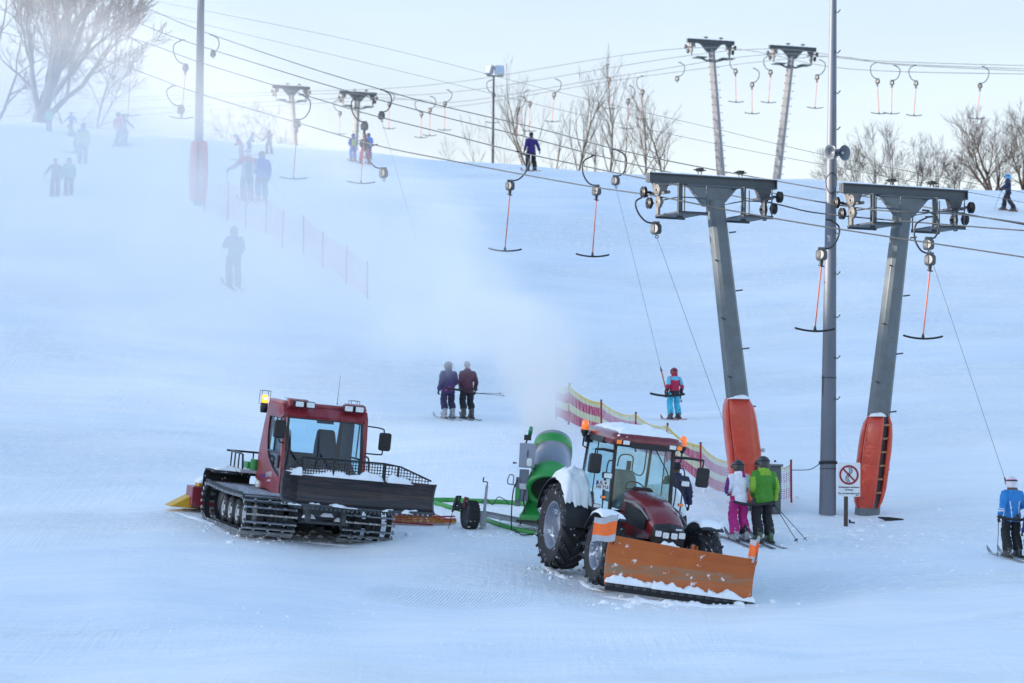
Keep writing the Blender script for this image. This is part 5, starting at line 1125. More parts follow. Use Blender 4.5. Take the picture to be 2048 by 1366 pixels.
        if kind == 'cap': mb.prism([(-0.07,0.08),(0.07,0.08),(0.05,0.16),(-0.05,0.16)], 0.01, (0,0,0.0), (1,0,0), (0,1,0), M=Mh)
        mb.build('cap' if kind == 'cap' else 'woolly_hat', cloth(hcol, 0.9), T)
    # boots, skis, gloves
    slope = math.atan2(gl(0,0.6) - gl(0,-0.6), 1.2)
    for sd in (-1, 1):
        f = feet[sd]; Mf = Matrix.Translation(f) @ Matrix(((1,0,0,0),(0,1,0,0),(0,math.tan(slope),1,0),(0,0,0,1)))
        mb = MB(); mb.loft([[V((x*w_, y0+(y1-y0)*((yy+1)/2), z)) for x, yy in ((-1,-0.8),(-0.6,-1),(0.6,-1),(1,-0.8),(1,0.7),(0.55,1),(-0.55,1),(-1,0.7))] for z, w_, y0, y1 in ((0.0,0.050,-0.15,0.16),(0.03,0.053,-0.15,0.165),(0.085,0.052,-0.15,0.13),(0.13,0.056,-0.145,0.07),(0.22,0.060,-0.125,0.055),(0.30,0.064,-0.115,0.065))], M=Mf)
        bm_ = [boots, BLK]
        for z in (0.10,0.17,0.24): mb.box((0,0.045+0.02*(0.2-z),z), (0.115,0.06,0.018), 1, Mf)
        mb.build('boot', bm_, T)
        if skis:
            L_ = ski_len or 1.62; mb = MB(); n = 22; rings = []
            for i in range(n+1):
                t = i/n; y = -0.45*L_ + L_*t; w_ = 0.036 + 0.016*abs(2*t-0.95)**2; z = -0.038
                if t > 0.86: q = (t-0.86)/0.14; z += 0.13*q*q; w_ *= math.sqrt(max(0.05, 1-q*q*0.95))
                if t < 0.05: z += 0.012*(1-t/0.05)
                rings.append([V((-w_,y,z)),V((w_,y,z)),V((w_,y,z+0.016)),V((-w_,y,z+0.016))])
            mb.loft(rings, smooth=False, M=Mf); sk = mb.build('ski', ski_mat(skis), T)
            mb = MB(); mb.box((0,0.19,-0.005),(0.06,0.07,0.05),0,Mf); mb.box((0,-0.18,0.0),(0.06,0.09,0.06),0,Mf); mb.box((0,0.0,-0.014),(0.05,0.44,0.016),0,Mf); mb.build('binding', BLK, sk)
        a, b, c = armpts(sd); dn = (c-b).normalized(); up_ = -dn; xx = V((-sd,0.2,0)); xx = (xx - up_*xx.dot(up_)).normalized(); yy = up_.cross(xx)
        M_ = Matrix(((xx.x,yy.x,up_.x,c.x),(xx.y,yy.y,up_.y,c.y),(xx.z,yy.z,up_.z,c.z),(0,0,0,1))); link('glove', GLOVE, T, M=M_ @ Matrix.Scale(1.05, 4))
    if pack:
        mb = MB(); mb.loft([[Lz(q.x,q.y,q.z) for q in ell((0,-0.19,z), rx, ry)] for z, rx, ry in ((0.98,0.10,0.05),(1.02,0.135,0.085),(1.2,0.14,0.09),(1.34,0.125,0.08),(1.40,0.08,0.04))]); mb.build('backpack', cloth(pack), T)
    W = lambda q: T.matrix_world @ V(q)
    PEOPLE.append((T, s))
    for (sd, tip, plab) in poles:
        a, b, c = armpts(sd); g = c + (c-b).normalized()*0.10; ski_pole(plab, W(g + (g-V(tip)).normalized()*0.07), W(tip), s)
    return dict(T=T, W=W, s=s, fwd=fwd, rgt=rgt, p=p)
def ski_pole(label, a, b, s=1.0):
    """grip a, tip b"""
    a = V(a); b = V(b); u = (b-a).normalized(); T = thing('ski_pole', label, 'ski pole', a, None, 'ski poles held by skiers'); z = V((0,0,0)); e = b-a
    mb = MB(); mb.tube([u*0.1, e], [0.0095*s,0.007*s], 6); mb.build('shaft', STEELD, T)
    mb = MB(); mb.tube([z, u*0.03, u*0.14], [0.018*s,0.015*s,0.014*s], 8); mb.build('grip', BLK, T)
    mb = MB(); mb.lathe([(0.01,0),(0.045*s,0.004),(0.045*s,0.010),(0.01,0.016)], e-u*0.07, u, 12); mb.build('basket', BLK, T)
BLKC = (0.010,0.011,0.014)
# -- the pair at the foot of the left tower
def j1(x, y, z):
    if z < 0.845: return 1
    if x < -0.20 and (x < -0.275 or y > 0.05): return 2
    if x < -0.155 and z < 1.0: return 1
    if z > 1.40 and y < -0.05 and x > 0.015: return 1
    if x > 0.19 and z < 1.05 and y > 0.03: return 2
    return 0
t1f = lambda x, y, z: 1 if (z < 0.40 and 0 < x < 0.14 and z < 0.40 - abs(x-0.09)*2) else 0
q1 = person('skier in white jacket with one purple sleeve and pink trousers riding the lift', 1478, 1083, 168, 26, [(0.72,0.73,0.80),(0.36,0.012,0.15),(0.13,0.012,0.16)], j1, [(0.42,0.012,0.17),BLKC], t1f, arms=('front','inner'), skis=(0.12,0.12,0.13), hood=True, boots=BOOTG, lean=0.05, turn=15, bulk=1.0, group='pair of skiers by the fence')
j2 = lambda x, y, z: 1 if (abs(x) > 0.235 and z < 1.36 or (z > 1.39 and abs(x) < 0.12 + 0.3*(z-1.39))) else 0
q2 = person('skier in green jacket and black trousers carrying two poles beside the fence', 1526, 1086, 179, 24, [(0.055,0.235,0.018),(0.22,0.42,0.03)], j2, [BLKC], arms=('inner','down'), skis=(0.10,0.10,0.11), hood=True, boots=BOOTGR, turn=35, bulk=1.10, helm=('helmet',(0.035,0.037,0.045)), group='pair of skiers by the fence',
   poles=((1,(0.58,-0.42,0.02),'left one of the two ski poles trailing behind the green jacketed skier'),(1,(0.84,-0.34,0.06),'right one of the two ski poles trailing behind the green jacketed skier')))
# -- right edge
def j3(x, y, z):
    if (1.02 < z < 1.04 or 1.06 < z < 1.08) and x < -0.20: return 1
    if abs(abs(x)-(0.12+0.03*math.sin(z*5))) < 0.010 and y < 0 and z < 1.25: return 1
    if z > 1.485: return 2
    return 0
q3 = person('skier in bright blue jacket with white piping and pink banded helmet', 2024, 1116, 168, 22, [(0.02,0.20,0.52),(0.70,0.73,0.78),(0.10,0.075,0.06)], j3, [BLKC], arms=('back','front'), skis=(0.25,0.26,0.28), hood=True, helm=('helmet',(0.62,0.60,0.66),(0.62,0.03,0.28)), bulk=1.05, group='skiers at the right edge',
   poles=((-1,(-0.40,-0.06,0.02),'black ski pole planted beside the blue jacketed skier at the right edge'),))
q4 = person('child in dark blue cut off by the right edge, beside the blue jacketed skier', 2062, 1118, 112, 22, [(0.015,0.03,0.16)], None, [BLKC], arms=('down','front'), skis=(0.2,0.2,0.22), helm=('helmet',(0.03,0.04,0.10)), group='skiers at the right edge', tot=1.86, ski_len=1.25)
# -- child riding alone
def j5(x, y, z):
    if z > 1.475: return 1
    if z > 1.34 and abs(x) < 0.17 and z > 1.30 + 1.4*x*x + 0.04: return 2
    if abs(x) > 0.185 and z > 1.20: return 2
    if z < 0.985 and abs(x) < 0.2: return 0
    if abs(x) > 0.2 and z < 1.06: return 0
    return 1
q5 = person('child in red and cyan jacket and cyan trousers riding the lift alone', 1348, 839, 107, 24, [(0.020,0.016,0.03),(0.42,0.018,0.07),(0.13,0.50,0.68)], j5, [(0.06,0.45,0.64)], arms=('down','down'), skis=(0.40,0.07,0.08), helm=('helmet',(0.26,0.012,0.025),(0.04,0.02,0.03)), hood=True, group='lift riders on the slope', fine=0.016, ski_len=1.35, stance=0.15,
   poles=((1,(0.22,0.25,0.58),'left one of two short poles held by the child in cyan'),(1,(0.38,0.20,0.58),'right one of two short poles held by the child in cyan')))
# -- pair below the snow cloud
j6 = lambda x, y, z: 1 if (z < 1.02 and abs(x) < 0.16 and (0.90 < z + 0.05*math.sin(x*30) < 0.97)) else 0
q6 = person('skier in purple jacket with pink pattern, head lost in the spray', 896, 838, 119, 24, [(0.045,0.028,0.11),(0.40,0.04,0.28)], j6, [(0.025,0.018,0.06)], arms=('down','inner'), skis=(0.5,0.5,0.53), boots=BOOTG, group='pair of skiers in the spray', fine=0.017, bulk=1.1, cuff=0.27)
q7 = person('skier in dark reddish jacket holding poles level, head lost in the spray', 934, 838, 120, 24, [(0.085,0.022,0.045)], None, [(0.012,0.014,0.018)], arms=('inner','down'), skis=(0.12,0.12,0.13), group='pair of skiers in the spray', fine=0.017, cuff=0.27, helm=('woolly_hat',(0.25,0.25,0.28)),
   poles=((1,(1.02,-0.35,0.80),'upper of two ski poles held level below the spray'),(1,(1.14,-0.30,0.74),'lower of two ski poles held level below the spray')))
# -- man behind the tractor
q8 = person('man in dark navy jacket and cap standing behind the tractor', 1352, 1112, 172, 12, [(0.018,0.022,0.055)], None, [(0.015,0.017,0.03)], arms=('front','down'), skis=None, helm=('cap',(0.012,0.012,0.018)), d=79.3, group='people on foot', bulk=1.12, turn=20, hair=True)
q8['T'].location.z = gz(q8['T'].location.x, q8['T'].location.y)
# -- misty slope
q9 = person('lone skier in blue grey clothes half hidden by the drifting snow', 467, 574, 126, 20, [(0.03,0.05,0.14)], None, [(0.02,0.03,0.09)], arms=('up','bar'), skis=(0.2,0.2,0.22), group='skiers in the mist', fine=0.02)
j10 = lambda x, y, z: 1 if (z > 1.36 or abs(x) > 0.2 and z > 1.25) else (2 if abs(x) < 0.10 and y < 0 else 0)
q10 = person('broad skier in white, red and grey jacket under the small left tower', 494, 402, 108, 20, [(0.45,0.40,0.48),(0.40,0.12,0.17),(0.14,0.16,0.22)], j10, [(0.10,0.10,0.17)], arms=('wide','inner'), group='pair of skiers above the misty fence', bulk=1.15, helm=('helmet',(0.5,0.5,0.55)),
   poles=((-1,(-0.85,-0.2,0.1),'ski pole held out by the broad skier above the misty fence'),))
q11 = person('skier in bright blue jacket beside the white jacketed one above the misty fence', 523, 402, 104, 20, [(0.04,0.13,0.42)], None, [(0.04,0.07,0.16)], arms=('inner','down'), group='pair of skiers above the misty fence', bulk=1.1, helm=('helmet',(0.06,0.09,0.2)),
   poles=((1,(0.75,-0.2,0.2),'ski pole hanging from the blue jacketed skier above the misty fence'),))
q12 = person('small skier in red and purple jacket leaning forward on the misty crest', 483, 322, 60, 70, [(0.22,0.08,0.22),(0.6,0.10,0.10)], lambda x, y, z: 1 if z < 1.15 and z > 0.95 else 0, [(0.35,0.25,0.32)], arms=('front','front'), lean=0.5, helm=('helmet',(0.03,0.12,0.25)), group='skiers on the crest')
q13 = person('small skier in teal jacket on the misty crest', 497, 310, 50, -60, [(0.02,0.22,0.25)], None, [(0.03,0.06,0.12)], arms=('front','front'), lean=0.4, helm=('helmet',(0.02,0.05,0.15)), group='skiers on the crest')
q14 = person('skier in dark clothes turning on the misty crest below the small left tower', 538, 308, 50, 150, [(0.03,0.05,0.12)], None, [(0.04,0.07,0.15)], arms=('up','out'), split=0.12, helm=('helmet',(0.03,0.04,0.1)), group='skiers on the crest')
q15 = person('child in dark jacket and pink trousers on the crest below the small right tower', 729, 328, 62, 20, [(0.025,0.015,0.05)], None, [(0.50,0.02,0.14)], stance=0.26, arms=('front','front'), helm=('helmet',(0.03,0.02,0.06)), group='skiers on the crest', ski_len=1.2)
q16 = person('child in blue trousers with a lime green backpack on the crest', 706, 323, 58, 20, [(0.02,0.09,0.42)], None, [(0.03,0.14,0.50)], arms=('front','front'), pack=(0.30,0.48,0.06), helm=('helmet',(0.03,0.06,0.3)), group='skiers on the crest', ski_len=1.2)
q16b = person('child in bright blue jacket partly behind the reel on the crest', 737, 318, 54, 20, [(0.03,0.16,0.62)], None, [(0.02,0.04,0.2)], arms=('front','front'), helm=('helmet',(0.02,0.03,0.1)), group='skiers on the crest', ski_len=1.2)
q17 = person('skier in purple jacket and black trousers alone on the crest before the bare trees', 1062, 342, 81, 20, [(0.030,0.016,0.15)], None, [(0.010,0.010,0.02)], arms=('back','back'), helm=('cap',(0.03,0.025,0.06)), stance=0.17, hair=True, group='skiers on the crest', fine=0.02)
q18 = person('child in dark patterned jacket with a light blue helmet striding on the right crest', 2016, 422, 77, 70, [(0.012,0.016,0.05),(0.03,0.05,0.13)], lambda x, y, z: 1 if noise.noise((x*14,y*14,z*14)) > 0.1 else 0, [(0.012,0.012,0.03)], arms=('out','front'), split=0.26, stance=0.10, helm=('helmet',(0.05,0.38,0.75)), group='skiers on the crest', ski_len=0.5, fine=0.02,
   poles=((-1,(-0.20,-0.55,0.0),'ski pole trailing behind the child with the light blue helmet'),(1,(0.35,0.80,0.0),'ski pole set ahead of the child with the light blue helmet')))
q19 = person('dark dressed skier standing in the mist left of a teal green one', 110, 393, 80, 15, [(0.03,0.05,0.09),(0.24,0.05,0.07)], lambda x, y, z: 1 if z > 1.42 else 0, [(0.03,0.04,0.09)], arms=('out','down'), helm=('woolly_hat',(0.16,0.05,0.07)), group='skiers in the mist', poles=((-1,(-0.5,0.1,0.02),'ski pole beside the dark skier at the left in the mist'),))
q20 = person('skier in teal green jacket standing in the mist at far left', 137, 391, 79, 15, [(0.02,0.20,0.19),(0.10,0.26,0.10)], lambda x, y, z: 1 if z > 1.33 else 0, [(0.07,0.05,0.12)], arms=('down','down'), group='skiers in the mist', bulk=1.1)
q21 = person('skier in yellow green jacket and grey trousers in the mist by the big tree', 165, 326, 84, 10, [(0.30,0.36,0.12),(0.10,0.11,0.18)], lambda x, y, z: 1 if z > 1.38 else 0, [(0.09,0.09,0.16)], arms=('back','down'), group='skiers in the mist')
q22 = person('skier in red jacket sweeping down past the big misty tree', 238, 293, 72, -40, [(0.42,0.03,0.05)], None, [(0.02,0.04,0.12)], arms=('out','down'), sway=-0.15, stance=0.2, group='skiers in the mist')
q23 = person('skier in dark clothes just behind the red jacketed one', 248, 290, 66, -40, [(0.03,0.06,0.12)], None, [(0.03,0.05,0.12)], arms=('down','out'), sway=-0.1, group='skiers in the mist')
q24 = person('small skier in light green jacket at the foot of the big tree', 98, 262, 48, 30, [(0.16,0.48,0.26)], None, [(0.05,0.06,0.12)], group='skiers beyond the misty crest')
q25 = person('small skier in blue jacket and lime trousers at the foot of the big tree', 142, 270, 48, 30, [(0.03,0.07,0.30)], None, [(0.36,0.48,0.10)], group='skiers beyond the misty crest', arms=('out','out'))
q26 = person('skier in grey blue bending sideways behind the yellow green jacket', 152, 306, 62, 100, [(0.05,0.08,0.18)], None, [(0.05,0.07,0.16)], lean=0.5, arms=('out','front'), group='skiers in the mist')
def seat(q, z, dx, back, reel, hd, rod=1.2):
    B = q['p'] + (q['rgt']*dx - q['fwd']*back)*1 + V((0,0,z)); Rw = pt(*reel); u = (Rw-B).normalized(); return (B+u*rod, B, R(hd))
SEATS = [('pair', q2, 0.80, -0.33, 0.17, 24), ('child', q5, 0.62, -0.27, 0.14, 10), ('blue', q3, 0.78, 0.02, 0.2, 22), ('mist', q6, 0.80, 0.27, 0.17, 24)]
def dl(k, x): return LINES[k](x)
S = {}
for (k_, q_, z_, dx_, bk_, hd_), rl in zip(SEATS, ((1312,458,dl('D',1287)),(1231,362,dl('A',1232)),(1857,489,dl('B',1853)+0.6),(763,232,dl('A',766)))): S[k_] = seat(q_, z_, dx_, bk_, rl, hd_)
tbar('T-bar hanging left of the tower crossbar, second from it, above open snow', (1040,304), (1020,372), (1010,501), 1, dl('C',1040))
tbar('T-bar hanging nearest the left leaning tower with its bar down', (1187,311), (1193,382), (1185,512), -1, dl('B',1187))
tbar('T-bar reel pulled by the child in cyan trousers', (1232,299), (1231,362), None, 1, dl('A',1232), S['child'])
tbar('T-bar reel at the left end of the leaning tower, cord down to the pair', (1287,393), (1312,458), None, -1, dl('D',1287), S['pair'])
tbar('T-bar hanging in front of the galvanised mast', (1660,440), (1643,510), (1630,661), 1, dl('D',1660))
tbar('T-bar with its bar down in front of the right leaning tower', (1856,434), (1860,520), (1846,676), -1, dl('C',1856)-0.4)
tbar('T-bar reel under the right tower, cord down to the skier in the blue jacket', (1853,421), (1857,489), None, 1, dl('B',1853)+0.6, S['blue'])
tbar('T-bar reel high on the top rope, pulled by the pair in the spray', (766,180), (763,232), None, 1, dl('A',766), S['mist'])
tbar('T-bar in front of the small right lift tower, bar hanging in the spray', (722,190), (729,253), (722,366), -1, dl('B',722))
tbar('T-bar in front of the small left lift tower, bar hanging in the spray', (604,190), (594,248), (587,357), 1, dl('C',604))
tbar('reel without bar under the crest, lowest of the reels near the small towers', (748,290), (767,347), None, -1, dl('D',748))
tbar('reel without bar just left of the padded mast', (346,172), (362,220), None, -1, dl('D',346))
tbar('T-bar left of the padded mast with its bar touching the mast', (364,80), (371,136), (363,236), -1, dl('B',364))
tbar('T-bar in front of the twigs of the big misty tree', (270,80), (261,132), (256,231), 1, dl('C',270))
tbar('reel without bar on the top rope just right of the padded mast', (424,70), (426,108), None, 1, dl('A',424))
tbar('reel without bar in front of the big misty tree crown', (156,-20), (148,20), None, 1, dl('B',150))
fb = [  # far lift: hook, reel, bar, side, depth, label
 ((1753,125),(1755,163),(1758,227),-1,203,'far T-bar right of the galvanised mast, first of four'),
 ((1790,131),(1784,166),(1783,227),1,204,'far T-bar right of the galvanised mast, second of four'),
 ((1829,131),(1832,167),(1828,231),-1,202,'far T-bar right of the galvanised mast, third of four'),
 ((1967,133),(1960,172),(1954,237),1,200,'far T-bar nearest the right edge of the picture'),
 ((1467,118),(1471,143),(1472,204),-1,212,'far T-bar under the right arm of the left tower numbered 3'),
 ((1509,137),(1504,170),(1504,227),1,212,'lowest far T-bar between the two towers numbered 3'),
 ((1537,112),(1541,145),(1537,205),-1,212,'far T-bar under the left arm of the right tower numbered 3'),
 ((1641,120),(1634,155),(1630,216),1,206,'far T-bar between the right tower numbered 3 and the mast'),
 ((1216,129),(1218,160),(1220,217),-1,225,'far T-bar among the bare tree tops, highest of them'),
 ((1261,172),(1256,203),(1254,257),1,228,'far T-bar in front of the right half of the bare trees'),
 ((1284,152),(1285,185),(1283,238),-1,226,'far T-bar in the twigs right of the bare tree group'),
 ((1113,158),(1108,190),(1104,243),1,232,'far T-bar at the left tall bare trees'),
 ((1056,180),(1060,208),(1058,262),-1,238,'far T-bar just above the purple jacketed skier'),
 ((1043,193),(1036,220),(1035,270),1,240,'far T-bar beside the head of the purple jacketed skier'),
 ((982,160),(987,190),(985,245),-1,236,'far T-bar hanging against the floodlight pole'),
 ((896,180),(890,208),(889,260),1,242,'far T-bar left of the floodlight pole, nearest to it'),
 ((863,193),(860,221),(859,271),1,248,'far T-bar in the open sky, middle one of three by the floodlight pole'),
 ((838,200),(843,228),(842,275),-1,250,'far T-bar in the open sky, farthest left of three by the floodlight pole'),
 ((783,186),(778,208),(778,257),1,256,'far T-bar just right of the small right lift tower'),
 ((676,200),(680,227),(679,268),-1,262,'far T-bar just left of the small right lift tower')]
for a, r, b, sd, d, lab in fb: tbar(lab, a, r, b, sd, d, None, 'far T-bars', thin=1.1)
tbar('far reel without bar left of the left tower numbered 3', (1360,125), (1354,158), None, 1, 214, None, 'far T-bars')
# ------------------------------------------------------------------ masts
def depth_of(p): return (p - CAMLOC).dot(_f)
CONC = mat('galvanised_mast', (0.15,0.17,0.205), 0.55, metal=0.35, var=0.16, scale=1.6, dirt=(0.15,0.17,0.20), dscale=1.2, damt=0.5, stretch=(1,1,0.25))
def mast(name, label, base, H, r0, r1, lean=0.0, bands=(), rungs=(), rs=1):
    base = V(base); T = thing(name, label, 'lamp mast', base); ax = V((math.tan(lean), 0, 1))
    mb = MB(); mb.lathe([(r0, -0.6/1), (r0, 0)] + [(r0+(r1-r0)*k/12, H*k/12) for k in range(1, 13)], (0,0,0), ax, 14, smooth=True); sh = mb.build('shaft', CONC, T)
    for z in bands:
        r = r0+(r1-r0)*z/H; mb = MB(); mb.lathe([(r,-0.012),(r+0.008,-0.012),(r+0.008,0.012),(r,0.012)], ax*z, ax, 18); mb.build('joint_ring', STEELD, sh)
    for z in rungs:
        r = r0+(r1-r0)*z/H; c = ax*z; mb = MB(); mb.tube([c+V((r*0.75,-r*0.6,0)), c+V((r*0.95+0.02,-r*0.75-0.04,-0.04)), c+V((r*0.95+0.08,-r*0.6-0.05,0.03))], 0.014, 5); mb.build('rung', STEELD, sh)
    return T, ax
gm = gp(1655, 1029); km = ppm(gm)
M1, ax1 = mast('lamp_mast', 'tall galvanised steel mast standing between the two leaning lift towers', gm, 14.0, 17.2/km, 4.5/km*1.0, R(0.25), (1.0, 3.0), (2.55,3.45,4.35,5.3,6.2,7.1,8.0,8.5,9.3,10.2,11.1))
mb = MB(); z = (1029-925)/km; mb.lathe([(17.2/km,-0.03),(17.2/km+0.02,-0.03),(17.2/km+0.02,0.03),(17.2/km,0.03)], ax1*z, ax1, 18); mb.build('clamp_band', BLK, M1)
mb = MB(); mb.tube(smooth_path([(0.12,-0.17,7.45),(0.02,-0.2,7.5),(-0.1,-0.16,7.35),(-0.05,-0.2,7.1),(0.05,-0.2,7.05),(0.13,-0.16,7.2),(0.13,-0.15,7.5),(0.1,-0.15,9.0)], 5), 0.012, 5); mb.build('loose_cable', BLK, M1)
# a band of tape and the seal on the mast
mb = MB(); mb.box((-0.16,-0.075,(1029-770)/km), (0.012,0.06,0.42)); mb.build('sticker', WHT, M1)
hp = at(1680, 306, depth_of(gm)-0.3); T = thing('horn_loudspeaker', 'grey horn loudspeaker clamped high on the tall galvanised mast', 'loudspeaker', hp)
HRN = mat('grey_horn', (0.16,0.18,0.21), 0.4, var=0.1); dx = V((0.62,-0.75,-0.05)).normalized()
mb = MB(); mb.lathe([(0.05,-0.24),(0.075,-0.22),(0.08,-0.10),(0.06,-0.08),(0.075,0.0),(0.11,0.08),(0.165,0.14),(0.172,0.145),(0.16,0.135),(0.10,0.07),(0.05,0.0),(0.03,-0.02)], (0,0,0), dx, 22); mb.build('horn', HRN, T)
mb = MB(); mb.ball(dx*0.07, 0.035); mb.build('driver_cone', LGREY, T)
mb = MB(); mb.tube([dx*-0.12+V((0,0,0.08)), V((-0.12,0.12,0.16)), V((-0.2,0.25,0.16))], 0.02, 6); mb.tube([dx*-0.12+V((0,0,-0.08)), V((-0.12,0.12,-0.10)), V((-0.2,0.25,-0.1))], 0.02, 6); mb.build('bracket', STEEL, T)
T2_ = thing('horn_loudspeaker', 'second horn beside the first on the tall galvanised mast, turned farther right', 'loudspeaker', at(1668, 304, depth_of(gm)-0.25)); d2 = V((-0.75,-0.6,-0.1)).normalized()
mb = MB(); mb.lathe([(0.05,-0.20),(0.07,-0.18),(0.06,-0.06),(0.10,0.06),(0.16,0.13),(0.167,0.132),(0.10,0.05),(0.03,-0.02)], (0,0,0), d2, 22); mb.build('horn', HRN, T2_); mb = MB(); mb.tube([d2*-0.1, V((0.05,0.2,0.05))], 0.02, 6); mb.build('bracket', STEEL, T2_)
T2_['label'] = 'horn loudspeaker facing left on the tall galvanised mast'; T['label'] = 'horn loudspeaker facing right on the tall galvanised mast'
# the padded mast on the left
g3 = gp(396, 410); k3 = ppm(g3)
M2, ax2 = mast('lamp_mast', 'grey mast wrapped at its foot in a faded red pad, half in the drifting snow', g3, 9.5, 10.0/k3, 6.4/k3, R(-0.2), (2.9,))
for i, (a0, a1) in enumerate(((200,262),(278,340),(20,160))):
    mb = MB(); rings = []
    for q in range(9):
        z = 0.15+2.1*q/8; r_ = 0.20+0.05*math.sin(PI*q/8); rings.append([V((rr_*math.cos(R(a)), rr_*math.sin(R(a)), z)) for a, rr_ in [(a0+(a1-a0)*j/6, 0.19) for j in range(7)] + [(a1-(a1-a0)*j/6, r_+0.10) for j in range(7)]])
    mb.loft(rings); mb.build('pad', mat('faded_red_pad', (0.50,0.07,0.05), 0.5, var=0.1), M2)
# floodlights beyond the crest
pb = at(985, 350, 192); H = 200/ppm(pb); T = thing('floodlight_pole', 'thin pole with two floodlights standing beyond the crest left of the bare trees', 'floodlight', pb); k = ppm(pb)
mb = MB(); mb.tube([(0,0,-0.5),(0,0,H)], [0.075,0.05], 8); mb.tube([(-0.35,0,H),(0.5,0,H-0.02)], 0.035, 6); mb.build('pole', STEELD, T)
for x, rz, col in ((-0.22,-50,GREY),(0.28,20,LGREY)):
    M_ = Matrix.Translation((x,-0.05,H+0.28)) @ Matrix.Rotation(R(rz), 4, 'Z') @ Matrix.Rotation(R(-15), 4, 'X'); mb = MB(); mb.box((0,0,0),(0.46,0.22,0.44), 0, M_, (1,1)); mb.tube([(x,0,H),(x,0,H+0.1)],0.03,6); f_ = mb.build('floodlight', col, T, 0.02); mb = MB(); mb.box((0,-0.115,0),(0.40,0.01,0.38),0,M_); mb.build('lens', mat('floodlight_glass', (0.45,0.52,0.62), 0.15, var=0.1), f_)

# ------------------------------------------------------------------ notice
PB = mat('sign_white', (0.70,0.72,0.74), 0.45, var=0.05); SRED = mat('sign_red', (0.30,0.012,0.03), 0.45, var=0.05); SBLK = mat('sign_black', (0.012,0.012,0.015), 0.5, var=0)
gs = gp(1692, 1053); ks = ppm(gs); T = thing('notice_sign', 'white prohibition notice on a dark wooden post in front of the mast', 'sign', gs, R(4))
mb = MB(); mb.box((0,0.03,0.30),(0.085,0.055,0.9+0.2)); po = mb.build('post', WOOD, T, 0.006)
W_ = 46/ks; Hs = 68/ks; cz = (1053-959)/ks; cx = 5/ks
mb = MB(); mb.prism(rrect(W_,Hs,0.03), 0.012, (cx,-0.012,cz), (1,0,0), (0,0,1), 0); pl = mb.build('panel', PB, T, 0.002)
mb = MB(); zc = cz+0.10*Hs*1.35; rO = 0.195*W_/0.47*1.03; F_ = -0.0215
ring_panel(mb, [(rO*math.cos(2*PI*i/40), rO*math.sin(2*PI*i/40)) for i in range(40)], [(rO*0.80*math.cos(2*PI*i/40), rO*0.80*math.sin(2*PI*i/40)) for i in range(40)], 0.003, (cx,F_,zc), (1,0,0), (0,0,1))
for o_ in (-0.022, 0.022):
    pts = [V((cx+o_+0.045*math.sin(t*2*PI*0.95+0.35)*(1), F_+0.0012, zc+rO*0.76*(1-2*t))) for t in [i/16 for i in range(17)]]; mb.tube(pts, 0.009, 6, 1)
mb.box((0,0,0),(rO*1.72,0.003,0.036),0,Matrix.Translation((cx,F_-0.002,zc)) @ Matrix.Rotation(R(45), 4, 'Y'))
Mt = lambda z, x=0: Matrix.Translation((cx+x,F_,z)) @ Matrix.Rotation(R(90), 4, 'X')
add_text(mb, 'Schleppspur verlassen', 0.050, Mt(cz-0.225*Hs), 1, bold=0.0012); add_text(mb, 'verboten', 0.050, Mt(cz-0.30*Hs), 1, bold=0.0012); add_text(mb, 'Do not leave the track', 0.050, Mt(cz-0.41*Hs), 1, bold=0.0012); mb.box((cx+W_*0.36,F_,cz-0.465*Hs),(0.05,0.002,0.014),1)
mb.build('lettering', [SRED, SBLK], pl)
# dark plank and scraps beside it
gl_ = gp(1780, 1041); T = tag(MB().loft([[V((x, y*w_, z*w_)) for y, z in ((-0.1,-0.05),(0.1,-0.05),(0.1,0.05),(-0.1,0.055))] for x, w_ in ((-0.30,0.25),(-0.1,0.75),(0.1,0.95),(0.24,1.0))], smooth=False).build('rubber_mat', RUB, None, 0.01, M=Matrix.Translation(gl_+V((0.03,0,0.02))) @ Matrix.Rotation(R(12),4,'Z') @ Matrix.Rotation(R(8),4,'Y')), 'dark slab half buried in the snow right of the notice', 'slab')
gl_ = gp(1704, 1047); tag(MB().tube(smooth_path([gl_+V((-0.05,0,0.0)),gl_+V((-0.06,0,0.08)),gl_+V((-0.02,0,0.03)),gl_+V((0.06,0,0.02))],4), 0.018, 6).build('bent_peg', BLK), 'small bent black peg sticking out of the snow behind the sign post', 'peg')
gb = gp(1533, 1026); kb = ppm(gb); T = thing('control_cabinet', 'dark grey cabinet behind the green jacketed skier', 'cabinet', gb, R(20)); mb = MB(); mb.box((0,0,0.50),(0.52,0.4,1.05)); mb.build('housing', mat('cabinet_grey', (0.07,0.085,0.09), 0.5, var=0.15), T, 0.02); mb = MB(); mb.box((0,-0.01,1.04),(0.58,0.46,0.05)); mb.build('lid', mat('lid_grey', (0.12,0.13,0.14), 0.5), T, 0.01); snow_heap('lid_snow', T, (0,0,1.065), (0.5,0.4,0.03), 88, 12, 10, 0.5)

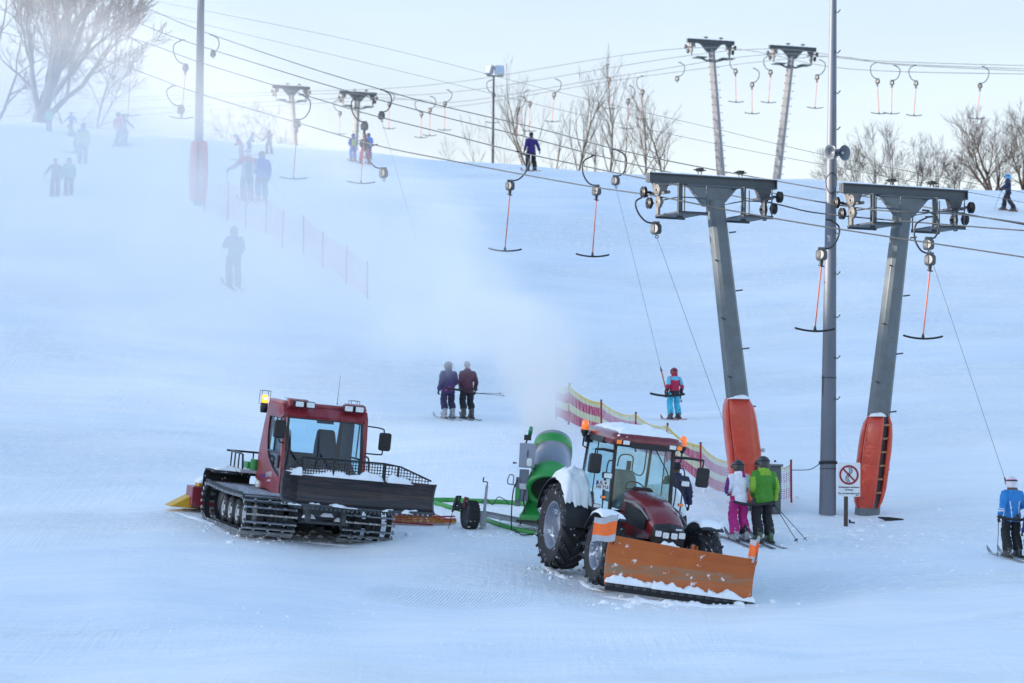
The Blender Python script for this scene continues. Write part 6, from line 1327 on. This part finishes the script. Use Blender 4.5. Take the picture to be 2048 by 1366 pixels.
# ------------------------------------------------------------------ safety fences
NR = mat('net_red', (0.42,0.02,0.09), 0.6, var=0.1); NY = mat('net_yellow', (0.62,0.47,0.05), 0.6, var=0.1); NG = mat('net_pale_green', (0.55,0.56,0.33), 0.6, var=0.1)
NO = mat('net_faded_red', (0.62,0.16,0.12), 0.7, var=0.1)
PR = mat('fence_post_red', (0.33,0.012,0.03), 0.5, var=0.15)
def fence(label, posts, hpx, cell=0.055, rw=0.006, sag=0.10, mats=None, bands=None, post_r=0.022, group='safety nets'):
    T = thing('safety_fence', label, 'net fence', posts[0][0], None, group); O = V(posts[0][0]); tops = [V(p)+V((0,0,h)) for p, h in posts]
    for i, (p, h) in enumerate(posts):
        mb = MB(); q = V(p)-O; ln = 0.02*math.sin(i*2.1); mb.tube([q+V((0,0,-0.25)), q+V((ln,0,h+0.04))], post_r, 8); po = mb.build('post', PR, T)
        mb = MB(); mb.cyl(q+V((ln,0,h+0.04)), q+V((ln,0,h+0.075)), post_r*1.05, n=8); mb.build('post_cap', BLK, po)
    mb = MB(); P_ = []                                   # one continuous net: u along, v up
    def top(i, t): a, b = posts[i], posts[i+1]; pa = V(a[0]); pb = V(b[0]); p = pa.lerp(pb, t); h = a[1]*(1-t)+b[1]*t; return p, h
    rows = None; cols = []
    for i in range(len(posts)-1):
        n = max(3, int((V(posts[i+1][0])-V(posts[i][0])).length/cell))
        for k in range(n + (1 if i == len(posts)-2 else 0)):
            t = k/n; p, h = top(i, t); s_ = sag*4*t*(1-t); z0 = 0.10 + 0.03*math.sin(i*3+t*5); cols.append((p-O, z0, h-s_))
    nr = int(posts[0][1]*0.9/cell)
    grid = [[c[0] + V((0.012*noise.noise((ci*.2,r*.2,1)), 0.03*noise.noise((ci*0.08,r*0.1,4)), c[1]+(c[2]-c[1])*(r/nr))) for r in range(nr+1)] for ci, c in enumerate(cols)]
    colr = lambda f: next(m for lim, m in bands if f <= lim)
    for r in range(nr+1):
        f = r/nr; mb.tube([g[r] for g in grid], rw*(2.2 if r == nr else 1), 4, colr(f), smooth=False)
    for ci, g in enumerate(grid):
        j = 0
        while j < nr:
            m0 = colr((j+0.5)/nr); e = j
            while e < nr and colr((e+0.5)/nr) == m0: e += 1
            mb.tube([g[q] for q in range(j, e+1)], rw, 4, m0, cap=False, smooth=False); j = e
    mb.build('net', mats, T); return T
pts = []
for px, py, h in ((1112,842,76),(1137,850,78),(1203,878,72),(1271,905,74),(1333,925,72),(1402,972,80),(1462,1000,76),(1548,1004,76),(1583,1006,79)):
    p = gp(px, py-1); pts.append((p, h/ppm(p)))
fence('red and yellow safety net beside the lift track, behind the tractor', pts, 78, 0.052, 0.0056, 0.11, [NR, NG, NY], [(0.30,0),(0.52,1),(0.82,0),(0.93,1),(1.1,2)], 0.024)
p_ = pts[-1][0]; rope('guy_rope', 'dark rope tying the net fence to the galvanised mast', [p_+V((0,0,pts[-1][1]*0.82)), (p_+gm)/2+V((0,0,0.86)), gm+V((-0.18,-0.05,(1029-928)/km))], 0.010, 'rope', None)
pts = []
for px, py, h in ((408,424,58),(455,440,74),(492,456,76),(532,470,72),(565,497,74),(607,510,76),(645,536,70),(692,568,72),(735,598,72)):
    p = gp(px, py); pts.append((p, h/ppm(p)))
fence('faded orange safety net running down through the drifting snow', pts, 72, 0.085, 0.0045, 0.06, [NO, NO, NO], [(1.1,0)], 0.022)

# ------------------------------------------------------------------ snow cannon on its trailer
def build_cannon():
    P0 = gp(1062, 1062); kk = ppm(P0); T = thing('snow_cannon', 'green and grey snow cannon on a trailer behind the tractor, blowing snow upwards', 'snow cannon', P0); X = lambda px: (px-1062)/kk; Z = lambda py: (1062-py)/kk
    T.rotation_euler = (R(1), R(2.5), R(0))
    el = R(44); axd = V((0.0, math.cos(el), math.sin(el))); axd = (axd + V((0.03,0,0))).normalized()
    c0 = V((X(1093), -0.20, Z(984))); L = 1.55; r = 0.415
    mb = MB()
    prof = [(0.36,0.20),(0.38,0.06),(0.46,0.0),(0.49,0.03),(0.49,0.12),(0.455,0.30),(0.43,0.46),(0.425,0.52),(0.415,0.521),(0.41,1.14),(0.418,1.141),(0.412,1.36),(0.405,1.42),(0.40,1.421),(0.395,1.50),(0.36,1.50),(0.34,1.2),(0.33,0.3)]
    ms = [0]*8 + [1]*2 + [0]*3 + [1]*5
    mb.lathe(prof, c0, axd, 40, ms=ms[:len(prof)-1]); ba = mb.build('barrel', [GRN, mat('grey_barrel', (0.24,0.27,0.33), 0.35, metal=0.3, var=0.06, scale=3)], T)
    mb = MB(); w = axd; u = w.orthogonal().normalized(); v2 = w.cross(u); q0 = c0 + w*0.10
    for k in range(-8, 9):
        h = math.sqrt(max(0.0, 0.40**2-(k*0.048)**2))
        if h > 0.05: mb.tube([q0+u*(k*0.048)-v2*h, q0+u*(k*0.048)+v2*h], 0.006, 4); mb.tube([q0+v2*(k*0.048)-u*h, q0+v2*(k*0.048)+u*h], 0.006, 4)
    mb.build('intake_grille', BLK, ba); mb = MB(); mb.cyl(c0+w*0.28, c0+w*0.32, 0.34, n=24); mb.cyl(c0+w*0.16, c0+w*0.3, 0.10, n=16); mb.build('fan', STEELD, ba)
    mb = MB(); mb.tube(arc(c0+w*1.04+V((0,-0.41*math.sin(el),0.41*math.cos(el)))*0+V((0,0,0)),0.001,0,180,3),0.001,3); 
    e_ = c0 + w*1.07 + V((0.05,-math.sin(el)*0.425,math.cos(el)*0.425*-1)); mb = MB(); mb.tube(arc(e_, 0.045, 0, 360, 14, (1,0,0), tuple(w)), 0.010, 5); mb.tube([e_+w*0.05, e_+w*0.10+V((0,0.02,0.02))], 0.014, 5); mb.build('lifting_eye', LGREY, ba)
    # moulded green pedestal
    mb = MB(); mb.loft([[V((cx_+x*hw, cy_+y*hd, z)) for x, y in ((-1,-0.9),(-0.9,-1),(0.9,-1),(1,-0.9),(1,1),(-1,1))] for z, hw, hd, cx_, cy_ in ((Z(1041),0.38,0.34,X(1074),0.05),(Z(1031),0.38,0.34,X(1074),0.05),(Z(1024),0.35,0.26,X(1076),0.10),(Z(1005),0.32,0.16,X(1080),0.22),(Z(975),0.30,0.14,X(1085),0.36))]); mb.build('pedestal', GRN, T, 0.02)
    mb = MB(); mb.box((X(1070),0,Z(1043)),(0.8,0.7,0.04)); mb.build('turntable', BLK, T)
    # switch boxes on the left flank
    mb = MB(); mb.box((X(1046),-0.12,Z(912)),(0.33,0.36,0.50)); bx = mb.build('switch_box', GREY, T, 0.012)
    mb = MB(); mb.prism(rrect(0.11,0.17,0.05), 0.06, (X(1051),-0.33,Z(926))); mb.build('wall_lamp', mat('opal_cover', (0.72,0.74,0.72), 0.4), bx, 0.015); mb = MB(); mb.box((X(1047),-0.31,Z(908)),(0.018,0.02,0.15)); mb.build('door_catch', BLK, bx)
    mb = MB(); mb.box((X(1042),-0.06,Z(972)),(0.20,0.30,0.66)); mb.box((X(1032),-0.1,Z(985)),(0.12,0.22,0.6)); pn = mb.build('side_panel', mat('panel_grey', (0.15,0.175,0.215), 0.45, metal=0.2, var=0.15, scale=8), T, 0.012)
    mb = MB(); mb.box((X(1041),-0.225,Z(974)),(0.15,0.01,0.12)); mb.build('rating_plate', LGREY, pn); mb = MB(); mb.box((X(1031),-0.23,Z(990)),(0.09,0.02,0.25)); mb.build('side_cover', GRN, pn, 0.01)
    mb = MB(); mb.tube([(X(1026),-0.1,Z(928)),(X(1019),-0.12,Z(928))],0.014,5); mb.tube([(X(1020),-0.12,Z(930)),(X(1020),-0.12,Z(926))],0.02,6); mb.tube(smooth_path([(X(1046),-0.24,Z(980)),(X(1043),-0.26,Z(1000)),(X(1047),-0.26,Z(1020)),(X(1040),-0.25,Z(1050))],4),0.016,6); mb.tube(smooth_path([(X(1030),-0.2,Z(960)),(X(1022),-0.25,Z(985)),(X(1021),-0.25,Z(1030)),(X(1023),-0.25,Z(1063))],4),0.015,6); mb.build('hoses', BLK, T)
    mb = MB(); mb.tube([(X(1042),-0.1,Z(888)),(X(1045),-0.1,Z(878))],0.02,6); mb.box((X(1045),-0.1,Z(876)),(0.15,0.12,0.11)); sb = mb.build('beacon_base', BLK, T, 0.015); mb = MB(); mb.lathe([(0.001,0),(0.042,0),(0.044,0.09),(0.047,0.092),(0.044,0.10),(0.042,0.16),(0.03,0.18),(0.001,0.185)], (X(1049),-0.1,Z(871)), (0.12,0,1), 16); mb.build('green_beacon', GRNL, sb)
    mb = MB(); P = [(X(1027),-0.2,Z(976)),(X(1023),-0.2,Z(972)),(X(1010),-0.2,Z(969)),(X(1013),-0.2,Z(953)),(X(1021),-0.2,Z(954)),(X(1021),-0.2,Z(970))]; mb.tube(smooth_path(P,3),0.016,6); mb.build('handle', STEEL, T)
    # trailer
    mb = MB(); mb.tube([(X(966),-0.05,Z(1035)),(X(1085),-0.05,Z(1051))],0.052,4); mb.tube([(X(966),0.6,Z(1030)),(X(1085),0.6,Z(1046))],0.052,4); mb.box((X(1000),0.27,Z(1041)),(0.06,0.7,0.07)); ch = mb.build('chassis', STEEL, T)
    mb = MB(); mb.box((X(965),-0.08,Z(1042)),(0.14,0.14,0.30)); mb.box((X(965),-0.08,Z(1058)),(0.09,0.12,0.16)); mb.tube([(X(958),-0.12,Z(1063)),(X(972),-0.14,Z(1066))],0.014,5); mb.build('axle_bracket', STEEL, ch, 0.01)
    mb = MB(); mb.tube([(X(966),-0.08,Z(1045)),(X(969),-0.08,Z(976))],[0.045,0.04],4); jk = mb.build('jack', STEEL, T); mb = MB(); mb.tube([(X(969),-0.08,Z(977)),(X(970),-0.08,Z(971)),(X(969),-0.08,Z(969)),(X(960),-0.1,Z(969)),(X(961),-0.1,Z(967)),(X(962),-0.1,Z(960))],0.014,6); mb.build('crank', BLK, jk)
    for px_, py_, y_ in ((939,1037,-0.1),(1150,1062,0.3)):
        c = V((X(px_),y_,Z(py_))); Mw = Matrix.Translation(c) @ Matrix.Rotation(R(22),4,'Z')
        mb = MB(); mb.lathe([(0.17,-0.10),(0.25,-0.125),(0.285,-0.11),(0.295,0),(0.285,0.11),(0.25,0.125),(0.17,0.10)], (0,0,0), (1,0,0), 30, M=Mw)
        for k in range(26):
            a = 2*PI*k/26
            for x_ in (-0.085,-0.03,0.03,0.085): aa = a+(0.12 if abs(x_) < 0.05 else 0); mb.box((x_,0.293*math.cos(aa),0.293*math.sin(aa)),(0.045,0.03,0.03),0,Mw)
        wh = mb.build('wheel', RUBS, T); mb = MB(); mb.lathe([(0.175,-0.10),(0.16,-0.06),(0.09,-0.05),(0.05,-0.08),(0.001,-0.085)],(0,0,0),(1,0,0),20,M=Mw); mb.lathe([(0.175,0.10),(0.1,0.05),(0.001,0.06)],(0,0,0),(1,0,0),20,M=Mw); mb.build('rim', STEELD, wh)
build_cannon()
# hammer drill standing on its bit in the snow
gd = gp(896, 1057); kd = ppm(gd); T = thing('hammer_drill', 'black and red hammer drill standing on its long bit beside the trailer wheel', 'drill', gd); dx = lambda px, py: V(((px-896)/kd, 0, (1057-py)/kd)); DRED = mat('drill_red', (0.16,0.012,0.02), 0.45, var=0.1)
mb = MB(); mb.tube([dx(896,1060), dx(905,1022)], 0.009, 6); mb.build('bit', STEELD, T)
mb = MB(); mb.tube([dx(904,1024), dx(907,1016)], [0.02,0.032], 8); mb.tube([dx(907,1017), dx(922,1014)],0.045,8); mb.tube([dx(907,1016), dx(914,992)], [0.045,0.035], 8); mb.tube([dx(913,993), dx(922,993)], 0.026, 6); mb.tube([dx(921,992), dx(917,1003), dx(912,1004)],0.024,6); mb.tube([dx(914,1006),dx(928,1012)],0.05,6); mb.tube([dx(906,1018), dx(921,1022)], 0.014, 6); mb.build('drill_body', BLK, T, 0.01)
mb = MB(); mb.tube([dx(933,994), dx(927,1014)], [0.05,0.055], 10); mb.build('motor', DRED, T, 0.01)
# hoses across the snow
HOSE = mat('green_hose', (0.05,0.30,0.06), 0.5, var=0.2, snow=0.3, sscale=6)
def on_snow(l, up): return [gp(x, y)+V((0,0,up)) for x, y in l]
tag(MB().tube(smooth_path(on_snow([(852,1004),(905,1004),(975,1007),(1020,1009),(1080,1016)],0.04),6),0.055,8).build('water_hose', HOSE), 'green hose lying level on the snow behind the trailer wheel', 'hose', 'green hoses')
tag(MB().tube(smooth_path(on_snow([(862,1007),(900,1018),(930,1026),(985,1048),(1030,1062),(1085,1074)],0.04),6),0.05,8).build('water_hose', HOSE), 'green hose running down under the trailer towards the tractor wheel', 'hose', 'green hoses')
tag(MB().tube(smooth_path(on_snow([(1024,1060),(1035,1068),(1052,1073),(1085,1066)],0.03),6),0.014,6).build('power_cable', BLK), 'thin dark cable lying under the snow cannon trailer', 'cable')
tag(MB().tube(smooth_path([p+V((0,0,z)) for p, z in zip(on_snow([(962,1008),(972,1012),(985,1012),(996,1010),(1010,1012),(1018,1012)],0.03),(0,0.12,0.0,0.14,0.10,0.0))],6),0.010,6).build('power_cable', BLK), 'thin dark cable looping over the snow left of the snow cannon', 'cable')
# heap of net lying behind the groomer
gn = gp(852, 1047); T = thing('rolled_net', 'heap of rolled orange and yellow safety net lying on the snow', 'net heap', gn); rnd = random.Random(8); kn = ppm(gn)
for nm, m_, z0, n_ in (('orange_net', mat('net_orange_red', (0.55,0.07,0.02), 0.6, var=0.15), 0.06, 46), ('yellow_net', mat('net_yellow_orange', (0.66,0.36,0.02), 0.6, var=0.15), 0.0, 40)):
    mb = MB()
    for k in range(n_):
        t = k/n_; x = -0.72+1.32*t; h = (0.10+0.17*math.sin(PI*min(1, t*1.1+0.1))**0.8)*(1 if z0 else 0.62); w_ = 0.28+0.06*rnd.random(); dx_ = rnd.uniform(-0.1,0.1)
        mb.tube(smooth_path([V((x+dx_*q+0.10*(q-0.5), -w_+2*w_*q, max(0.01, h*math.sin(PI*q)*rnd.uniform(0.85,1.1)))) for q in (0,0.25,0.5,0.75,1.0)],4),0.007,4)
    for q in range(9):
        y = -0.3+0.6*q/8; mb.tube([V((-0.75+1.38*t, y+0.05*math.sin(t*9+q), 0.01+(0.09+0.16*math.sin(PI*min(1,t*1.1+0.1))**0.8)*(1 if z0 else 0.62)*math.sin(PI*(0.08+0.84*q/8))+rnd.uniform(0,0.02))) for t in [i/24 for i in range(25)]],0.007,4)
    mb.build(nm, m_, T)
mb = MB(); mb.tube([V((-1.1,0.1,0.10)),V((0.6,0.15,0.16))],0.018,6); mb.tube([V((-0.85,-0.25,0.03)),V((0.15,-0.4,-0.03))],0.02,6); mb.build('fence_posts', PR, T)
# ------------------------------------------------------------------ bare winter trees
BARKD = mat('dark_bark', (0.060,0.045,0.040), 0.9, var=0.35, scale=3); BARKL = mat('pale_bark', (0.115,0.095,0.078), 0.9, var=0.35, scale=2.5); TWIG = mat('brown_twigs', (0.075,0.050,0.042), 0.9, var=0.2, scale=1)
def bare_tree(name, label, base, H, seed, spread=0.5, up=0.6, trunk_r=None, depth=5, first=0.25, kids=(3,4), group='bare trees', bark=BARKD, twig_r=0.012, lean=(0,0), dens=1.0, shrink=0.62, multi=1, cat='tree', k0=None, low=(2,3)):
    rnd = random.Random(seed); base = V(base); T = thing(name, label, cat, base, None, group); tr = MB(); cr = MB()
    def branch(p, d, L, r, lev):
        n = 4 if lev < depth-1 else 3; pts = [p]; rs = [r]; q = V(p); dd = V(d); step = L/n
        for i in range(n):
            dd = (dd + V((rnd.gauss(0,1), rnd.gauss(0,1), rnd.gauss(0,0.6)))*0.13 + V((0,0,up*0.12))).normalized(); q = q + dd*step; pts.append(q.copy()); rs.append(max(r*(1-0.6*(i+1)/n), twig_r*0.5))
        (tr if lev == 0 else cr).tube(pts, rs, 7 if lev == 0 else (5 if lev < 3 else 3), 0 if lev < 3 else 1, cap=False)
        if lev >= depth: return
        k = (k0 if (lev == 0 and k0) else rnd.randint(*(kids if lev < 2 else low)))
        for j in range(k):
            t = first + (1-first)*(j+rnd.random()*0.8)/k if lev == 0 else 0.25+0.75*(j+rnd.random())/k; t = min(t, 0.98); f = t*n; i = min(int(f), n-1); pp = pts[i].lerp(pts[i+1], f-i); ax = (pts[i+1]-pts[i]).normalized()
            perp = ax.orthogonal().normalized(); perp.rotate(Quaternion(ax, rnd.uniform(0, 2*PI) if lev else (j*2.4+rnd.uniform(-.4,.4)))); a = spread*rnd.uniform(0.7,1.25); nd = (ax*math.cos(a) + perp*math.sin(a) + V((0,0,up*0.22))).normalized()
            branch(pp, nd, L*shrink*rnd.uniform(0.75,1.2)*(1.15-0.45*t if lev == 0 else 1.0), max(rs[i]*(0.50 if lev == 0 else 0.6), twig_r), lev+1)
        branch(pts[-1], dd, L*shrink*0.9, max(rs[-1]*0.95, twig_r), lev+1)
    for m_ in range(multi):
        o = V((rnd.uniform(-.35,.35)*(m_ > 0)*H*0.12, rnd.uniform(-.2,.2)*(m_ > 0), 0)); branch(o-V((0,0,0.8)), V((lean[0]+rnd.uniform(-.14,.14)*(multi > 1), lean[1], 1)).normalized(), H*0.48+0.8, trunk_r or H*0.022, 0)
    tr.build('trunk', bark, T); cr.build('crown', [bark, TWIG], T); return T
def on_px(px, py, d): return at(px, py, d)
bare_tree('beech_tree', 'huge bare spreading tree at the top left, veiled by drifting snow', on_px(62,318,184), 15.0, 4, 0.54, 0.42, 0.44, 6, 0.26, (3,4), twig_r=0.013, lean=(0.05,0), shrink=0.63, bark=BARKD, k0=11, low=(3,3))
bare_tree('beech_tree', 'bare tree at the left edge behind the huge misty one', on_px(-10,300,196), 12, 9, 0.6, 0.35, 0.24, 5, 0.25, (3,4), twig_r=0.014, lean=(-0.05,0))
bare_tree('young_tree', 'bushy bare young tree in the mist right of the huge tree', on_px(190,285,190), 6.5, 13, 0.7, 0.25, 0.08, 5, 0.12, (3,4), twig_r=0.012)
bare_tree('young_tree', 'small bare tree in the mist behind the lower branches of the huge tree', on_px(130,280,192), 6, 17, 0.7, 0.25, 0.07, 5, 0.15, (3,4), twig_r=0.012)
for i, (px, d, Hpx, sd, sp, lab) in enumerate(((1060,205,235,21,0.42,'bare poplar leftmost of the group behind the purple skier'),(1152,206,270,22,0.34,'tallest bare poplar in the middle of the crest group'),(1100,204,150,23,0.55,'short bare tree just right of the purple skier'),
    (1216,202,255,24,0.36,'tall bare tree right of the middle of the crest group'),(1290,203,230,25,0.5,'bare tree forking widely in the right part of the crest group'),(1325,206,190,26,0.6,'bare tree rightmost of the crest group with a wide crown'),(1190,205,130,27,0.6,'low bare tree between the two tallest of the crest group'),(1250,207,150,28,0.55,'low bare tree left of the widely forking one'))):
    b = on_px(px, 362, d); bare_tree('poplar_tree', lab, b, Hpx/ppm(b)*1.28, sd, sp*1.05, 0.55, 0.07 if Hpx > 180 else 0.05, 4, 0.10, (3,4), 'bare trees on the crest', BARKL, 0.0036, (random.Random(sd).uniform(-.06,.06),0), shrink=0.47, k0=12 if Hpx > 180 else 7, low=(2,3))
for i, (px, Hpx, sd, lab) in enumerate(((960,110,31,'thin leaning bare sapling left of the floodlight pole'),(1010,120,32,'thin bare sapling right of the floodlight pole'),(915,60,33,'low wispy shrub on the crest far left of the floodlight pole'))):
    b = on_px(px, 345, 205); bare_tree('sapling', lab, b, Hpx/ppm(b), sd, 0.5, 0.5, 0.014, 3, 0.1, (2,3), 'saplings on the crest', BARKL, 0.004, (-0.25,0), shrink=0.55, multi=3)
for px, Hpx, sd, lab in ((455,60,41,'misty round shrub on the crest right of the padded mast'),(500,75,42,'misty shrub on the crest behind the red and teal skiers'),(565,60,43,'misty low shrub left of the small left lift tower')):
    b = on_px(px, 300, 205); bare_tree('shrub', lab, b, Hpx/ppm(b), sd, 0.7, 0.2, 0.02, 4, 0.08, (2,3), 'shrubs on the misty crest', BARKL, 0.007, multi=3, cat='shrub')
for px, py, Hpx, sd, sp, lab in ((1668,385,75,51,0.75,'low bare bush just left of the galvanised mast'),(1722,388,105,52,0.7,'bare bush just right of the galvanised mast'),(1752,388,130,53,0.6,'bare tree with a thin tall leader above the right crossbar'),(1795,390,140,54,0.6,'bare tree with a bent top above the right leaning tower'),
    (1838,390,105,55,0.75,'dense bare bush above the right end of the crossbar'),(1880,392,110,56,0.7,'bare tree with one thick stub left of the big spreading tree'),(1915,394,80,57,0.8,'low bare bush before the big spreading tree')):
    b = on_px(px, py, 192); bare_tree('bare_bush', lab, b, Hpx/ppm(b)*0.80, sd, sp, 0.4, 0.045, 4, 0.15, (3,4), 'bushes on the right crest', BARKD, 0.005, multi=2, shrink=0.64, low=(3,4))
b = on_px(1985, 395, 186); bare_tree('spreading_tree', 'big dark spreading tree behind the child with the light blue helmet', b, 132/ppm(b), 61, 0.62, 0.45, 0.13, 5, 0.12, (3,4), 'bare trees', BARKD, 0.0052, (-0.05,0), shrink=0.68, multi=2, low=(3,3))
b = on_px(2050, 395, 188); bare_tree('spreading_tree', 'big dark spreading tree cut off by the right edge', b, 140/ppm(b), 62, 0.6, 0.4, 0.15, 5, 0.12, (3,4), 'bare trees', BARKD, 0.0052, (0.05,0), shrink=0.68, multi=2, low=(3,3))
# ------------------------------------------------------------------ crumbs and clods of snow thrown about by skis, blades and tyres
def snow_bits():
    rnd = random.Random(77); mb = MB()
    def lump(p, r):
        n = 6; rings = []
        for i, (k, z) in enumerate(((1.0,-0.3),(1.05,0.15),(0.62,0.62),(0.12,0.8))):
            rings.append([p + V((r*k*math.cos(2*PI*j/n)*rnd.uniform(.75,1.25), r*k*math.sin(2*PI*j/n)*rnd.uniform(.75,1.25), r*z)) for j in range(n)])
        mb.loft(rings, cap=True)
    def patch(px, py, sx, sy, n, rmin, rmax):
        for _ in range(n):
            x = rnd.gauss(px, sx); y = rnd.gauss(py, sy)
            if y > 1364 or y < 760: continue
            p = gp(x, y); lump(p, rmin*(rmax/rmin)**(rnd.random()**2.2))
    patch(1352, 1206, 95, 7, 150, 0.02, 0.10); patch(1120, 1145, 40, 9, 60, 0.015, 0.07); patch(560, 1072, 110, 8, 110, 0.015, 0.08); patch(430, 1030, 40, 14, 50, 0.015, 0.06)
    patch(960, 1068, 60, 8, 60, 0.015, 0.06); patch(1500, 1092, 60, 8, 50, 0.01, 0.045); patch(1720, 1060, 110, 16, 90, 0.015, 0.07); patch(1830, 1120, 110, 22, 90, 0.012, 0.045);
    patch(400, 1240, 260, 26, 150, 0.008, 0.035); patch(1150, 1290, 320, 25, 150, 0.008, 0.035); patch(1440, 985, 60, 12, 50, 0.02, 0.07); patch(1010, 870, 80, 25, 40, 0.015, 0.05)
    # ridge the plough has pushed off its right end, and the windrow beside the tracks
    def windrow(pts_, w_, h_):
        P = smooth_path([gp(x, y) for x, y in pts_], 14); rings = []
        for i, p in enumerate(P):
            t = (P[min(i+1, len(P)-1)] - P[max(i-1, 0)]); t.z = 0; t = t.normalized(); s_ = V((-t.y, t.x, 0)); e = math.sin(PI*i/(len(P)-1))**0.5
            rings.append([p + s_*(w_*a*(1+0.4*noise.noise((i*.5, a*2, w_)))) + V((0, 0, max(-0.02, h_*e*z*(1+0.9*noise.noise((i*0.45, a*3, h_*9)))-0.012))) for a, z in ((-1,-0.2),(-0.55,0.45),(-0.1,0.95),(0.3,0.8),(0.7,0.35),(1,-0.2))])
        mb.loft(rings, cap=False)
    windrow([(1200,1192),(1290,1205),(1400,1214),(1500,1216)], 0.10, 0.09); windrow([(330,1018),(400,1040),(480,1066),(520,1076)], 0.10, 0.05); windrow([(600,1082),(700,1092),(800,1096)], 0.09, 0.035)
    windrow([(1085,1128),(1115,1150),(1140,1160)], 0.10, 0.07); windrow([(1160,1160),(1180,1176),(1215,1184)], 0.08, 0.06); windrow([(1380,1060),(1430,1052),(1470,1040)], 0.15, 0.07)
    tag(mb.build('snow_clods', FLAKE), 'scattered crumbs, clods and small ridges of loose snow on the slope', None, kind='stuff')
snow_bits()
